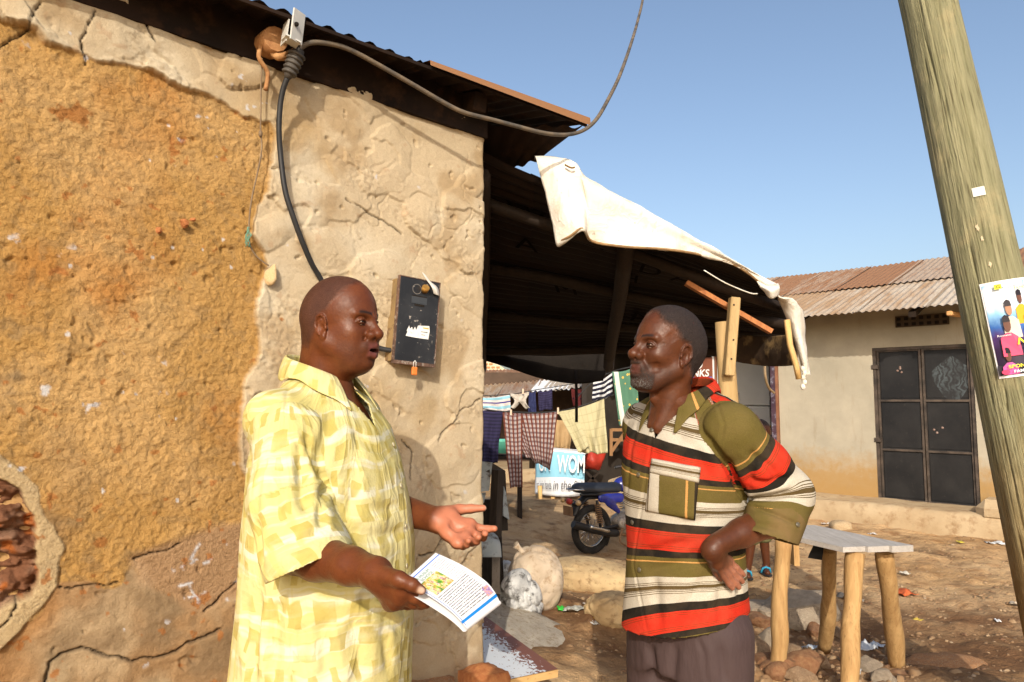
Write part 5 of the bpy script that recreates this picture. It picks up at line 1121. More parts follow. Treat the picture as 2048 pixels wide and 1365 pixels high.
mb = MB(); mb.tube([po(588, 90, .15), po(595, 104, .14)], .004, 6); mb.build('wire_loop', M_zinc, cl, True)
down = [b_, po(566, 180, .10), po(560, 215, .085), po(558, 260, .075), po(561, 310, .065), po(570, 380, .07), po(585, 430, .07), po(603, 480, .06), po(622, 525, .045), po(640, 556, .03), po(668, 610, .025), po(705, 660, .025), po(750, 693, .03), po(785, 702, .05)]
tubeobj('drop_cable', down, .0095, M_cable, 'black cable running from the clamp down the wall behind the head to the meter box', 'cable')
M_str = mottle('grey_string', (.16, .11, .07), (.25, .18, .11), 20, .9, 0); M_gstr = mottle('green_twine', (.10, .22, .16), (.14, .28, .2), 20, .9, 0)
s1 = [po(524, 128, .06), po(522, 170, .05), po(521, 250, .045), po(523, 300, .04), po(514, 350, .04), po(503, 400, .04), po(498, 450, .035), po(500, 490, .03), po(515, 515, .025), po(538, 532, .03)]
tubeobj('wall_string', s1, .0028, M_str, 'thin brown string hanging down the ochre wall left of the cable', 'string', 5)
mb = MB()
for i in range(5):
    q_ = [po(498+random.uniform(-5, 5), 455+8*j, .03) + V((random.uniform(-.006, .006), -.006, 0)) for j in range(6)]; mb.tube(q_, .0016, 4)
o = mb.build('twine_tangle', M_gstr); tag(o, 'frayed green twine tangle at the end of the wall string', 'twine')
mb = MB(); mb.ball(po(521, 268, .045), (.007, .007, .014), None, 1); o = mb.build('string_knot', M_str); tag(o, 'dark knot halfway down the wall string', 'knot')
o = link('wall_lump', rockmesh('wall_lump', 45, 3, 1.3, .2), mottle('lump_plaster', (.52, .36, .18), (.6, .45, .26), 8, .95, .5)); o.location = po(543, 552, .03); o.scale = (.022, .02, .035); tag(o, 'small plaster covered peg below the wall string', 'peg')
for x, y, s_ in ((370, 447, .02), (385, 440, .012), (318, 462, .013)):
    o = link('mud_lump', rockmesh('mud_lump', x, 3, .8, .3), M_brick); o.location = po(x, y, .02); o.scale = (s_, s_*.6, s_); tag(o, {370: 'largest orange mud lump on the ochre wall', 385: 'tiny orange mud lump right of the largest one', 318: 'orange mud lump left of the largest one'}[x], 'mud lump')
# meter box
mx0 = wl(811, 647, .0); mc = wp(mx0[0], mx0[1], 0)
MW, MH, MD = .168, .312, .088
tilt = math.radians(4.0)
mtr = empty('meter_box', mc, 0, 'black metal meter box with torn white sticker fixed on the cream wall', 'meter box')
M_mb = mottle('meter_black', (.010, .011, .013), (.022, .023, .026), 9, .45, .25, 60, .003, c3=(.05, .045, .045), spec=.5)
k = NT('meter_paint'); co = k.coord('Object'); f = k.noise(co, 60, 5, .7); f2 = k.noise(co, 9, 4, .6); c = k.mix(k.ramp(f2, [(.4, 0.0), (.7, 1.0)]), (.010, .011, .014), (.028, .029, .032)); c = k.mix(k.ramp(k.math('ADD', f, k.math('MULTIPLY', f2, .35)), [(.80, 0.0), (.86, .85)]), c, (.42, .38, .33)); M_mb = k.fin(c, .45, 0, k.bump(f, .15, .002), .5)
M_mside = mottle('meter_side_rust', (.20, .135, .06), (.30, .20, .09), 9, .6, .3, 50, .003, c3=(.10, .05, .03)); M_edge = mottle('meter_edge_rust', (.07, .04, .03), (.16, .09, .06), 25, .7, .4, 80, .003, c3=(.3, .26, .22))
Rm = (Matrix((WT, -WN, V((0, 0, 1)))).transposed()) @ Euler((0, tilt, 0)).to_matrix()
def mbx(name, c, size, mat, parent=mtr, bevel=0.0):
    mb = MB(); mb.box(mc + Rm @ V(c), size, Rm, bevel); o = mb.build(name, mat, parent)
    if parent is mtr: o.matrix_parent_inverse = pinv(mtr)
    return o
mbx('case', (0, -MD/2+.01, 0), (MW-.008, MD-.02, MH-.008), M_mside)
cov = mbx('cover', (0, -MD+.004, 0), (MW, .012, MH), M_mb, bevel=.002)
for sx_ in (-1, 1): mbx('cover_edge', (sx_*(MW/2+.0015), -MD+.006, 0), (.003, .018, MH), M_edge)
mbx('cover_edge', (0, -MD+.006, -MH/2-.001), (MW+.006, .019, .012), M_edge); mbx('cover_edge', (0, -MD+.006, MH/2+.0015), (MW+.006, .018, .003), M_edge)
mbx('window', (.0, -MD-.0025, .077), (.064, .003, .026), mottle('meter_window', (.03, .033, .038), (.04, .043, .048), 5, .3, 0, spec=.6), cov)
mbx('window_slot', (.002, -MD-.003, .059), (.04, .003, .006), M_black, cov); mbx('window_slot', (.0, -MD-.003, .092), (.062, .003, .004), M_black, cov)
mb = MB(); W_ = [(-.046, -.06), (-.040, -.045), (-.043, -.040), (-.035, -.020), (-.030, -.032), (-.022, -.024), (-.018, -.036), (-.010, -.022), (-.004, -.034), (.002, -.016), (.050, -.012), (.053, -.03), (.050, -.062), (.0, -.062)]
mb.poly([mc + Rm @ V((x, -MD-.0035, z)) for x, z in W_]); o = mb.build('sticker', mottle('sticker_paper', (.68, .68, .66), (.74, .74, .72), 30, .6, .1, c3=(.5, .5, .48)), cov)
mbx('sticker_print', (.036, -MD-.0042, -.022), (.024, .0008, .004), pmat('ochre', (.5, .36, .06)), cov); mbx('sticker_print', (.030, -MD-.0042, -.037), (.028, .0008, .0016), dark, cov); mbx('sticker_print', (.026, -MD-.0042, -.048), (.016, .0008, .0016), dark, cov)
mb = MB(); mb.torus(mc + Rm @ V((-.012, -MD-.0005, .118)), .018, .002, Rm @ Euler((math.pi/2, 0, 0)).to_matrix(), 20, 6); o = mb.build('worn_ring', mottle('bare_scrape', (.12, .11, .10), (.22, .2, .18), 20, .6, 0), cov)
M_brass = mottle('brass', (.42, .22, .05), (.5, .3, .09), 9, .4, .1, metal=.6); M_orange = mottle('padlock_orange', (.62, .17, .03), (.68, .22, .05), 9, .5, .1)
mb = MB(); mb.tube([mc + Rm @ V((.015, -MD-.02, .128)), mc + Rm @ V((.018, -MD-.004, .116))], .014, 10); o = mb.build('seal_screw', M_brass); tag(o, 'round brass lock plug at the top of the meter box', 'lock')
mb = MB(); mb.box(mc + Rm @ V((.0, -MD-.004, -MH/2-.028)), (.020, .012, .030), Rm, .002); pdl = mb.build('padlock', M_orange); tag(pdl, 'small orange padlock hanging under the meter box', 'padlock')
mb = MB(); mb.tube([mc + Rm @ V((x, -MD-.004, z)) for x, z in ((-.005, -MH/2-.014), (-.005, -MH/2+.004), (0, -MH/2+.010), (.005, -MH/2+.004), (.005, -MH/2-.014))], .002, 6); o = mb.build('shackle', M_zinc, pdl)
rows = [[mc + Rm @ V(p) for p in r] for r in [[(-.0, -MD-.01, .182), (.02, -MD-.01, .172), (.03, -MD-.0, .162)], [(.02, -MD-.02, .154), (.04, -MD-.02, .15), (.054, -MD-.008, .15)], [(.04, -MD-.02, .126), (.054, -MD-.03, .126), (.072, -MD-.012, .135)], [(.054, -MD-.012, .11), (.066, -MD-.02, .106), (.08, -MD-.01, .106)]]]
o = clothmesh('plastic_strip', rows, .003, mottle('strip_white', (.55, .52, .48), (.65, .62, .58), 20, .5, .3), None, wrinkle=.012, seed=71); tag(o, 'torn white plastic strip tucked into the top of the meter box', 'plastic strip')
# ------------------------------------------------------------------ signed distance modelling for bodies and clothes
class Field:
    def __init__(s, lo, hi, h):
        s.lo = np.array(lo, np.float32); s.h = h; s.n = np.maximum(4, np.ceil((np.array(hi)-s.lo)/h).astype(int)+1)
        s.ax = [s.lo[i] + h*np.arange(s.n[i], dtype=np.float32) for i in range(3)]
        s.D = np.full(tuple(s.n), 1.0, np.float32)
    def sub(s, lo, hi):
        sl = []
        for i in range(3):
            a = int(np.clip(math.floor((lo[i]-s.lo[i])/s.h), 0, s.n[i]-1)); b = int(np.clip(math.ceil((hi[i]-s.lo[i])/s.h)+1, a+1, s.n[i])); sl.append(slice(a, b))
        g = np.meshgrid(*[s.ax[i][sl[i]] for i in range(3)], indexing='ij', sparse=True)
        return tuple(sl), g
    def op(s, sl, d, k, mode):
        a = s.D[sl]
        if mode == 'u':
            if k > 0: hh = np.maximum(k-np.abs(a-d), 0)/k; s.D[sl] = np.minimum(a, d) - hh*hh*k*.25
            else: s.D[sl] = np.minimum(a, d)
        else:
            d = -d
            if k > 0: hh = np.maximum(k-np.abs(a-d), 0)/k; s.D[sl] = np.maximum(a, d) + hh*hh*k*.25
            else: s.D[sl] = np.maximum(a, d)
    def ell(s, c, r, k=0.0, R=None, mode='u'):
        c = np.array(c, np.float32); r = (r,)*3 if np.isscalar(r) else r; m = max(r)+k+3*s.h+.012
        sl, (X, Y, Z) = s.sub(c-m, c+m); X, Y, Z = X-c[0], Y-c[1], Z-c[2]
        if R is not None:
            R = np.array(R); X, Y, Z = (X*R[0][0]+Y*R[1][0]+Z*R[2][0], X*R[0][1]+Y*R[1][1]+Z*R[2][1], X*R[0][2]+Y*R[1][2]+Z*R[2][2])
        k0 = np.sqrt((X/r[0])**2+(Y/r[1])**2+(Z/r[2])**2); k1 = np.sqrt((X/r[0]**2)**2+(Y/r[1]**2)**2+(Z/r[2]**2)**2)+1e-9
        s.op(sl, (k0*(k0-1)/k1).astype(np.float32), k, mode); return s
    def cone(s, a, b, ra, rb, k=0.0, mode='u', flat=None):
        a = np.array(a, np.float32); b = np.array(b, np.float32); m = max(ra, rb)*(1.3 if flat else 1)+k+3*s.h+.01
        sl, (X, Y, Z) = s.sub(np.minimum(a, b)-m, np.maximum(a, b)+m); e = b-a; L2 = max(float(e@e), 1e-12)
        t = np.clip(((X-a[0])*e[0]+(Y-a[1])*e[1]+(Z-a[2])*e[2])/L2, 0, 1)
        px, py, pz = X-a[0]-e[0]*t, Y-a[1]-e[1]*t, Z-a[2]-e[2]*t
        if flat is not None:
            f, sc = np.array(flat[0], float), flat[1]; f = f/np.linalg.norm(f); q_ = (px*f[0]+py*f[1]+pz*f[2])*(1/sc-1)
            d = np.sqrt((px+q_*f[0])**2+(py+q_*f[1])**2+(pz+q_*f[2])**2)
        else: d = np.sqrt(px*px+py*py+pz*pz)
        s.op(sl, (d-(ra+(rb-ra)*t)).astype(np.float32), k, mode); return s
    def chain(s, pts, rs, k=0.0, mode='u', flat=None):
        for i in range(len(pts)-1): s.cone(pts[i], pts[i+1], rs[i], rs[i+1], k if i == 0 else min(k, min(rs[i], rs[i+1])*.5), mode, flat)
        return s
    def groove(s, a, b, depth, wd, sgn=1):
        """adds a soft crease (depth > 0) or ridge along a segment"""
        a = np.array(a, np.float32); b = np.array(b, np.float32); m = wd*2.6
        sl, (X, Y, Z) = s.sub(np.minimum(a, b)-m, np.maximum(a, b)+m); e = b-a; L2 = max(float(e@e), 1e-12)
        t = np.clip(((X-a[0])*e[0]+(Y-a[1])*e[1]+(Z-a[2])*e[2])/L2, 0, 1)
        d2 = (X-a[0]-e[0]*t)**2+(Y-a[1]-e[1]*t)**2+(Z-a[2]-e[2]*t)**2
        s.D[sl] += (depth*np.exp(-d2/wd**2)*(1-.7*np.abs(2*t-1)**3)).astype(np.float32); return s
    def noise(s, amp, freq, seed=0, o=2, sc=(1, 1, 1)):
        idx = np.argwhere(np.abs(s.D) < amp*2+2*s.h)
        P_ = s.lo + idx*s.h; v = fbm(P_[:, 0]*freq*sc[0], P_[:, 1]*freq*sc[1], P_[:, 2]*freq*sc[2], o=o, seed=seed)
        s.D[idx[:, 0], idx[:, 1], idx[:, 2]] += (amp*v).astype(np.float32); return s
    def sample(s, Vv):
        g = (Vv-s.lo)/s.h; i = np.clip(np.floor(g).astype(int), 0, s.n-2); f = np.clip(g-i, 0, 1); out = 0
        for dx in (0, 1):
            for dy in (0, 1):
                for dz in (0, 1):
                    w_ = (f[:, 0] if dx else 1-f[:, 0])*(f[:, 1] if dy else 1-f[:, 1])*(f[:, 2] if dz else 1-f[:, 2]); out = out + w_*s.D[i[:, 0]+dx, i[:, 1]+dy, i[:, 2]+dz]
        far = ((g < 0) | (g > s.n-1)).any(1); return np.where(far, 1.0, out)
    def mesh(s, smooth=2):
        D = s.D; ins = D < 0
        c = np.zeros(tuple(s.n-1), np.int8)
        for dx in (0, 1):
            for dy in (0, 1):
                for dz in (0, 1): c += ins[dx:s.n[0]-1+dx, dy:s.n[1]-1+dy, dz:s.n[2]-1+dz]
        act = np.argwhere((c > 0) & (c < 8)); ids = np.full(tuple(s.n-1), -1, np.int64); ids[act[:, 0], act[:, 1], act[:, 2]] = np.arange(len(act))
        acc = np.zeros((len(act), 3), np.float32); cnt = np.zeros(len(act), np.float32)
        cor = [(0, 0, 0), (1, 0, 0), (0, 1, 0), (1, 1, 0), (0, 0, 1), (1, 0, 1), (0, 1, 1), (1, 1, 1)]
        val = [D[act[:, 0]+a, act[:, 1]+b, act[:, 2]+c_] for a, b, c_ in cor]
        for i, j in ((0, 1), (2, 3), (4, 5), (6, 7), (0, 2), (1, 3), (4, 6), (5, 7), (0, 4), (1, 5), (2, 6), (3, 7)):
            m = (val[i] < 0) != (val[j] < 0); t = val[i]/(val[i]-val[j]+1e-12); p0 = np.array(cor[i], np.float32); p1 = np.array(cor[j], np.float32)
            acc += np.where(m[:, None], p0+(p1-p0)*t[:, None], 0); cnt += m
        V_ = s.lo + (act + acc/cnt[:, None])*s.h
        quads = []
        for ax in range(3):
            o1, o2 = (ax+1) % 3, (ax+2) % 3
            lo_ = [slice(None)]*3; hi_ = [slice(None)]*3; lo_[ax] = slice(0, -1); hi_[ax] = slice(1, None)
            A = ins[tuple(lo_)]; B = ins[tuple(hi_)]; e = np.argwhere(A != B); e = e[(e[:, o1] > 0) & (e[:, o2] > 0) & (e[:, o1] < s.n[o1]-1) & (e[:, o2] < s.n[o2]-1)]
            if not len(e): continue
            def cell(d1, d2):
                q_ = e.copy(); q_[:, o1] -= d1; q_[:, o2] -= d2; return ids[q_[:, 0], q_[:, 1], q_[:, 2]]
            q_ = np.stack([cell(1, 1), cell(0, 1), cell(0, 0), cell(1, 0)], -1); f = A[e[:, 0], e[:, 1], e[:, 2]]
            q_[~f] = q_[~f][:, ::-1]; quads.append(q_)
        Q = np.concatenate(quads); Q = Q[(Q >= 0).all(1)]
        for _ in range(smooth): V_ = lap(V_, Q, .5)
        return V_.astype(np.float32), Q
def lap(V_, Q, f):
    acc = np.zeros_like(V_); cnt = np.zeros(len(V_), np.float32)
    for a, b in ((0, 1), (1, 2), (2, 3), (3, 0)):
        i, j = Q[:, a], Q[:, b]
        for c in range(3): acc[:, c] += np.bincount(i, V_[j, c], len(V_)) + np.bincount(j, V_[i, c], len(V_))
        cnt += np.bincount(i, minlength=len(V_)) + np.bincount(j, minlength=len(V_))
    return V_*(1-f) + f*acc/np.maximum(cnt, 1)[:, None]
def dcone(p, a, b, ra, rb):
    a = np.array(a, np.float32); b = np.array(b, np.float32); e = b-a; t = np.clip(((p-a)@e)/(e@e), 0, 1)
    return np.linalg.norm(p-a-e*t[:, None], axis=1)-(ra+(rb-ra)*t), t
def rot(rx=0, ry=0, rz=0): return Euler((rx, ry, rz)).to_matrix()

# --- head in its own frame: x forward, y to the person's left, z up, origin between the ears; returns mesh and masks
def make_head(kind):
    F = Field((-.135, -.115, -.22), (.15, .115, .155), .0019)
    fat = kind == 'round'
    # skull
    F.ell((-.008, 0, .042), (.098, .0745, .092), 0)
    F.ell((.028, 0, .036), (.066, .064, .078), .03)                                   # forehead
    F.ell((-.045, 0, .020), (.058, .066, .066), .03)                                  # occiput
    # face wedge and jaw
    F.ell((.042, 0, -.030), (.052 if fat else .050, .056 if fat else .050, .066), .035)
    F.ell((.062, 0, -.068), (.034, .036 if fat else .031, .036), .03)
    for s_ in (1, -1):
        F.cone((.004, s_*.056, -.045), (.060, s_*.027, -.088), .022 if fat else .021, .018, .036)      # jaw line
        F.ell((.056, s_*.043, -.014), (.024, .019, .017), .025)                       # cheek bone
        if fat: F.ell((.046, s_*.038, -.046), (.032, .019, .030), .03)                # full cheek
    F.ell((.083, 0, -.090), (.017, .021, .016), .018)                                 # chin
    # neck
    F.chain([(-.022, 0, -.04), (-.028, 0, -.10), (-.040, 0, -.21)], [.058 if fat else .052, .056 if fat else .050, .064 if fat else .058], .03)
    if fat: F.ell((.028, 0, -.096), (.042, .042, .026), .03); F.cone((-.075, 0, -.03), (-.08, 0, -.12), .03, .036, .03)
    else:
        for s_ in (1, -1): F.cone((-.035, s_*.050, -.055), (.015, s_*.014, -.20), .011, .009, .022)
        F.ell((.022, 0, -.125), (.018, .012, .016), .012)
    # brow ridge, sockets, nose
    for s_ in (1, -1):
        F.cone((.0925 if fat else .0945, s_*.010, .0285), (.074 if fat else .0765, s_*.046, .032), .0100, .0095, .010)
    for s_ in (1, -1):
        F.ell((.098, s_*.033, .0150), (.023, .0185, .0120), .012, rot(0, 0, s_*-.35), 'd')
    F.cone((.092, 0, .022), (.113, 0, -.013), .0085, .0120, .011)                     # bridge
    F.ell((.1150, 0, -.0165), (.0140, .0155, .0125), .009)                            # tip
    for s_ in (1, -1):
        F.ell((.1030, s_*.0190, -.0195), (.0145, .0100, .0105), .006)                  # wing
    for s_ in (1, -1): F.ell((.1085, s_*.0100, -.0300), (.0075, .0058, .0055), .003, rot(0, -.3, 0), 'd')   # nostril
    # lids: eye ball bulge with a narrow slit between two lids
    for s_ in (1, -1):
        F.ell((.0785, s_*.0325, .0150), (.0128, .0138, .0125), .004)
        up = [(.0795, s_*.0475, .0128), (.0885, s_*.039, .0185), (.0905, s_*.031, .0190), (.0868, s_*.0195, .0140)]
        lo = [(.0795, s_*.0475, .0118), (.0880, s_*.040, .0098), (.0900, s_*.031, .0088), (.0868, s_*.0195, .0122)]
        F.chain(up, [.0022, .0036, .0038, .0024], .003); F.chain(lo, [.0020, .0028, .0028, .0020], .003)
        F.groove((.084, s_*.0455, .0122), (.0905, s_*.031, .0132), .0026, .0020); F.groove((.0905, s_*.031, .0132), (.0885, s_*.020, .0126), .0024, .0018)
        F.groove((.083, s_*.046, .0235), (.0925, s_*.026, .0255), .0016, .0022)       # upper lid fold
        F.groove((.0855, s_*.043, .0035), (.0905, s_*.022, .004), .0014 if fat else .0022, .0032)   # under the eye
    # frown between the brows
    F.ell((.0915, s_*.0325, .0131), (.0065, .0118, .0021), .0012, None, 'd') if False else None
    for s_ in (1, -1): F.ell((.0915, s_*.0325, .0131), (.0075, .0120, .0019), .0012, None, 'd')
    F.groove((.101, .006, .026), (.103, .008, .044), .0032, .0030); F.groove((.101, -.006, .026), (.103, -.008, .044), .0032, .0030)
    if not fat:
        for z_ in (.058, .070, .081): 
            F.groove((.075, .045, z_-.004), (.096, 0, z_), .0014, .0028); F.groove((.075, -.045, z_-.004), (.096, 0, z_), .0014, .0028)
    # mouth
    F.ell((.0905, 0, -.050), (.022, .034, .027), .016) if fat else F.ell((.0895, 0, -.050), (.020, .029, .025), .020)                                 # muzzle
    if fat:
        F.chain([(.080, .0305, -.0545), (.1015, .016, -.0450), (.1085, 0, -.0445), (.1015, -.016, -.0450), (.080, -.0305, -.0545)], [.0032, .0066, .0076, .0066, .0032], .004)
        F.chain([(.080, .0300, -.0585), (.0995, .016, -.0690), (.1050, 0, -.0710), (.0995, -.016, -.0690), (.080, -.0300, -.0585)], [.0032, .0072, .0086, .0072, .0032], .004)
        F.ell((.101, 0, -.0572), (.018, .0215, .0046), .003, None, 'd'); 
        for s_ in (1, -1): F.groove((.105, 0, -.0572), (.082, s_*.0310, -.0562), .0040, .0028)
    else:
        F.chain([(.080, .0295, -.0615), (.1010, .015, -.0510), (.1070, 0, -.0490), (.1010, -.015, -.0510), (.080, -.0295, -.0615)], [.0028, .0056, .0064, .0052, .0028], .004)
        F.chain([(.080, .0285, -.0635), (.0985, .015, -.0645), (.1040, 0, -.0650), (.0985, -.015, -.0645), (.080, -.0285, -.0635)], [.0028, .0062, .0074, .0058, .0028], .004)
        for s_ in (1, -1): F.groove((.108, 0, -.0572), (.083, s_*.0285, -.0640), .0048, .0024)
    F.groove((.098, .014, -.0790), (.098, -.014, -.0790), .0034, .0065)               # below the lip
    F.groove((.1045, 0, -.034), (.1075, 0, -.043), .0016, .0028)                      # philtrum
    for s_ in (1, -1):
        F.groove((.0985, s_*.0225, -.0185), (.0790, s_*.0375, -.0560), .0042 if fat else .0042, .0050 if fat else .0075)      # smile fold
        if not fat: F.groove((.070, s_*.048, -.030), (.060, s_*.045, -.060), .0060, .014); F.groove((.082, s_*.034, -.062), (.078, s_*.034, -.078), .0016, .004)
        if not fat:
            F.groove((.030, s_*.066, .030), (.050, s_*.060, .050), .0035, .016)       # temple hollow
            F.groove((.066, s_*.0565, .018), (.055, s_*.064, .022), .0010, .0022); F.groove((.066, s_*.0565, .011), (.054, s_*.064, .009), .0010, .0022)
    # ears
    for s_ in (1, -1):
        Re = rot(0, 0, s_*.42) @ rot(0, -.22, 0)
        c = V((.002, s_*.0715, -.003)); T = lambda x, y, z: tuple(c + Re @ V((x, s_*y, z)))
        F.ell(T(-.004, .003, .002), (.0165, .0055, .029), .005, Re)
        rim = [T(.013, .004, .006), T(.013, .007, .020), T(.004, .010, .029), T(-.008, .012, .029), T(-.0175, .013, .020), T(-.0205, .0135, .006), T(-.0175, .0125, -.008), T(-.010, .0105, -.019)]
        F.chain(rim, [.0030, .0036, .0040, .0042, .0042, .0040, .0038, .0036], .003)
        F.ell(T(-.001, .0065, -.0255), (.0085, .0048, .0095), .005, Re)               # lobe
        F.chain([T(-.010, .010, -.016), T(-.0135, .0105, -.004), T(-.0105, .010, .010), T(-.001, .009, .018)], [.0032, .0034, .0034, .0026], .003)   # antihelix
        F.ell(T(.001, .0105, -.004), (.0088, .0070, .0105), .003, Re, 'd')            # concha
        F.ell(T(.0125, .0045, -.006), (.0038, .0042, .0058), .003, Re)                # tragus
        F.ell(T(.006, .012, -.016), (.003, .004, .004), .002, Re, 'd')
    Vh, Q = F.mesh(2)
    x, y, z = Vh[:, 0], Vh[:, 1], Vh[:, 2]; n1 = fbm(x*60, y*60, z*60, o=3, seed=3); n2 = fbm(x*250, y*250, z*250, o=2, seed=5)
    ay = np.abs(y)
    # hair cap: line from the temple over the forehead, down in front of and behind the ear
    if fat: line_ = .052 + 1.05*np.maximum(0, .045-x)*0 + np.where(x > .02, (x-.02)*1.15, 0) ; hair = sst(-.014, .018, z-np.where(x > -.004, .026+np.maximum(x-.0, 0)*1.55, .026-np.clip(-x-.004, 0, .05)*1.55) + .010*n1+.004*n2)
    else: hair = sst(-.013, .020, z-np.where(x > -.002, .018+np.maximum(x-.0, 0)*1.30-.020*sst(.02, .05, ay)*sst(.03, .06, x), .018-np.clip(-x-.002, 0, .055)*1.7) + .010*n1 + .006*n2)
    hair *= sst(-.085, -.06, z)
    ear = np.exp(-(((x+.001)/.022)**2 + ((z-.000)/.034)**2))*sst(.066, .072, ay); hair = hair*(1-sst(.2, .5, ear))
    lips = np.exp(-((z+.0570)/.0130)**4)*sst(.088, .096, x)*sst(.029, .018, ay)
    if fat: lips = np.maximum(lips*0, np.exp(-((z+.0575)/.0175)**4)*sst(.088, .0965, x)*sst(.031, .020, ay))
    mouth = np.exp(-((z+.0572)/.0040)**2)*sst(.020, .012, ay)*sst(.08, .09, x)*(1.0 if fat else 0.0)
    slit = np.exp(-((z-.0128)/.0024)**2)*sst(.046, .040, ay)*sst(.019, .022, ay)*sst(.078, .083, x)
    brow = np.exp(-((z-.0335-.004*np.sin((ay-.01)*60))/.0042)**2)*sst(.05, .042, ay)*sst(.009, .014, ay)*sst(.06, .07, x)
    if fat: beard = .25*sst(-.03, -.06, z)*sst(.03, .06, x)*(1-lips)
    else:
        beard = sst(-.050, -.068, z + .35*(.06-x)*0 + .003*n1)*sst(.060, .072, x)*sst(-.113, -.100, z)
        must = np.exp(-((z+.0385)/.0075)**2)*sst(.088, .094, x)*sst(.030, .020, ay); corner = np.exp(-(((ay-.030)/.008)**2+((z+.06)/.02)**2))*sst(.06, .075, x)
        stub = .40*sst(-.036, -.060, z + .3*(x-.05))*sst(.0, .03, x)*sst(-.108, -.095, z)
        beard = np.clip(np.maximum(np.maximum(beard, must), np.maximum(corner*.9, stub)), 0, 1)*(1-lips)
    # short curls stand proud of the scalp
    if not fat:
        nr = Vh/np.linalg.norm(Vh, axis=1, keepdims=True)
        Vh = Vh + nr*(hair*(.0042+.0026*np.abs(n2)+.001*n1))[:, None] + nr*(sst(.5, 1, beard)*(.0022+.0020*np.abs(n2)))[:, None]
    else:
        nr = Vh/np.linalg.norm(Vh, axis=1, keepdims=True); Vh = Vh + nr*(hair*.0008)[:, None]
    grey = sst(.35, .9, beard)*(sst(-.070, -.092, z)*.75+.08)*sst(.06, .085, x) if not fat else beard*0
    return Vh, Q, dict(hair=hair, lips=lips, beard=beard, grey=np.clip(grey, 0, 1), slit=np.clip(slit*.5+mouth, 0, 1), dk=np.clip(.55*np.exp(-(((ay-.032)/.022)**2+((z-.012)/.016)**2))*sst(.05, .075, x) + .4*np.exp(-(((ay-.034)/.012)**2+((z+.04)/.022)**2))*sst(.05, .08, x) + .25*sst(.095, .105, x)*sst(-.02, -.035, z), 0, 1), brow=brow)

def skin_mat(name, base, dark, lip, palm):
    k = NT(name); co = k.coord('Object'); f = k.noise(co, 9, 5, .6); f2 = k.noise(co, 130, 3, .6); f3 = k.noise(co, 420, 2, .6)
    f4 = k.noise(co, 45, 4, .65); c = k.mix(k.ramp(k.math('ADD', k.math('MULTIPLY', f, .55), k.math('MULTIPLY', f4, .45)), [(.36, 0.0), (.62, 1.0)]), base, dark); c = k.mix(k.ramp(f2, [(.62, 0.0), (.74, .45)]), c, tuple(x*.4 for x in dark))
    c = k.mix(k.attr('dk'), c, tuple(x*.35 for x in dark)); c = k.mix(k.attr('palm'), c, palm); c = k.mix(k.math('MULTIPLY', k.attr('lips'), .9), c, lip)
    hcol = k.mix(k.ramp(f3, [(.35, 0.0), (.65, 1.0)]), (.006, .005, .005), (.030, .022, .020))
    hv = k.attr('hair'); c = k.mix(k.math('MULTIPLY', hv, k.attr('hstr')), c, hcol)
    bv = k.math('MULTIPLY', k.attr('beard'), k.ramp(f3, [(.28, .35), (.6, 1.0)])); c = k.mix(bv, c, (.010, .007, .006)); c = k.mix(k.math('MULTIPLY', k.attr('grey'), k.ramp(f3, [(.50, 0.0), (.62, 1.0)])), c, (.17, .16, .15))
    c = k.mix(k.math('MULTIPLY', k.attr('brow'), .95), c, (.010, .007, .006)); c = k.mix(k.attr('slit'), c, (.010, .006, .006)); c = k.mix(k.attr('nail'), c, (.52, .36, .27))
    rg_ = k.math('ADD', k.math('ADD', k.math('MULTIPLY', k.attr('beard'), .35), k.math('MULTIPLY', hv, k.math('MULTIPLY', k.attr('hstr'), .30))), k.math('ADD', .21, k.math('MULTIPLY', f4, .42)))
    h_ = k.math('ADD', k.math('ADD', k.math('MULTIPLY', f2, .7), k.math('MULTIPLY', f4, .9)), k.math('MULTIPLY', f3, k.math('ADD', .35, k.math('MULTIPLY', hv, 3.0))))
    m = k.fin(c, rg_, 0, k.bump(h_, .55, .0018), .27)
    k.b.inputs['Subsurface Weight'].default_value = .06; k.b.inputs['Subsurface Radius'].default_value = (.008, .003, .002); k.b.inputs['Subsurface Scale'].default_value = .5
    return m
MASKS = ('dk', 'hair', 'lips', 'beard', 'grey', 'slit', 'brow', 'palm', 'nail', 'hstr')
class Body:
    """joins the skin pieces of one person in one mesh"""
    def __init__(s): s.v, s.q, s.m, s.n = [], [], {k_: [] for k_ in MASKS}, 0
    def add(s, Vv, Q, masks={}, M=None):
        if M is not None: M = np.array(M); Vv = Vv @ M[:3, :3].T + M[:3, 3]
        s.v.append(Vv); s.q.append(Q + s.n); s.n += len(Vv)
        for k_ in MASKS: s.m[k_].append(np.broadcast_to(np.asarray(masks.get(k_, 0.0), np.float32), (len(Vv),)))
    def build(s, name, mat, parent):
        me = npmesh(name, np.concatenate(s.v), np.concatenate(s.q))
        for k_ in MASKS: attr(me, k_, np.concatenate(s.m[k_]))
        return link(name, me, mat, parent, True)
def hand_field(F, wr, mcps, fingers, thumb, pr=.0145, fr=(.0098, .0088, .0078), flat=None, k=.012, tr=(.0155, .0125, .0105, .0085)):
    """palm from wrist to the four knuckles, four finger chains, thumb chain rooted beside the palm"""
    for i, m_ in enumerate(mcps):
        F.cone(wr, m_, .023 if i in (1, 2) else .019, pr, k, flat=flat)
    for a, b in zip(mcps[:-1], mcps[1:]): F.cone(a, b, pr, pr*.95, .008, flat=flat)
    for i, f in enumerate(fingers):
        sc = (1.0, 1.04, 1.0, .86)[i]; F.chain([mcps[i]]+f, [pr*.8]+[r*sc for r in fr], .006)
    F.chain(thumb, tr, .010)
from mathutils.bvhtree import BVHTree
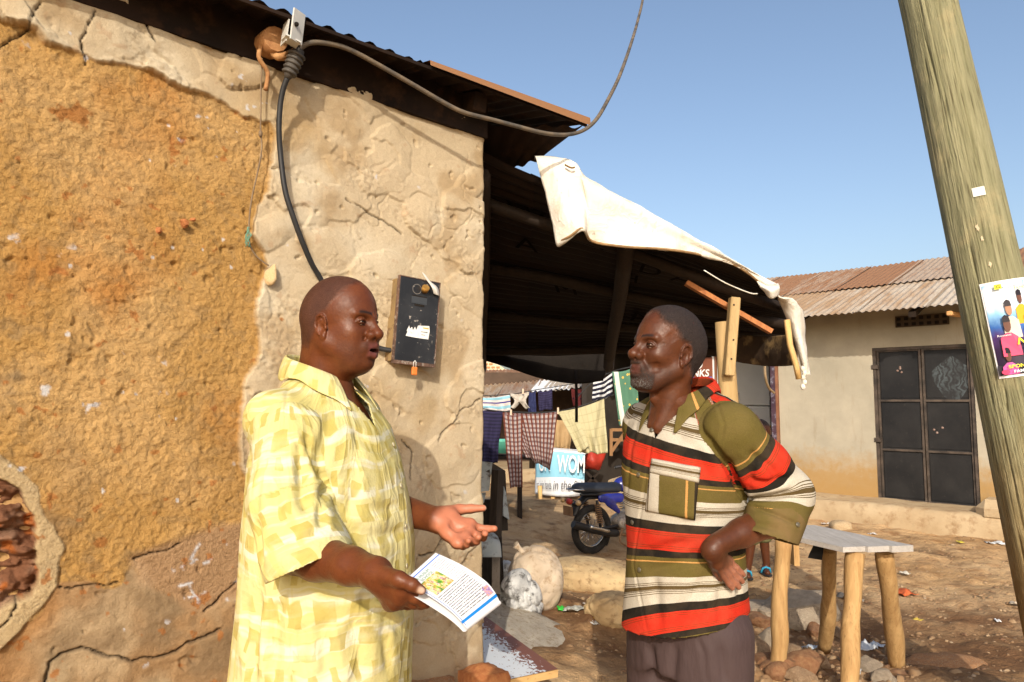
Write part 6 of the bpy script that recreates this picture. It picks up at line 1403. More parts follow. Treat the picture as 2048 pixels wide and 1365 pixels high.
def pxray(bvh, px, py, off):
    d = ray(px, py).normalized(); o = V((0, 0, CAMZ)) - off
    h_ = bvh.ray_cast(o, d); return h_          # location, normal, index, distance in the root's frame
def torso(F, zs, front, back_, half, th, cx=(0, 0), n=2.3, k=.0):
    X, Y, Z = [a for a in np.meshgrid(*F.ax, indexing='ij', sparse=True)]; zz_ = F.ax[2]
    f = np.interp(zz_, zs, front)[None, None]; b = np.interp(zz_, zs, back_)[None, None]; w_ = np.interp(zz_, zs, half)[None, None]
    X = X-cx[0]; Y = Y-cx[1]; xf = X*math.cos(th)+Y*math.sin(th); yl = -X*math.sin(th)+Y*math.cos(th)
    rx = np.where(xf > 0, f, b); d = ((np.abs(xf/rx)**n+np.abs(yl/w_)**n)**(1/n)-1)*np.minimum(rx, w_)
    d = np.maximum(d, np.maximum(zs[0]-Z, Z-zs[-1])).astype(np.float32)
    F.op(np.s_[:, :, :], d, k, 'u')
def vnormals(Vv, Q):
    fn = np.cross(Vv[Q[:, 2]]-Vv[Q[:, 0]], Vv[Q[:, 3]]-Vv[Q[:, 1]]); N = np.zeros_like(Vv)
    for j in range(4):
        for c in range(3): N[:, c] += np.bincount(Q[:, j], fn[:, c], len(Vv))
    return N/(np.linalg.norm(N, axis=1, keepdims=True)+1e-12)
def crease(Vv, N, bvh, off, pxs, depth, wd):
    pts = []
    pxs2 = []
    for a, b in zip(pxs[:-1], pxs[1:]):
        n_ = max(2, int(math.hypot(b[0]-a[0], b[1]-a[1])/9)); pxs2 += [(a[0]+(b[0]-a[0])*t/n_, a[1]+(b[1]-a[1])*t/n_) for t in range(n_)]
    pxs2.append(pxs[-1])
    for p in pxs2:
        h_ = pxray(bvh, p[0], p[1], off)
        if h_[0] is not None: pts.append(h_[0])
    if len(pts) < 2: return
    P_ = np.array([p[:] for p in pts], np.float32); lo, hi = P_.min(0)-wd*3, P_.max(0)+wd*3
    m = np.where(((Vv > lo) & (Vv < hi)).all(1))[0]
    if not len(m): return
    best = np.full(len(m), 1e9, np.float32); tt_ = np.zeros(len(m), np.float32)
    for i in range(len(P_)-1):
        if np.linalg.norm(P_[i+1]-P_[i]) > .06: continue
        e = P_[i+1]-P_[i]; w_ = Vv[m]-P_[i]; t = np.clip((w_@e)/max(e@e, 1e-9), 0, 1); d = ((w_-t[:, None]*e)**2).sum(1)
        u_ = d < best; best = np.where(u_, d, best); tt_ = np.where(u_, (i+t)/(len(P_)-1), tt_)
    a = depth*(1.55 if wd > .0055 else 1.0)*(np.exp(-best/wd**2) - .45*np.exp(-best/(wd*2.2)**2))*np.clip(np.minimum(tt_, 1-tt_)*5+.25, 0, 1)
    Vv[m] -= N[m]*a[:, None].astype(np.float32)
def cutplane(Vv, Q, p, n, mask=None, h=.012):
    n = np.array(n, np.float32); n /= np.linalg.norm(n); s_ = (Vv-np.array(p, np.float32))@n
    if mask is not None: s_ = np.where(mask, s_, -1)
    keep = ~(s_[Q] > 0).all(1); Q = Q[keep]; use = np.zeros(len(Vv), bool); use[Q.ravel()] = True
    mv = use & (s_ > 0) & (s_ < h*2); Vv[mv] -= n*s_[mv][:, None]; return Vv, Q
def compact(Vv, Q, *arrs):
    use = np.zeros(len(Vv), bool); use[Q.ravel()] = True; idx = np.cumsum(use)-1
    return (Vv[use], idx[Q]) + tuple(a[use] for a in arrs)
def clothobj(name, Vv, Q, attrs, mat, parent, th=.0025):
    me = npmesh(name, Vv, Q)
    for k_, a in attrs.items(): attr(me, k_, a)
    o = link(name, me, mat, parent, True); md = o.modifiers.new('s', 'SOLIDIFY'); md.thickness = th; md.offset = -1; return o
def hframe(c, yaw, pitch=0, roll=0):
    return Matrix.Translation(V(c)) @ Euler((0, 0, yaw)).to_matrix().to_4x4() @ Euler((roll, -pitch, 0)).to_matrix().to_4x4()
def collar(name, parent, c, th, mat, inner, drop, tip, bvh, off, gap=.05, uv=None, n=48, lift=.006, spread=1.0):
    """turned down shirt collar: stand round the neck and a leaf whose edge rests on the shirt"""
    rows = []
    for i in range(n+1):
        f = i/n; ph = gap + (2*math.pi-2*gap)*f; u = abs(2*f-1)          # u = 1 at the front points
        dr = V((math.cos(th+ph), math.sin(th+ph), 0)); rin = inner*(1+.10*math.cos(ph))
        zt = c[2] + .030*(1-u**1.5) - .030*u**2
        top = V((c[0], c[1], zt)) + dr*rin; base = V((c[0], c[1], zt-.032)) + dr*(rin+.004)
        rout = rin + (.020 + tip*u**5)*spread; e = V((c[0], c[1], 0)) + dr*rout
        if u > .8: e += V((math.cos(th), math.sin(th), 0))*(u-.8)/.2*.012
        z_e = zt - drop*(1+.75*u**3)
        hit = bvh.ray_cast(V((e.x, e.y, zt+.02)), V((0, 0, -1)))
        if hit[0] is not None and hit[0].z + lift > z_e: z_e = hit[0].z + lift
        edge = V((e.x, e.y, z_e)); mid = top.lerp(edge, .5) + dr*.006
        rows.append([base, top-V((0, 0, .004)), top + dr*.004, top.lerp(edge, .25)+dr*.006, mid, top.lerp(edge, .75)+dr*.004, edge])
    pts = np.array([[p[:] for p in r] for r in rows]); me = gridmesh(name, pts)
    if uv: uv(me, pts)
    o = link(name, me, mat, parent, True); md = o.modifiers.new('s', 'SOLIDIFY'); md.thickness = .003; md.offset = 0
    sb = o.modifiers.new('sub', 'SUBSURF'); sb.levels = sb.render_levels = 1; return o

def setin(Ft, Vv, Q, gap=.005):
    """keeps only the part of a sleeve outside the shirt body and lifts it clear where the two nearly coincide"""
    for _ in range(2):
        d_ = Ft.sample(Vv); N = vnormals(Vv, Q); m = (d_ > -.012) & (d_ < gap); Vv = Vv + N*np.where(m, (gap-np.maximum(d_, -.004))*.7, 0)[:, None]
    d_ = Ft.sample(Vv); Q = Q[~(d_[Q] < -.030).all(1)]; r = compact(Vv, Q); return r[0].astype(np.float32), r[1]
def joinp(ps):
    v, q, i, n_ = [], [], [], 0
    for j, (a, b) in enumerate(ps): v.append(a); q.append(b+n_); i.append(np.full(len(a), j)); n_ += len(a)
    return np.concatenate(v), np.concatenate(q), np.concatenate(i)
def sleeve(chainp, rs, k, sd, h=.0046):
    c_ = np.array(chainp); F = Field(c_.min(0)-max(rs)-.03, c_.max(0)+max(rs)+.03, h); F.chain(chainp, rs, k); F.noise(.005, 8, sd, 2, (1, 1, .6)); return F.mesh(2)
# =================================================================== the man in the yellow shirt
HY = 1.76; TH1 = math.radians(-20)
hc1 = P(636, 651, HY-.066) + V((.037, .066, 0)); R1 = V((hc1.x-.035, HY+.01, 0))
man1 = empty('person', R1, 0, 'man with shaved head in a yellow patterned shirt, palm open and leaflet in hand', 'person')
q1 = lambda px, py, Y: np.array((P(px, py, Y)-R1)[:], np.float32)
f1 = np.array([math.cos(TH1), math.sin(TH1), 0]); l1 = np.array([-math.sin(TH1), math.cos(TH1), 0])
b1 = lambda x, y, z: f1*x + l1*y + np.array([0, 0, z])
M_skin1 = skin_mat('skin_dark_brown', (.135, .040, .013), (.090, .024, .008), (.135, .042, .036), (.40, .145, .08))
M_skin2 = skin_mat('skin_deep_brown', (.098, .031, .012), (.062, .019, .008), (.075, .026, .021), (.34, .14, .085))
body1 = Body()
Vh, Q, mk = make_head('round'); mk['hstr'] = .50; HM1 = hframe(hc1-R1, TH1, math.radians(-2)) @ Matrix.Diagonal((.965, .945, .98, 1)); body1.add(Vh, Q, mk, HM1)
# upper chest and shoulders under the shirt, trunk
F = Field((-.34, -.34, .85), (.34, .34, 1.56), .007)
torso(F, [.85, 1.0, 1.2, 1.35, 1.43, 1.47], [.17, .17, .155, .125, .08, .04], [.14, .135, .125, .115, .085, .05], [.17, .175, .175, .165, .12, .07], TH1, (0, 0), 2.3)
nb_ = np.array((hc1-R1)[:]); F.cone(nb_+b1(-.035, 0, -.10), b1(-.01, 0, 1.42), .058, .075, .05)
Vt, Qt = F.mesh(2); body1.add(Vt, Qt)
# right arm (near the camera) with the hand that holds the leaflet
S1, E1, W1 = q1(574, 858, 1.60), q1(596, 1103, 1.53), q1(752, 1147, 1.372)
F = Field(np.minimum(np.minimum(S1, E1), W1)-.12, np.maximum(np.maximum(S1, E1), q1(860, 1200, 1.28))+np.array([.03, .14, .08]), .0022)
F.chain([S1, S1*.5+E1*.5, E1], [.044, .044, .044], .02)
F.chain([E1, E1*.72+W1*.28, E1*.3+W1*.7, W1], [.046, .0465, .036, .030], .02)
mc = [q1(802, 1180, 1.333), q1(799, 1194, 1.343), q1(791, 1203, 1.358), q1(781, 1207, 1.375)]
fg = [[q1(830, 1197, 1.342), q1(845, 1206, 1.356), q1(852, 1210, 1.364)], [q1(826, 1206, 1.362), q1(842, 1209, 1.378), q1(851, 1209, 1.388)],
      [q1(815, 1209, 1.385), q1(830, 1209, 1.398), q1(838, 1207, 1.405)], [q1(803, 1211, 1.395), q1(816, 1209, 1.408), q1(824, 1206, 1.412)]]
th_ = [q1(762, 1150, 1.350), q1(798, 1159, 1.318), q1(824, 1170, 1.309), q1(843, 1181, 1.311)]
hand_field(F, W1, mc, fg, th_, .0150, (.0102, .0095, .0082), None, .016, (.019, .0145, .0120, .0088))
for a in mc[:3]: F.ell(a + np.array([0, -.006, .006]), .0085, .008)
F.groove(q1(822, 1160, 1.295), q1(824, 1174, 1.298), .0012, .003); F.groove(q1(812, 1178, 1.32), q1(822, 1186, 1.33), .0012, .003)
Va, Qa = F.mesh(2)
nl = np.exp(-(np.linalg.norm((Va-(th_[3]+np.array([.002, -.0085, .002])))/np.array([.0095, .005, .0075]), axis=1))**4)
body1.add(Va, Qa, dict(nail=nl*.9))
# left arm (far side) with the open palm
S2, E2, W2 = b1(-.02, .19, 1.405), q1(748, 1006, 1.93), q1(872, 1040, 1.80)
hi_ = q1(1000, 1000, 1.90)
F = Field(np.minimum(np.minimum(S2, E2), q1(860, 1110, 1.68))-.06, np.maximum(np.maximum(S2, E2), hi_)+.07, .0022)
F.chain([S2, S2*.5+E2*.5, E2], [.060, .054, .046], .02); F.chain([E2, E2*.65+W2*.35, W2], [.045, .043, .031], .02)
mc = [q1(940, 1049, 1.805), q1(936, 1063, 1.785), q1(927, 1075, 1.762), q1(914, 1086, 1.740)]
fg = [[q1(958, 1057, 1.812), q1(976, 1059, 1.808), q1(989, 1058, 1.800)], [q1(955, 1073, 1.785), q1(966, 1075, 1.765), q1(970, 1068, 1.748)],
      [q1(944, 1085, 1.755), q1(953, 1083, 1.733), q1(957, 1075, 1.722)], [q1(926, 1093, 1.728), q1(934, 1090, 1.710), q1(937, 1082, 1.700)]]
th_ = [q1(884, 1027, 1.815), q1(918, 1020, 1.838), q1(942, 1018, 1.838), q1(966, 1017, 1.832)]
hand_field(F, W2, mc, fg, th_, .0145, (.0102, .0096, .0084), None, .016, (.0185, .0140, .0118, .0090))
F.ell(q1(900, 1032, 1.805), (.021, .019, .019), .016); F.ell(q1(898, 1066, 1.762), (.020, .018, .017), .016)        # thumb and little finger pads
F.ell(q1(914, 1052, 1.762), (.017, .012, .015), .014, None, 'd')                                                    # hollow of the palm
# palm lines
for a, b in (((894, 1036), (930, 1047)), ((906, 1062), (938, 1052)), ((902, 1040), (912, 1058)), ((925, 1030), (934, 1044))):
    F.groove(q1(*a, 1.775), q1(*b, 1.775), .0016, .0034)
for a, b in (((872, 1028), (866, 1056)), ((877, 1030), (871, 1058))): F.groove(q1(*a, 1.775), q1(*b, 1.775), .0012, .0026)
for p in fg[:3]: F.groove(p[0]+np.array([0, -.011, .006]), p[0]+np.array([0, -.011, -.006]), .001, .0022)
Va, Qa = F.mesh(2); Na = vnormals(Va, Qa)
pn = np.array([.10, -.72, .68]); pm = sst(-.05, .55, Na@pn)*sst(-.012, .02, (Va-W2)@((q1(936, 1063, 1.785)-W2)/np.linalg.norm(q1(936, 1063, 1.785)-W2)))
tipn = np.exp(-(np.linalg.norm((Va-(th_[3]+np.array([.008, -.001, .001])))/.006, axis=1))**4)
body1.add(Va, Qa, dict(palm=pm, nail=tipn*.8))
# legs and feet
F = Field((-.32, -.32, -.01), (.36, .32, .98), .009)
for s_ in (1, -1):
    F.chain([b1(0, s_*.09, .92), b1(.01, s_*.10, .50), b1(-.02, s_*.11, .09)], [.10, .068, .045], .03); F.cone(b1(-.05, s_*.11, .045), b1(.15, s_*.125, .03), .042, .032, .03)
Vl, Ql = F.mesh(1); body1.add(Vl, Ql)
body1.build('body', M_skin1, man1)
# eyes: dark wet balls behind the lids
def eyes(M4, parent, mat):
    for s_ in (1, -1):
        mb = MB(); mb.ball((.0778, s_*.0325, .0135), .0121, None, 3); o = mb.build('eye', mat, parent); o.data.transform(M4); mi_ = MB(); mi_.ball((.0888, s_*.0325, .0133), (.0014, .0058, .0058), None, 2); i_ = mi_.build('iris', M_iris, o); i_.data.transform(M4)
k = NT('eye_wet'); M_eye = k.fin((.34, .27, .22), .15, 0, None, .5); k = NT('iris_dark'); M_iris = k.fin((.008, .005, .004), .12, 0, None, .6)
eyes(HM1, man1, M_eye)

# --- yellow shirt
F = Field((-.40, -.42, .70), (.36, .36, 1.56), .0048)
TZ1 = ([.72, .80, .9, 1.0, 1.1, 1.2, 1.3, 1.38, 1.44, 1.475], [.222, .222, .226, .228, .222, .206, .180, .150, .110, .06], [.190, .186, .178, .168, .160, .154, .150, .138, .112, .070], [.225, .222, .215, .210, .204, .200, .200, .190, .150, .09])
torso(F, *TZ1, TH1, (0, 0), 2.25)
F.cone(b1(-.03, 0, 1.47), b1(-.01, 0, 1.40), .060, .10, .05)
for s_ in (1, -1): F.cone(b1(-.03, s_*.06, 1.462), b1(-.025, s_*.165, 1.415), .040, .052, .05)
F.cone(b1(-.03, -.165, 1.405), q1(577, 860, 1.60), .046, .056, .05); F.cone(b1(-.03, .165, 1.405), b1(-.02, .185, 1.38), .046, .056, .05)
SL1 = [b1(-.03, -.125, 1.375), q1(574, 880, 1.595), q1(572, 1000, 1.565), q1(614, 1112, 1.51)]; SL2 = [b1(-.02, .175, 1.40), b1(-.02, .20, 1.27), b1(-.01, .20, 1.20)]
F.noise(.0075, 10, 3, 2, (1, 1, .35))
Vs, Qs, pid = joinp([F.mesh(2), setin(F, *sleeve(SL1 + [q1(640, 1165, 1.485)], [.054, .068, .079, .087, .092], .03, 4)), setin(F, *sleeve(SL2, [.066, .068, .068], .03, 5))])
def bvhof(Vv, Q): return BVHTree.FromPolygons([tuple(v) for v in Vv], [tuple(q_) for q_ in Q])
bv1 = bvhof(Vs, Qs); Ns = vnormals(Vs, Qs)
for pl, d_, w_ in [([(600, 905), (604, 960), (606, 1005), (618, 1030)], .012, .016), ([(636, 945), (656, 966), (640, 995)], .014, .014), ([(641, 1010), (643, 1055)], .012, .012), ([(668, 1132), (751, 1180), (812, 1220)], .009, .014),
                   ([(690, 1180), (760, 1225), (800, 1260)], .008, .014), ([(611, 865), (630, 945)], .008, .014), ([(515, 1040), (525, 1135)], .008, .014), ([(640, 1165), (700, 1190), (790, 1200)], .008, .016), ([(520, 1185), (503, 1362)], .010, .018),
                   ([(556, 1180), (548, 1362)], .008, .016), ([(640, 1200), (655, 1362)], .008, .020), ([(705, 1230), (726, 1362)], .009, .018), ([(765, 1250), (778, 1340)], .008, .016), ([(583, 1165), (585, 1362)], .004, .005),
                   ([(590, 745), (573, 790), (572, 866)], .0035, .0045), ([(512, 893), (540, 876), (572, 866), (592, 880)], .0035, .0045), ([(592, 880), (600, 905)], .004, .006), ([(540, 930), (552, 1010), (575, 1070)], .008, .016), ([(520, 950), (512, 1020)], .006, .014),
                   ([(700, 860), (760, 905), (800, 930)], .005, .016), ([(680, 1000), (740, 1020), (800, 1015)], .006, .016), ([(690, 1060), (750, 1075), (815, 1060)], .006, .016), ([(560, 1100), (600, 1090), (640, 1062)], .009, .014), ([(545, 1145), (600, 1128), (685, 1082)], .0025, .004),
                   ([(660, 830), (640, 900), (632, 940)], .007, .016), ([(720, 850), (705, 950), (700, 1050)], .005, .018), ([(745, 1100), (748, 1180)], .005, .014), ([(510, 800), (540, 830)], .006, .014), ([(745, 800), (788, 885), (806, 960), (812, 1050), (812, 1180), (800, 1330)], .0035, .005),
                   ([(497, 1200), (490, 1300)], .008, .014), ([(600, 1200), (612, 1362)], .006, .016), ([(665, 1250), (690, 1362)], -.006, .014), ([(530, 1210), (526, 1362)], -.006, .012)]:
    crease(Vs, Ns, bv1, R1, pl, d_, w_)
def dtor(Vv, TZ, th, n=2.25):
    xf = Vv[:, 0]*math.cos(th)+Vv[:, 1]*math.sin(th); yl = -Vv[:, 0]*math.sin(th)+Vv[:, 1]*math.cos(th); f, b, w_ = [np.interp(Vv[:, 2], TZ[0], a) for a in TZ[1:]]; rx = np.where(xf > 0, f, b)
    return ((np.abs(xf/rx)**n+np.abs(yl/w_)**n)**(1/n)-1)*np.minimum(rx, w_)
# regions: sleeve or body, and cloth coordinates
def sleeve_uv(Vv, chainp, r):
    best = np.full(len(Vv), 9e9); ws_, vs_ = [], []; vv_ = np.zeros(len(Vv)); uu = np.zeros(len(Vv)); L_ = 0
    for a, b in zip(chainp[:-1], chainp[1:]):
        d_, t = dcone(Vv, a, b, r, r); e = (b-a); le = np.linalg.norm(e); e = e/le
        ref = np.cross(e, [0, 0, 1.]) if abs(e[2]) < .9 else np.cross(e, [0, 1., 0]); ref /= np.linalg.norm(ref); ref2 = np.cross(e, ref); q_ = Vv-a; 
        u = np.arctan2(q_@ref2, q_@ref)*r; m = d_ < best
        ws_.append(np.exp(-np.maximum(d_+.02, -.03)/.018)); vs_.append(L_+np.clip((Vv-a)@e, -.2 if L_ == 0 else -.06, le+.06))
        tr = ((Vv-a)@e); best = np.where(m, d_, best); vv_ = np.where(m, L_+np.clip(tr, -.05 if L_ == 0 else 0, le+.06), vv_); uu = np.where(m, u, uu); L_ += le
    ws_, vs_ = np.array(ws_), np.array(vs_); vv_ = (ws_*vs_).sum(0)/(ws_.sum(0)+1e-9)
    return uu, vv_, best
u1, v1, d1 = sleeve_uv(Vs, SL1[1:] + [q1(640, 1165, 1.475)], .088); u2, v2, d2 = sleeve_uv(Vs, SL2, .082)
yl_ = Vs@l1; xf_ = Vs@f1; is1 = pid == 1; is2 = pid == 2
ub = np.arctan2(yl_, xf_)*.21; vb_ = Vs[:, 2]
uvs = np.stack([np.where(is1, u1+.7, np.where(is2, u2+1.7, ub)), np.where(is1, -v1, np.where(is2, -v2, vb_)), 0*ub], -1)
Vs, Qs = cutplane(Vs, Qs, q1(622, 1126, 1.49), (.42, -.10, -.90), pid == 1, .012)
Vs, Qs = cutplane(Vs, Qs, SL2[2], SL2[2]-SL2[1], pid == 2, .012)
Vs, Qs = cutplane(Vs, Qs, (0, 0, .762), (0, 0, -1), None, .009)
# neck opening and the open V in front
nk = np.hypot(xf_+.03-(Vs[:, 2]-1.47)*.3, yl_); inneck = (nk < .080) & (Vs[:, 2] > 1.42) & (pid == 0); vee = (xf_ > .0) & (np.abs(yl_) < np.maximum(0, Vs[:, 2]-1.392)*.60) & (Vs[:, 2] > 1.392)
Qs = Qs[~((inneck | vee)[Qs]).any(1)]
Vs, Qs, uvs = compact(Vs, Qs, uvs)
def cloth_yellow():
    k = NT('yellow_print_cotton'); uv = k.attr('uv2', 'Vector'); co = uv
    wv = k.vmath('SUBTRACT', k.noise(uv, 5.5, 3, .5, 0, 'Color'), (.5, .5, .5)); w1 = k.vmath('ADD', uv, k.vmath('MULTIPLY', wv, (.085, .105, 0)))
    def squares(sc, off, mort):
        nd = k.t.nodes.new('ShaderNodeTexBrick'); k.set(nd.inputs['Vector'], k.vmath('ADD', w1, off)); nd.inputs['Scale'].default_value = sc; nd.inputs['Mortar Size'].default_value = mort; nd.inputs['Mortar Smooth'].default_value = .28
        nd.inputs['Brick Width'].default_value = .5; nd.inputs['Row Height'].default_value = .52; nd.offset = .37; nd.squash = .7; nd.squash_frequency = 3
        nd.inputs['Color1'].default_value = (0, 0, 0, 1); nd.inputs['Color2'].default_value = (1, 1, 1, 1); nd.inputs['Mortar'].default_value = (.5, .5, .5, 1); return nd
    b1_ = squares(7.6, (0, 0, 0), .135); b2_ = squares(11.0, (.3, .1, 0), .13)
    m1 = k.math('SUBTRACT', 1.0, b1_.outputs['Fac']); m2 = k.math('SUBTRACT', 1.0, b2_.outputs['Fac'])
    fsel = k.noise(uv, 6, 2, .5); sel = k.ramp(fsel, [(.40, 0.0), (.47, 1.0)])
    msk = k.math('ADD', k.math('MULTIPLY', m1, sel), k.math('MULTIPLY', m2, k.math('SUBTRACT', 1.0, sel)))
    f2 = k.noise(uv, 26, 4, .6); f3 = k.noise(uv, 3.2, 3, .5)
    sq = k.mix(b1_.outputs['Color'], (.335, .255, .042), (.415, .335, .09)); sq = k.mix(k.ramp(f2, [(.3, 0.0), (.75, .5)]), sq, (.47, .40, .14))
    ground_ = k.mix(k.ramp(f3, [(.35, 0.0), (.65, 1.0)]), (.51, .445, .165), (.55, .505, .275))
    st = k.noise(k.mapping(w1, (3, 34, 1)), 1.0, 3, .5); ground_ = k.mix(k.ramp(st, [(.52, 0.0), (.62, .9)]), ground_, (.60, .58, .43)); st2 = k.noise(k.mapping(w1, (30, 3, 1)), 1.0, 3, .5); ground_ = k.mix(k.ramp(st2, [(.55, 0.0), (.66, .8)]), ground_, (.55, .47, .17))
    edge_ = k.ramp(msk, [(.05, 0.0), (.65, 1.0)]); rim = k.ramp(msk, [(.30, 0.0), (.5, 1.0), (.62, 0.0)])
    drop = k.ramp(k.noise(uv, 9, 2, .5), [(.36, .25), (.50, 1.0)])
    c = k.mix(k.math('MULTIPLY', edge_, k.math('MULTIPLY', drop, .80)), ground_, sq); c = k.mix(k.math('MULTIPLY', rim, .18), c, (.32, .24, .04))
    wv_ = k.noise(k.mapping(uv, (900, 260, 1)), 1, 2, .5); wr = k.noise(uv, 22, 5, .62); rd = k.math('POWER', k.math('SUBTRACT', 1.0, k.math('ABSOLUTE', k.math('SUBTRACT', k.math('MULTIPLY', k.noise(k.mapping(uv, (11, 5, 1), (0, 0, .5)), 1.0, 3, .5, .8), 2.0), 1.0))), 6.0)
    return k.fin(c, .82, 0, k.bump(k.math('ADD', k.math('ADD', k.math('MULTIPLY', wr, 3.0), k.math('MULTIPLY', rd, 1.6)), k.math('MULTIPLY', wv_, .15)), .42, .0045), .12)
M_yel1 = cloth_yellow()
shirt1 = clothobj('shirt', Vs, Qs, dict(uv2=uvs), M_yel1, man1)
bv1 = bvhof(Vs, Qs)
def cuv(me, pts):
    p = pts.reshape(-1, 3); d_ = p-p.mean(0); attr(me, 'uv2', np.stack([np.arctan2(d_@l1, d_@f1)*.12+3, p[:, 2], 0*p[:, 2]], -1))
collar('collar', man1, b1(-.026, 0, 1.538), TH1, M_yel1, .080, .058, .044, bv1, R1, .42, cuv)
M_btn = mottle('shirt_button', (.40, .36, .24), (.5, .45, .3), 20, .4, 0)
for (x, y) in ((800, 972), (809, 1052), (811, 1132), (785, 890)):
    h_ = pxray(bv1, x, y, R1)
    if h_[0]: mb = MB(); Rb = h_[1].to_track_quat('Z', 'Y').to_matrix(); mb.ball(h_[0]+h_[1]*.003, (.0062, .0062, .0022), Rb, 2); mb.build('button', M_btn, shirt1)
# trousers and shoes
M_tr1 = mottle('dark_trousers', (.028, .026, .028), (.04, .037, .038), 6, .9, .3, 30, .008)
F = Field((-.30, -.32, .02), (.32, .30, .98), .011)
torso(F, [.80, .85, .97], [.155, .16, .155], [.135, .135, .13], [.17, .17, .165], TH1)
for s_ in (1, -1): F.chain([b1(0, s_*.095, .86), b1(.012, s_*.105, .48), b1(-.015, s_*.115, .05)], [.100, .088, .080], .03)
F.noise(.008, 9, 8); Vt, Qt = F.mesh(2); link('trousers', npmesh('trousers', Vt, Qt), M_tr1, man1, True)
M_shoe = mottle('shoe_leather', (.02, .015, .012), (.03, .022, .018), 6, .5, .2)
def shoes(parent, b):
    for s_ in (1, -1):
        F = Field(b(0, s_*.11, 0)-np.array([.22, .22, .01]), b(0, s_*.11, 0)+np.array([.22, .22, .13]), .006); F.cone(b(-.06, s_*.115, .05), b(.05, s_*.12, .05), .046, .044, .02); F.cone(b(.05, s_*.12, .045), b(.16, s_*.13, .036), .046, .036, .02)
        F.op(np.s_[:, :, :], (-np.broadcast_to(F.ax[2][None, None], F.D.shape)+.004).astype(np.float32)*-1, 0, 'd') if False else None
        Vt, Qt = F.mesh(1); Vt[:, 2] = np.maximum(Vt[:, 2], .002); link('shoe', npmesh('shoe', Vt, Qt), M_shoe, parent, True)
shoes(man1, b1)
man1.location.z = 0

# --- the leaflet
lf = empty('leaflet', P(900, 1180, 1.36), 0, 'folded white printed school leaflet with blue edge held by the yellow shirted man', 'leaflet')
A_, B_, C_, D_ = P(871, 1106, 1.43), P(1004, 1190, 1.40), P(932, 1249, 1.315), P(806, 1164, 1.335)
def lfp(u, v, off=0.0):      # u along the long fold A->B, v from the top edge to the bottom edge
    p = A_*(1-u)*(1-v) + B_*u*(1-v) + C_*u*v + D_*(1-u)*v
    nrm = (B_-A_).cross(D_-A_).normalized(); nrm = nrm if nrm.y < 0 else -nrm
    return p + nrm*(off + .010*math.sin(math.pi*u)*(1-v*.3) - .016*max(0, u-.72)**2/.08*(1-v*.6)) 
k = NT('leaflet_print'); uv = k.attr('uv2', 'Vector'); ux, vx = k.n('SeparateXYZ', {0: uv}, 0), k.n('SeparateXYZ', {0: uv}, 1)
rows_ = k.math('LESS_THAN', k.math('FRACT', k.math('MULTIPLY', ux, 30.0)), .38)
wn_ = k.noise(k.mapping(uv, (34, 70, 1)), 1.0, 2, .5); words = k.math('GREATER_THAN', wn_, .44)
inb = k.math('MULTIPLY', k.math('GREATER_THAN', ux, .50), k.math('LESS_THAN', ux, .90)); inb2 = k.math('MULTIPLY', k.math('GREATER_THAN', vx, .12), k.math('LESS_THAN', vx, .93))
inc = k.math('MULTIPLY', k.math('MULTIPLY', k.math('GREATER_THAN', ux, .10), k.math('LESS_THAN', ux, .5)), k.math('MULTIPLY', k.math('GREATER_THAN', vx, .08), k.math('LESS_THAN', vx, .36)))
ink = k.math('MULTIPLY', k.math('MULTIPLY', rows_, words), k.math('ADD', k.math('MULTIPLY', inb, inb2), k.math('MULTIPLY', inc, .5), None, True))
c = k.mix(k.math('MULTIPLY', ink, .9), (.64, .64, .66), (.03, .03, .04))
c = k.mix(k.math('MULTIPLY', k.math('GREATER_THAN', ux, .925), k.math('LESS_THAN', ux, .958)), c, (.005, .20, .62)); c = k.mix(k.math('MULTIPLY', k.math('GREATER_THAN', ux, .045), k.math('LESS_THAN', ux, .06)), c, (.03, .15, .55))
c = k.mix(k.math('MULTIPLY', k.math('GREATER_THAN', vx, .957), k.math('LESS_THAN', vx, .968)), c, (.03, .12, .45))
M_lf = k.fin(c, .45, 0, None, .35)
def lgrid(name, u0, u1, v0, v1, mat, off, n_=30):
    A, B = np.meshgrid(np.linspace(u0, u1, n_), np.linspace(v0, v1, n_), indexing='ij'); pts = np.array([[lfp(A[i, j], B[i, j], off)[:] for j in range(n_)] for i in range(n_)])
    me = gridmesh(name, pts); attr(me, 'uv2', np.stack([A, B, 0*A], -1).reshape(-1, 3)); o = link(name, me, mat, lf, True); o.matrix_parent_inverse = pinv(lf); return o
lgrid('front_page', 0, 1, 0, 1, M_lf, 0)
M_paper = mottle('paper_white', (.62, .62, .64), (.64, .64, .66), 5, .5, 0)
# back leaf, joined by a rounded fold at the right end
nrm_ = (B_-A_).cross(D_-A_).normalized(); nrm_ = nrm_ if nrm_.y > 0 else -nrm_
pts = []
for i, t in enumerate(np.linspace(0, 1, 26)):
    row_ = []
    for v in np.linspace(0, 1, 14):
        if t < .4: a = t/.4*math.pi; p = lfp(1, v) + (B_-A_).normalized()*.006*math.sin(a) + nrm_*.006*(1-math.cos(a))
        else: u = 1-(t-.4)/.6*1.0; p = lfp(u, min(1, v*1.0) + .06*v*(1-u)) + nrm_*(.012 + .004*math.sin(3*u))
        row_.append(p[:])
    pts.append(row_)
o = link('back_page', gridmesh('back_page', np.array(pts)), M_paper, lf, True); o.matrix_parent_inverse = pinv(lf)
k = NT('leaflet_picture'); uv = k.attr('uv2', 'Vector'); v_ = k.voro(uv, 26, 'Color'); fz = k.noise(uv, 9, 4, .6)
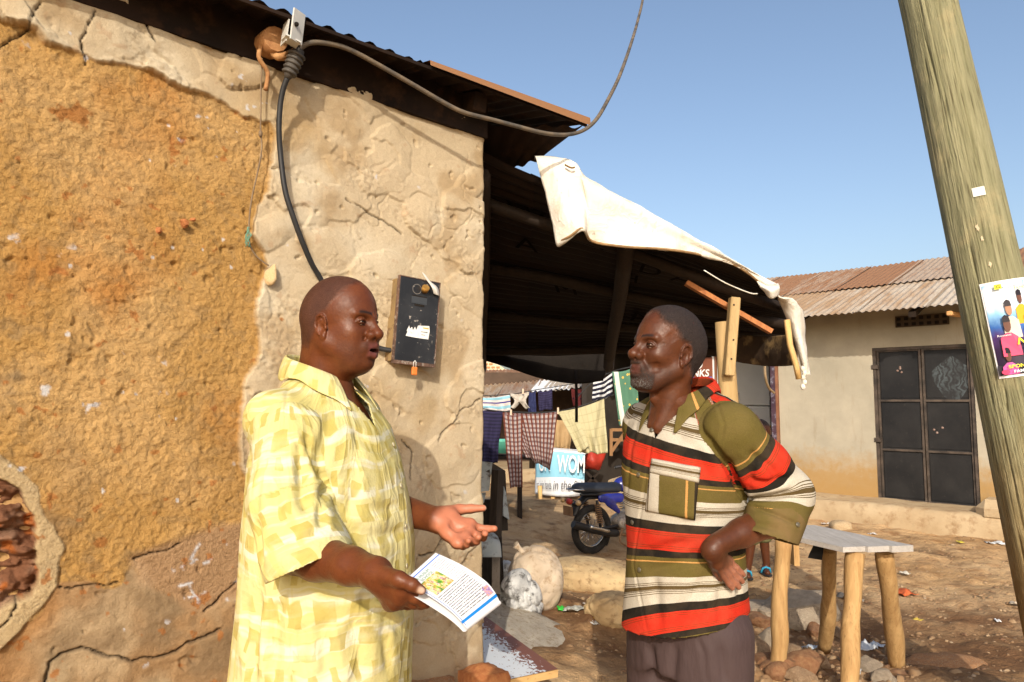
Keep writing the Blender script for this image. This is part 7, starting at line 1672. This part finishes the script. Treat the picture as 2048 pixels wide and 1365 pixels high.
c = k.ramp(fz, [(.32, (.03, .10, .02)), (.42, (.16, .34, .04)), (.50, (.62, .38, .10)), (.57, (.72, .62, .42)), (.64, (.25, .10, .05)), (.72, (.12, .25, .05))]); c = k.mix(.35, c, v_, 'OVERLAY'); M_lpic = k.fin(c, .45)
lgrid('picture', .20, .47, .42, .90, M_lpic, .0006, 10)
k = NT('leaflet_picture_small'); uv = k.attr('uv2', 'Vector'); fz = k.noise(uv, 22, 3, .6); M_lpic2 = k.fin(k.ramp(fz, [(.35, (.15, .1, .3)), (.5, (.45, .3, .5)), (.6, (.6, .3, .1)), (.7, (.1, .08, .1))]), .45)
lgrid('picture', .78, .90, .04, .20, M_lpic2, .0006, 8)
def ltext(s, u, v, hgt, mat):
    o = textmesh('lettering', s, 1.0, mat, lf); 
    for vt in o.data.vertices:
        x, y = vt.co.x, vt.co.y; vt.co = lfp(u - y*hgt, v - x*hgt*1.5, .0009)
    o.matrix_parent_inverse = pinv(lf)
M_gink = pmat('green_ink', (.05, .22, .12)); ltext('TA MUSLIM', .135, .88, .055, M_gink); ltext('SCHOOL', .19, .80, .055, M_gink)
lgrid('emblem', .075, .12, .80, .90, pmat('emblem_yellow', (.6, .5, .05), (.1, .3, .08)), .0007, 5)

# =================================================================== the bearded man in the striped shirt
HY2 = 1.90; TB2 = math.radians(180+40); THh = math.radians(180+25)
fh = V((math.cos(THh), math.sin(THh), 0)); lh = V((-fh.y, fh.x, 0))
hc2 = P(1378, 707, HY2-.06) - fh*-.012 - lh*.075; hc2 = hc2; R2 = V((hc2.x+.048, HY2+.045, 0))
man2 = empty('person', R2, 0, 'older man with greying beard in a red olive and cream striped shirt, hand on hip', 'person')
q2 = lambda px, py, Y: np.array((P(px, py, Y)-R2)[:], np.float32)
f2_ = np.array([math.cos(TB2), math.sin(TB2), 0]); l2_ = np.array([-math.sin(TB2), math.cos(TB2), 0]); b2 = lambda x, y, z: f2_*x + l2_*y + np.array([0, 0, z])
HM2 = hframe(hc2-R2, THh, math.radians(8), math.radians(-3)) @ Matrix.Diagonal((.965, .92, .985, 1))
body2 = Body(); Vh, Q, mk = make_head('lean'); mk['hstr'] = .93; body2.add(Vh, Q, mk, HM2)
F = Field((-.30, -.30, .80), (.30, .30, 1.52), .007)
torso(F, [.80, 1.0, 1.2, 1.32, 1.38, 1.42], [.105, .105, .105, .095, .075, .045], [.105, .105, .105, .10, .085, .05], [.145, .15, .155, .16, .125, .08], TB2)
nb2 = np.array((hc2-R2)[:]); F.cone(nb2+np.array((HM2.to_3x3() @ V((-.032, 0, -.12)))[:]), b2(-.015, 0, 1.36), .054, .068, .05)
Vt, Qt = F.mesh(2); body2.add(Vt, Qt)
S3, E3, W3 = b2(-.02, .165, 1.375), q2(1582, 1020, 1.86), q2(1436, 1088, 1.752)
F = Field(np.minimum(np.minimum(S3, E3), q2(1420, 1180, 1.70))-.06, np.maximum(np.maximum(S3, E3), q2(1480, 1080, 1.86))+.07, .0024)
F.chain([S3, S3*.5+E3*.5, E3], [.055, .050, .042], .02); F.chain([E3, E3*.7+W3*.3, E3*.3+W3*.7, W3], [.042, .043, .034, .027], .02)
F.ell(q2(1424, 1096, 1.745), (.0165, .017, .0185), .018)                      # bent wrist
mc = [q2(1434, 1128, 1.755), q2(1441, 1126, 1.772), q2(1448, 1124, 1.790), q2(1455, 1122, 1.806)]
fg = [[q2(1447, 1152, 1.768), q2(1458, 1168, 1.778), q2(1464, 1176, 1.783)], [q2(1457, 1149, 1.778), q2(1470, 1165, 1.788), q2(1477, 1174, 1.793)],
      [q2(1466, 1144, 1.79), q2(1478, 1156, 1.80), q2(1484, 1163, 1.806)], [q2(1473, 1136, 1.804), q2(1482, 1145, 1.812), q2(1487, 1150, 1.816)]]
th_ = [q2(1424, 1108, 1.755), q2(1426, 1128, 1.77), q2(1434, 1146, 1.785), q2(1440, 1158, 1.80)]
hand_field(F, q2(1424, 1102, 1.748), mc, fg, th_,   .0132, (.0092, .0086, .0076), None, .013, (.016, .0125, .0105, .0085))
for a, b in (((1436, 1112), (1428, 1120)), ((1446, 1138), (1440, 1142)), ((1452, 1150), (1446, 1154))): F.groove(q2(*a, 1.738), q2(*b, 1.738), .0014, .0032)
for g_ in range(3): F.groove((mc[g_]+mc[g_+1])/2+np.array([0, -.012, 0]), (fg[g_][1]+fg[g_+1][1])/2+np.array([0, -.010, 0]), .0040, .0032)
Va, Qa = F.mesh(2); d_ = (Va-q2(1424, 1102, 1.748)); ax_ = q2(1475, 1170, 1.80)-q2(1424, 1102, 1.748); t_ = (d_@ax_)/(ax_@ax_)
body2.add(Va, Qa, dict(palm=sst(.15, .9, t_)*sst(-.2, .6, vnormals(Va, Qa)@np.array([.5, -.8, 0]))*.75, nail=0))
S4, E4, W4 = b2(-.02, -.165, 1.375), b2(-.13, -.20, 1.12), b2(-.10, -.08, .98)
F = Field(np.minimum(np.minimum(S4, E4), W4)-.10, np.maximum(np.maximum(S4, E4), W4)+.10, .006); F.chain([S4, S4*.5+E4*.5, E4], [.055, .05, .042], .02); F.chain([E4, E4*.5+W4*.5, W4], [.042, .04, .028], .02); F.cone(W4, W4+b2(.03, .03, -.07), .028, .02, .02)
Va, Qa = F.mesh(2); body2.add(Va, Qa)
F = Field((-.32, -.32, -.01), (.32, .32, .95), .009)
for s_ in (1, -1): F.chain([b2(0, s_*.08, .88), b2(.01, s_*.09, .47), b2(-.02, s_*.10, .08)], [.085, .056, .040], .03); F.cone(b2(-.05, s_*.10, .045), b2(.15, s_*.115, .03), .04, .03, .03)
Vl, Ql = F.mesh(1); body2.add(Vl, Ql); body2.build('body', M_skin2, man2); eyes(HM2, man2, M_eye)
# --- striped shirt
F = Field((-.36, -.36, .74), (.42, .36, 1.53), .0046)
torso(F, [.76, .85, .95, 1.05, 1.15, 1.25, 1.33, 1.39, 1.43], [.172, .164, .150, .140, .146, .153, .134, .100, .06], [.150, .146, .138, .130, .128, .130, .125, .105, .065], [.168, .164, .158, .155, .160, .170, .172, .145, .09], TB2, (0, 0), 2.3)
F.cone(b2(-.02, 0, 1.42), b2(-.01, 0, 1.36), .058, .10, .05)
for s_ in (1, -1): F.cone(b2(-.03, s_*.05, 1.435), b2(-.02, s_*.145, 1.388), .044, .056, .05)
SL3 = [b2(-.03, .115, 1.355), q2(1462, 860, 1.80), q2(1526, 934, 1.82), q2(1570, 990, 1.845), q2(1548, 1046, 1.815)]
SL4 = [b2(-.02, -.155, 1.37), b2(-.09, -.19, 1.20), b2(-.11, -.19, 1.13)]; F.noise(.007, 8, 13, 2, (1, 1, .5)); p0_ = F.mesh(2); FT = F
F = Field(np.array(SL3).min(0)-.12, np.array(SL3).max(0)+.12, .0046); F.chain(SL3, [.056, .064, .065, .069, .062], .03); F.cone(SL3[4], q2(1528, 1092, 1.79), .066, .064, .012); F.cone(q2(1557, 1026, 1.82), q2(1532, 1084, 1.795), .0715, .0700, .005); F.noise(.004, 10, 23)
Vs, Qs, pid = joinp([p0_, setin(FT, *F.mesh(2)), setin(FT, *sleeve(SL4, [.062, .062, .058], .03, 6))]); bv2 = bvhof(Vs, Qs); Ns = vnormals(Vs, Qs)
for pl, d_, w_ in [([(1454, 920), (1480, 985), (1494, 1010)], .020, .014), ([(1420, 880), (1450, 925), (1462, 965)], .010, .014), ([(1395, 850), (1440, 905)], .006, .012), ([(1380, 1085), (1330, 1095), (1290, 1110)], .010, .016), ([(1400, 1105), (1350, 1130), (1300, 1140)], .007, .016), ([(1420, 1150), (1380, 1200), (1340, 1240)], .009, .018),
                   ([(1440, 1170), (1440, 1250)], .007, .014), ([(1310, 1150), (1320, 1262)], .006, .018), ([(1490, 1000), (1530, 996), (1585, 985)], .014, .010), ([(1500, 960), (1540, 966), (1580, 955)], .010, .010), ([(1500, 905), (1540, 935), (1560, 960)], .008, .012), ([(1500, 1012), (1550, 1030), (1600, 1052)], .006, .006), ([(1510, 900), (1500, 950), (1490, 990)], .008, .014), ([(1560, 930), (1540, 970)], .006, .014),
                   ([(1398, 770), (1432, 800), (1448, 850), (1438, 905), (1448, 945)], .0035, .0045), ([(1448, 850), (1475, 832), (1500, 835)], .003, .0045), ([(1310, 830), (1300, 900), (1285, 1000), (1266, 1130), (1282, 1200), (1296, 1268)], .0045, .0050), ([(1276, 840), (1262, 900), (1252, 1000)], .004, .010),
                   ([(1480, 1040), (1530, 1052), (1560, 1062)], .006, .010), ([(1340, 860), (1390, 900), (1420, 960)], .006, .018), ([(1360, 1050), (1420, 1040)], .006, .014), ([(1470, 1120), (1478, 1200)], .006, .012), ([(1330, 880), (1330, 960)], -.003, .02)]:
    crease(Vs, Ns, bv2, R2, pl, d_, w_)
u3, v3, d3 = sleeve_uv(Vs, SL3[1:] + [q2(1528, 1092, 1.79)], .075); u4, v4, d4 = sleeve_uv(Vs, SL4, .074)
yl_ = Vs@l2_; xf_ = Vs@f2_; Pv = np.array([proj(V(v)+R2) for v in Vs[::1]], np.float32) if len(Vs) < 200000 else None
seam = np.array([(1398, 770), (1432, 800), (1448, 850), (1438, 905), (1448, 945)], np.float32)
sx_ = np.interp(Pv[:, 1], [700, 760, 800, 850, 905, 945, 975, 1000], [1500, 1470, 1450, 1448, 1440, 1450, 1468, 1480])
is3 = pid == 1; is4 = pid == 2
PER = .212; PS = .232
zred = q2(1340, 905, 1.77)[2]                   # top of the upper red band on the front
svb = (zred - Vs[:, 2] - yl_*np.interp(Vs[:, 2], [.85, 1.0, 1.15, 1.3], [-.35, -.12, .08, .26]))/PER + .05*np.sin(yl_*7+.6) + .10*sst(1.30, 1.42, Vs[:, 2])*(yl_+.1) + .012*fbm(Vs[:, 0]*6, Vs[:, 2]*6, Vs[:, 1]*6, o=2, seed=7)
r0 = np.linalg.norm(SL3[0]-q2(1545, 925, 1.80)); svs = -(v3 + .010*fbm(Vs[:, 0]*9, Vs[:, 2]*9, Vs[:, 1]*9, o=2, seed=9))/PS + .64
svs = np.minimum(svs, .555); ol_ = (polysd(Pv[:, 0], Pv[:, 1], [(1394, 760), (1450, 850), (1448, 912), (1404, 868), (1380, 800)]) < 0) & (Vs[:, 1] < .02) & ~is3; svb = np.where(ol_, .47, svb)
sv = np.where(is3, svs, np.where(is4, -v4/PER+.4, svb))
cuffm = ((Vs-q2(1556, 1030, 1.82))@(q2(1536, 1072, 1.80)-q2(1556, 1030, 1.82)) > -.0002) & is3 & (Vs[:, 2] < q2(1556, 1010, 1.82)[2])
yk = polysd(Pv[:, 0], Pv[:, 1], [(1390, 740), (1448, 850), (1500, 836), (1540, 840), (1450, 720)]) < 0
yk &= (yl_ > .0) & (Vs[:, 1] < .06); x0_ = pxray(bv2, 1440, 792, R2)[0]; x0_ = float(np.array(x0_[:])@f2_) if x0_ else 0.0
sv = np.where(yk & ~is3, np.clip((xf_-x0_)/PER*1.5 + 1.0, .8, 1.5), sv)
cuffv = (is3 & cuffm).astype(np.float32)
Vs, Qs = cutplane(Vs, Qs, q2(1533, 1072, 1.80), (-.30, -.12, -.93), is3, .012)
Vs, Qs = cutplane(Vs, Qs, SL4[2], SL4[2]-SL4[1], is4, .012)
Vs, Qs = cutplane(Vs, Qs, (0, 0, q2(1390, 1272, 1.77)[2]), (.18, .0, -1), None, .009)
nk = np.hypot(xf_+.02-(Vs[:, 2]-1.42)*.3, yl_); inneck = (nk < .074) & (Vs[:, 2] > 1.375) & (pid == 0); vee = (xf_ > 0) & (np.abs(yl_) < np.maximum(0, Vs[:, 2]-1.350)*.60) & (Vs[:, 2] > 1.350)
Qs = Qs[~((inneck | vee)[Qs]).any(1)]
uvw = np.stack([Vs[:, 0]-Vs[:, 1], sv*PER, Vs[:, 1]], -1).astype(np.float32)
Vs, Qs, sv, uvw, cuffv = compact(Vs, Qs, sv, uvw, cuffv)
def cloth_stripe():
    k = NT('striped_wool'); uv = k.attr('uv2', 'Vector'); co = k.coord('Object'); fz = k.noise(co, 420, 2, .6); wv = k.noise(k.mapping(co, (1, 1, 1)), 900, 1, .5)
    s_ = k.math('ADD', k.attr('sv'), k.math('MULTIPLY', k.math('SUBTRACT', fz, .5), .006)); s_ = k.math('FRACT', s_)
    RED, BLK, OLV, ORG, CRM, BRN, DRD = (.52, .030, .014), (.016, .014, .011), (.115, .090, .024), (.52, .27, .085), (.50, .46, .38), (.085, .058, .022), (.22, .035, .012)
    st = [(0, RED), (.018, DRD), (.026, RED), (.042, DRD), (.050, RED), (.185, DRD), (.193, RED), (.208, DRD), (.218, RED), (.245, BLK), (.325, OLV), (.368, ORG), (.384, OLV), (.565, CRM), (.635, BRN), (.643, CRM), (.655, BRN), (.663, CRM), (.672, BRN), (.715, CRM), (.722, BRN), (.730, CRM), (.742, BRN), (.750, CRM), (.765, BRN), (.772, CRM), (.888, BLK)]
    c = k.ramp(s_, st, 'CONSTANT'); f = k.noise(co, 14, 4, .6); c = k.mix(k.ramp(fz, [(.3, .42), (.7, 0.0)]), c, k.mix(1.0, c, (.45, .42, .40), 'MULTIPLY')); c = k.mix(k.ramp(f, [(.4, 0.0), (.8, .22)]), c, (.20, .13, .07))
    c = k.mix(k.ramp(k.attr('cuff'), [(.45, 0.0), (.55, 1.0)]), c, k.mix(k.ramp(f, [(.35, 0.0), (.7, 1.0)]), (.105, .080, .024), (.15, .098, .042)))
    return k.fin(c, .95, 0, k.bump(k.math('ADD', k.math('MULTIPLY', fz, .6), k.math('MULTIPLY', k.noise(co, 40, 4, .6), 2.2)), .35, .003), .08)
M_str2 = cloth_stripe()
shirt2 = clothobj('shirt', Vs, Qs, dict(sv=sv, uv2=uvw, cuff=cuffv), M_str2, man2, .0035); bv2 = bvhof(Vs, Qs)
def cuv2(me, pts):
    n_, m_ = pts.shape[:2]; s_ = np.tile(np.linspace(0, 1, m_), (n_, 1)); f = np.tile(np.abs(2*np.linspace(0, 1, n_)-1)[:, None], (1, m_)); attr(me, 'sv', (.02 + .95*np.clip(f-.38, 0, 1)*.75 + .04*s_).ravel()); attr(me, 'cuff', np.zeros(n_*m_))
collar('collar', man2, b2(-.024, 0, 1.488), TB2, M_str2, .073, .058, .048, bv2, R2, .40, cuv2)
M_btn2 = mottle('dark_button', (.05, .045, .035), (.12, .10, .06), 20, .35, 0, spec=.6)
for (x, y) in ((1304, 861), (1278, 950), (1266, 1045), (1280, 1140), (1594, 1050)):
    h_ = pxray(bv2, x, y, R2)
    if h_[0]: mb = MB(); mb.ball(h_[0]+h_[1]*.003, (.0068, .0068, .0024), h_[1].to_track_quat('Z', 'Y').to_matrix(), 2); mb.build('button', M_btn2, shirt2)
# chest pocket with its flap, laid on the shirt front
def onshirt(bvh, R, quad, nu, nv, off, name, mat, parent, svf, bend=0.0):
    pts, svv = [], []
    for i in range(nu):
        r_ = []
        for j in range(nv):
            a, b = i/(nu-1), j/(nv-1); x = (quad[0][0]*(1-a)+quad[1][0]*a)*(1-b)+(quad[3][0]*(1-a)+quad[2][0]*a)*b; y = (quad[0][1]*(1-a)+quad[1][1]*a)*(1-b)+(quad[3][1]*(1-a)+quad[2][1]*a)*b
            h_ = pxray(bvh, x, y, R); e_ = min(a, 1-a, b, 1-b)
            r_.append((h_[0] + h_[1]*(off*(.35+.65*min(1, e_*9))))[:]); svv.append(svf(a, b))
        pts.append(r_)
    me = gridmesh(name, np.array(pts)); attr(me, 'sv', np.array(svv)); attr(me, 'cuff', np.zeros(nu*nv)); o = link(name, me, mat, parent, True); md = o.modifiers.new('s', 'SOLIDIFY'); md.thickness = .003; md.offset = 0; return o
pk_ = onshirt(bv2, R2, [(1300, 945), (1398, 950), (1390, 1040), (1292, 1022)], 22, 20, .005, 'pocket', M_str2, shirt2, lambda a, b: .56 - (a*.55 + (1-b)*.03 - .16)*.62 if a < 2 else 0)
onshirt(bv2, R2, [(1305, 918), (1400, 936), (1397, 966), (1300, 946)], 22, 10, .009, 'pocket_flap', M_str2, shirt2, lambda a, b: .575 + b*.30)
# trousers
k = NT('brown_trousers'); co = k.coord('Object'); f = k.noise(co, 7, 4, .6); M_tr2 = k.fin(k.mix(f, (.040, .024, .024), (.066, .042, .041)), .75, 0, k.bump(k.noise(k.mapping(co, (1, 1, .25)), 26, 4, .6), .5, .012), .3)
F = Field((-.26, -.28, .02), (.28, .28, .98), .008)
torso(F, [.74, .80, .96], [.118, .120, .116], [.116, .120, .116], [.146, .144, .14], TB2)
for s_ in (1, -1): F.chain([b2(0, s_*.083, .84), b2(.012, s_*.093, .46), b2(-.015, s_*.105, .05)], [.100, .082, .074], .03)
F.noise(.005, 9, 18, 3, (1, 1, .4)); Vt, Qt = F.mesh(2); bvt = bvhof(Vt, Qt); Nt = vnormals(Vt, Qt)
crease(Vt, Nt, bvt, R2, [(1396, 1280), (1408, 1305), (1412, 1364)], .005, .006); crease(Vt, Nt, bvt, R2, [(1300, 1290), (1310, 1364)], .012, .016); crease(Vt, Nt, bvt, R2, [(1352, 1290), (1345, 1364)], .006, .014); crease(Vt, Nt, bvt, R2, [(1440, 1290), (1450, 1364)], .006, .012)
link('trousers', npmesh('trousers', Vt, Qt), M_tr2, man2, True); shoes(man2, b2)
# ------------------------------------------------------------------ motorbike, seen from behind its left side
bk_o = P(1186, 1100, 7.85); bk_o.z = gz(bk_o.x, bk_o.y); BS = .90
bike = empty('motorbike', (bk_o.x, bk_o.y, bk_o.z), 0, 'blue motorbike with black seat parked half hidden behind the striped shirt', 'motorbike')
ya = math.radians(33)                                            # heading: away and to the right
fwd = V((math.cos(ya), math.sin(ya), 0)); lft = V((-math.sin(ya), math.cos(ya), 0))
bp = lambda x, y, z: bike.location + (fwd*x + lft*y + V((0, 0, z)))*BS
Rb = Matrix((fwd, lft, V((0, 0, 1)))).transposed()
M_blk = mottle('bike_black', (.012, .012, .013), (.022, .02, .02), 9, .5, .1, spec=.4); M_rub2 = mottle('tyre_rubber', (.014, .013, .012), (.035, .03, .026), 12, .9, .4, 60, .005)
M_blue = mottle('bike_blue', (.014, .022, .20), (.02, .03, .26), 3, .22, 0, spec=.6, c3=(.03, .03, .13)); M_chr = mottle('chrome_worn', (.55, .52, .48), (.62, .6, .56), 9, .25, .1, metal=.9); M_seat = mottle('seat_vinyl', (.014, .017, .024), (.025, .03, .04), 6, .42, .2, 40, .003, spec=.5)
M_dirtm = mottle('muddy_metal', (.16, .085, .04), (.25, .14, .07), 12, .8, .4, 50, .005); M_eng = mottle('engine_alloy', (.30, .26, .22), (.42, .38, .33), 12, .5, .3, metal=.5, c3=(.16, .09, .05))
Rw = Rb @ Euler((math.pi/2, 0, 0)).to_matrix()
for xw in (-.02, 1.24):
    wh = MB(); wh.torus(bp(xw, 0, .30), .255*BS, .045*BS, Rw, 36, 10); tyre = wh.build('wheel', M_rub2, bike, True)
    m_ = MB(); m_.torus(bp(xw, 0, .30), .205*BS, .012, Rw, 32, 6); m_.build('rim', M_chr, tyre)
    m_ = MB(); m_.tube([bp(xw, -.06, .30), bp(xw, .06, .30)], .055*BS, 14); m_.build('hub', M_eng, tyre)
    m_ = MB()
    for i in range(18):
        a = i*2*math.pi/18; m_.tube([bp(xw+.05*math.cos(a), .02*(-1)**i, .30+.05*math.sin(a)), bp(xw+.205*math.cos(a+.2), 0, .30+.205*math.sin(a+.2))], .003, 4)
    o = m_.build('spokes', M_chr, tyre)
def smesh(name, fn, lo, hi, h, mat, nz=None):
    F = Field(lo, hi, h); fn(F)
    Vt, Qt = F.mesh(2); Vt = Vt*BS; M_ = np.array(Rb); Vt = Vt@M_.T + np.array(bike.location[:]); o = link(name, npmesh(name, Vt, Qt), mat, bike, True); o.matrix_parent_inverse = pinv(bike); return o
smesh('seat', lambda F: (F.cone((-.20, 0, .815), (.30, 0, .79), .095, .085, .02, 'u', ((0, 0, 1), .62)), F.cone((.30, 0, .79), (.46, 0, .80), .085, .07, .04, 'u', ((0, 0, 1), .62)), F.cone((-.20, .05, .80), (.35, .05, .765), .07, .06, .03, 'u', ((0, 0, 1), .75)), F.cone((-.20, -.05, .80), (.35, -.05, .765), .07, .06, .03, 'u', ((0, 0, 1), .75))), (-.36, -.2, .65), (.6, .2, .95), .008, M_seat)
smesh('fuel_tank', lambda F: (F.ell((.62, 0, .80), (.24, .135, .105)), F.ell((.66, .05, .80), (.20, .10, .10), .04), F.ell((.66, -.05, .80), (.20, .10, .10), .04), F.cone((.45, 0, .82), (.70, 0, .86), .07, .07, .05)), (.3, -.22, .62), (.95, .22, 1.0), .008, M_blue)
smesh('side_cover', lambda F: (F.cone((.06, -.10, .68), (.36, -.10, .66), .055, .06, 0, 'u', ((0, 1, 0), .5)), F.cone((.18, -.11, .62), (.32, -.11, .50), .06, .03, .04, 'u', ((0, 1, 0), .5))), (-.05, -.2, .42), (.5, 0, .8), .007, M_blue)
smesh('mudguard', lambda F: F.chain([(-.30, 0, .50), (-.24, 0, .62), (-.10, 0, .69), (.05, 0, .68)], [.06, .07, .07, .065], .02, 'u', ((0, 0, 1), .35)), (-.42, -.12, .4), (.16, .12, .8), .008, M_blk)
def bt_(name, pts, r, mat, n_=8, par=None):
    m_ = MB(); m_.tube(catmull([bp(*p) for p in pts], 5), r*BS, n_); o = m_.build(name, mat, par or bike, par is None); return o
bt_('frame_tube', [(-.26, -.09, .74), (.1, -.1, .72), (.4, -.06, .68), (.85, 0, .84)], .016, M_blk); bt_('frame_tube', [(.85, 0, .78), (.70, 0, .45), (.62, 0, .28), (.25, 0, .27), (-.02, -.07, .30)], .018, M_blk)
bt_('muffler', [(-.42, -.15, .42), (-.36, -.15, .40), (.05, -.14, .28), (.28, -.12, .24)], .045, M_blk, 12); bt_('exhaust_pipe', [(.28, -.12, .24), (.50, -.12, .20), (.72, -.10, .28), (.74, -.06, .42)], .020, M_dirtm)
bt_('heat_shield', [(-.2, -.19, .375), (.1, -.185, .29)], .022, M_chr)
for s_ in (-1, 1):
    sh_ = bt_('shock_absorber', [(.02, s_*.12, .34), (-.03, s_*.12, .66)], .018, M_blk); m_ = MB()
    for i in range(9): m_.torus(bp(.015-.0045*i, s_*.12, .40+.026*i), .034*BS, .007, Rb, 14, 6)
    m_.build('spring', M_dirtm, sh_)
bt_('swing_arm', [(-.05, -.075, .30), (.35, -.075, .32)], .022, M_blk); bt_('crash_bar', [(.40, -.10, .60), (.50, -.22, .58), (.68, -.22, .56), (.70, -.22, .34), (.55, -.20, .28)], .014, M_chr)
smesh('engine', lambda F: (F.ell((.48, 0, .36), (.17, .12, .11)), F.cone((.56, 0, .42), (.66, 0, .60), .085, .08, .02), F.ell((.42, -.09, .34), (.09, .05, .085), .02)), (.2, -.2, .2), (.85, .2, .72), .009, M_eng)
m_ = MB()
for i in range(5): m_.box(bp(.58+.017*i, 0, .46+.03*i), (.2*BS, .2*BS, .008), Rb)
m_.build('cooling_fins', M_eng, bike, True)
for s_ in (-1, 1): bt_('fork', [(.88, s_*.07, .84), (1.24, s_*.07, .30)], .020, M_chr)
bt_('handlebar', [(.74, -.36, .98), (.86, -.28, 1.0), (.90, -.1, .95), (.90, .1, .95), (.86, .28, 1.0), (.74, .36, .98)], .012, M_chr)
for s_ in (-1, 1): bt_('grip', [(.70, s_*.38, .975), (.80, s_*.33, .995)], .019, M_blk); mr = bt_('mirror_stem', [(.85, s_*.27, 1.0), (.87, s_*.29, 1.10), (.86, s_*.33, 1.17)], .006, M_blk); m_ = MB(); m_.ball(bp(.86, s_*.335, 1.21), (.018, .055, .055), Rb, 3); m_.build('mirror', mottle('mirror_glass', (.32, .36, .36), (.4, .43, .42), 3, .12, 0, metal=.7), mr)
m_ = MB(); m_.ball(bp(-.36, 0, .66), (.035*BS, .055*BS, .042*BS), Rb, 2); m_.build('tail_light', mottle('tail_red', (.30, .03, .02), (.35, .04, .03), 3, .3, 0), bike, True)
for s_ in (-1, 1): il = bt_('indicator_stem', [(-.28, 0, .66), (-.33, s_*.13, .66)], .008, M_blk); m_ = MB(); m_.ball(bp(-.34, s_*.15, .66), (.032*BS, .04*BS, .034*BS), Rb, 2); m_.build('indicator', mottle('indicator_lens', (.45, .30, .14), (.5, .35, .2), 3, .3, 0), il)
m_ = MB(); m_.box(bp(-.38, 0, .55), (.008, .18*BS, .11*BS), Rb); m_.build('number_plate', M_dirtm, bike, True)
bt_('grab_rail', [(-.02, -.10, .78), (-.28, -.10, .80), (-.36, 0, .80), (-.28, .10, .80), (-.02, .10, .78)], .011, M_chr)
bt_('side_stand', [(.40, .10, .26), (.44, .26, .015)], .013, M_blk); bt_('kick_lever', [(.34, -.16, .30), (.26, -.20, .16), (.34, -.24, .10)], .011, M_dirtm)
bt_('foot_peg', [(.50, -.12, .24), (.50, -.24, .24)], .014, M_blk)
# ------------------------------------------------------------------ child walking behind, mostly hidden by the striped shirt
YC = 6.0; ck = empty('person', (P(1486, 1140, YC).x, YC, gz(P(1486, 1140, YC).x, YC)), 0, 'child in pale blue shirt and blue sandals behind the striped shirt', 'person')
F = Field((-.30, -.30, -.01), (.42, .30, 1.32), .0085)
F.ell((.18, 0, 1.20), (.085, .075, .10)); F.cone((.17, 0, 1.10), (.16, 0, 1.0), .04, .05, .03); F.cone((.16, 0, .98), (.12, 0, .62), .10, .10, .03)
F.chain([(.14, -.06, .60), (.06, -.06, .34), (.02, -.06, .07)], [.06, .045, .030], .02); F.chain([(.14, .06, .60), (.20, .06, .34), (.22, .06, .07)], [.06, .045, .030], .02)
for a in ((.02, -.06), (.22, .06)): F.cone((a[0]-.02, a[1], .04), (a[0]-.03, a[1]-.10, .028), .028, .024, .02)
for s_ in (-1, 1): F.chain([(.16, s_*.13, .94), (.17, s_*.17, .72), (.12, s_*.16, .56)], [.042, .034, .026], .03)
F.groove((.15, -.07, 1.20), (.21, -.07, 1.20), .006, .012); F.ell((.18, -.08, 1.175), (.014, .018, .016), .012); F.groove((.16, -.07, 1.14), (.20, -.07, 1.14), .004, .008)
for s_ in (-1, 1): F.ell((.18+s_*.085, .01, 1.19), (.014, .02, .028), .008)
Vt, Qt = F.mesh(1); bc = Body(); bc.add(Vt, Qt, dict(hair=sst(1.20, 1.23, Vt[:, 2] + .5*Vt[:, 1]), hstr=.9)); bc.build('body', M_skin2, ck)
F = Field((-.2, -.3, .5), (.45, .3, 1.2), .0085); F.cone((.165, 0, .98), (.12, 0, .60), .135, .145, .03); 
for s_ in (-1, 1): F.cone((.16, s_*.12, .96), (.17, s_*.17, .80), .065, .062, .03)
F.noise(.012, 9, 3); Vt, Qt = F.mesh(2); link('shirt', npmesh('shirt', Vt, Qt), mottle('pale_blue_cotton', (.40, .47, .53), (.50, .56, .62), 6, .9, .3, 30, .01), ck, True)
F = Field((-.2, -.3, .2), (.45, .3, .75), .009); F.cone((.13, 0, .66), (.12, 0, .56), .12, .12, .02); F.cone((.12, -.06, .58), (.06, -.06, .34), .09, .085, .03); F.cone((.14, .06, .58), (.20, .06, .34), .09, .085, .03); F.noise(.01, 9, 5); Vt, Qt = F.mesh(2); link('shorts', npmesh('shorts', Vt, Qt), mottle('olive_cotton', (.16, .16, .07), (.22, .21, .1), 6, .9, .3, 30, .01), ck, True)
M_sandal = mottle('sandal_blue', (.02, .22, .38), (.03, .28, .45), 5, .5, 0)
for i, a in enumerate(((.02, -.06), (.22, .06))):
    m_ = MB(); m_.ball((a[0]-.025, a[1]-.05, .012), (.042, .10, .012), None, 3); so = m_.build('sandal', M_blk, ck); m_ = MB(); m_.tube([(a[0]-.065, a[1]-.05, .02), (a[0]-.05, a[1]-.055, .058), (a[0]-.025, a[1]-.06, .066), (a[0]+.005, a[1]-.055, .056), (a[0]+.015, a[1]-.05, .02)], .009, 6); m_.build('strap', M_sandal, so)
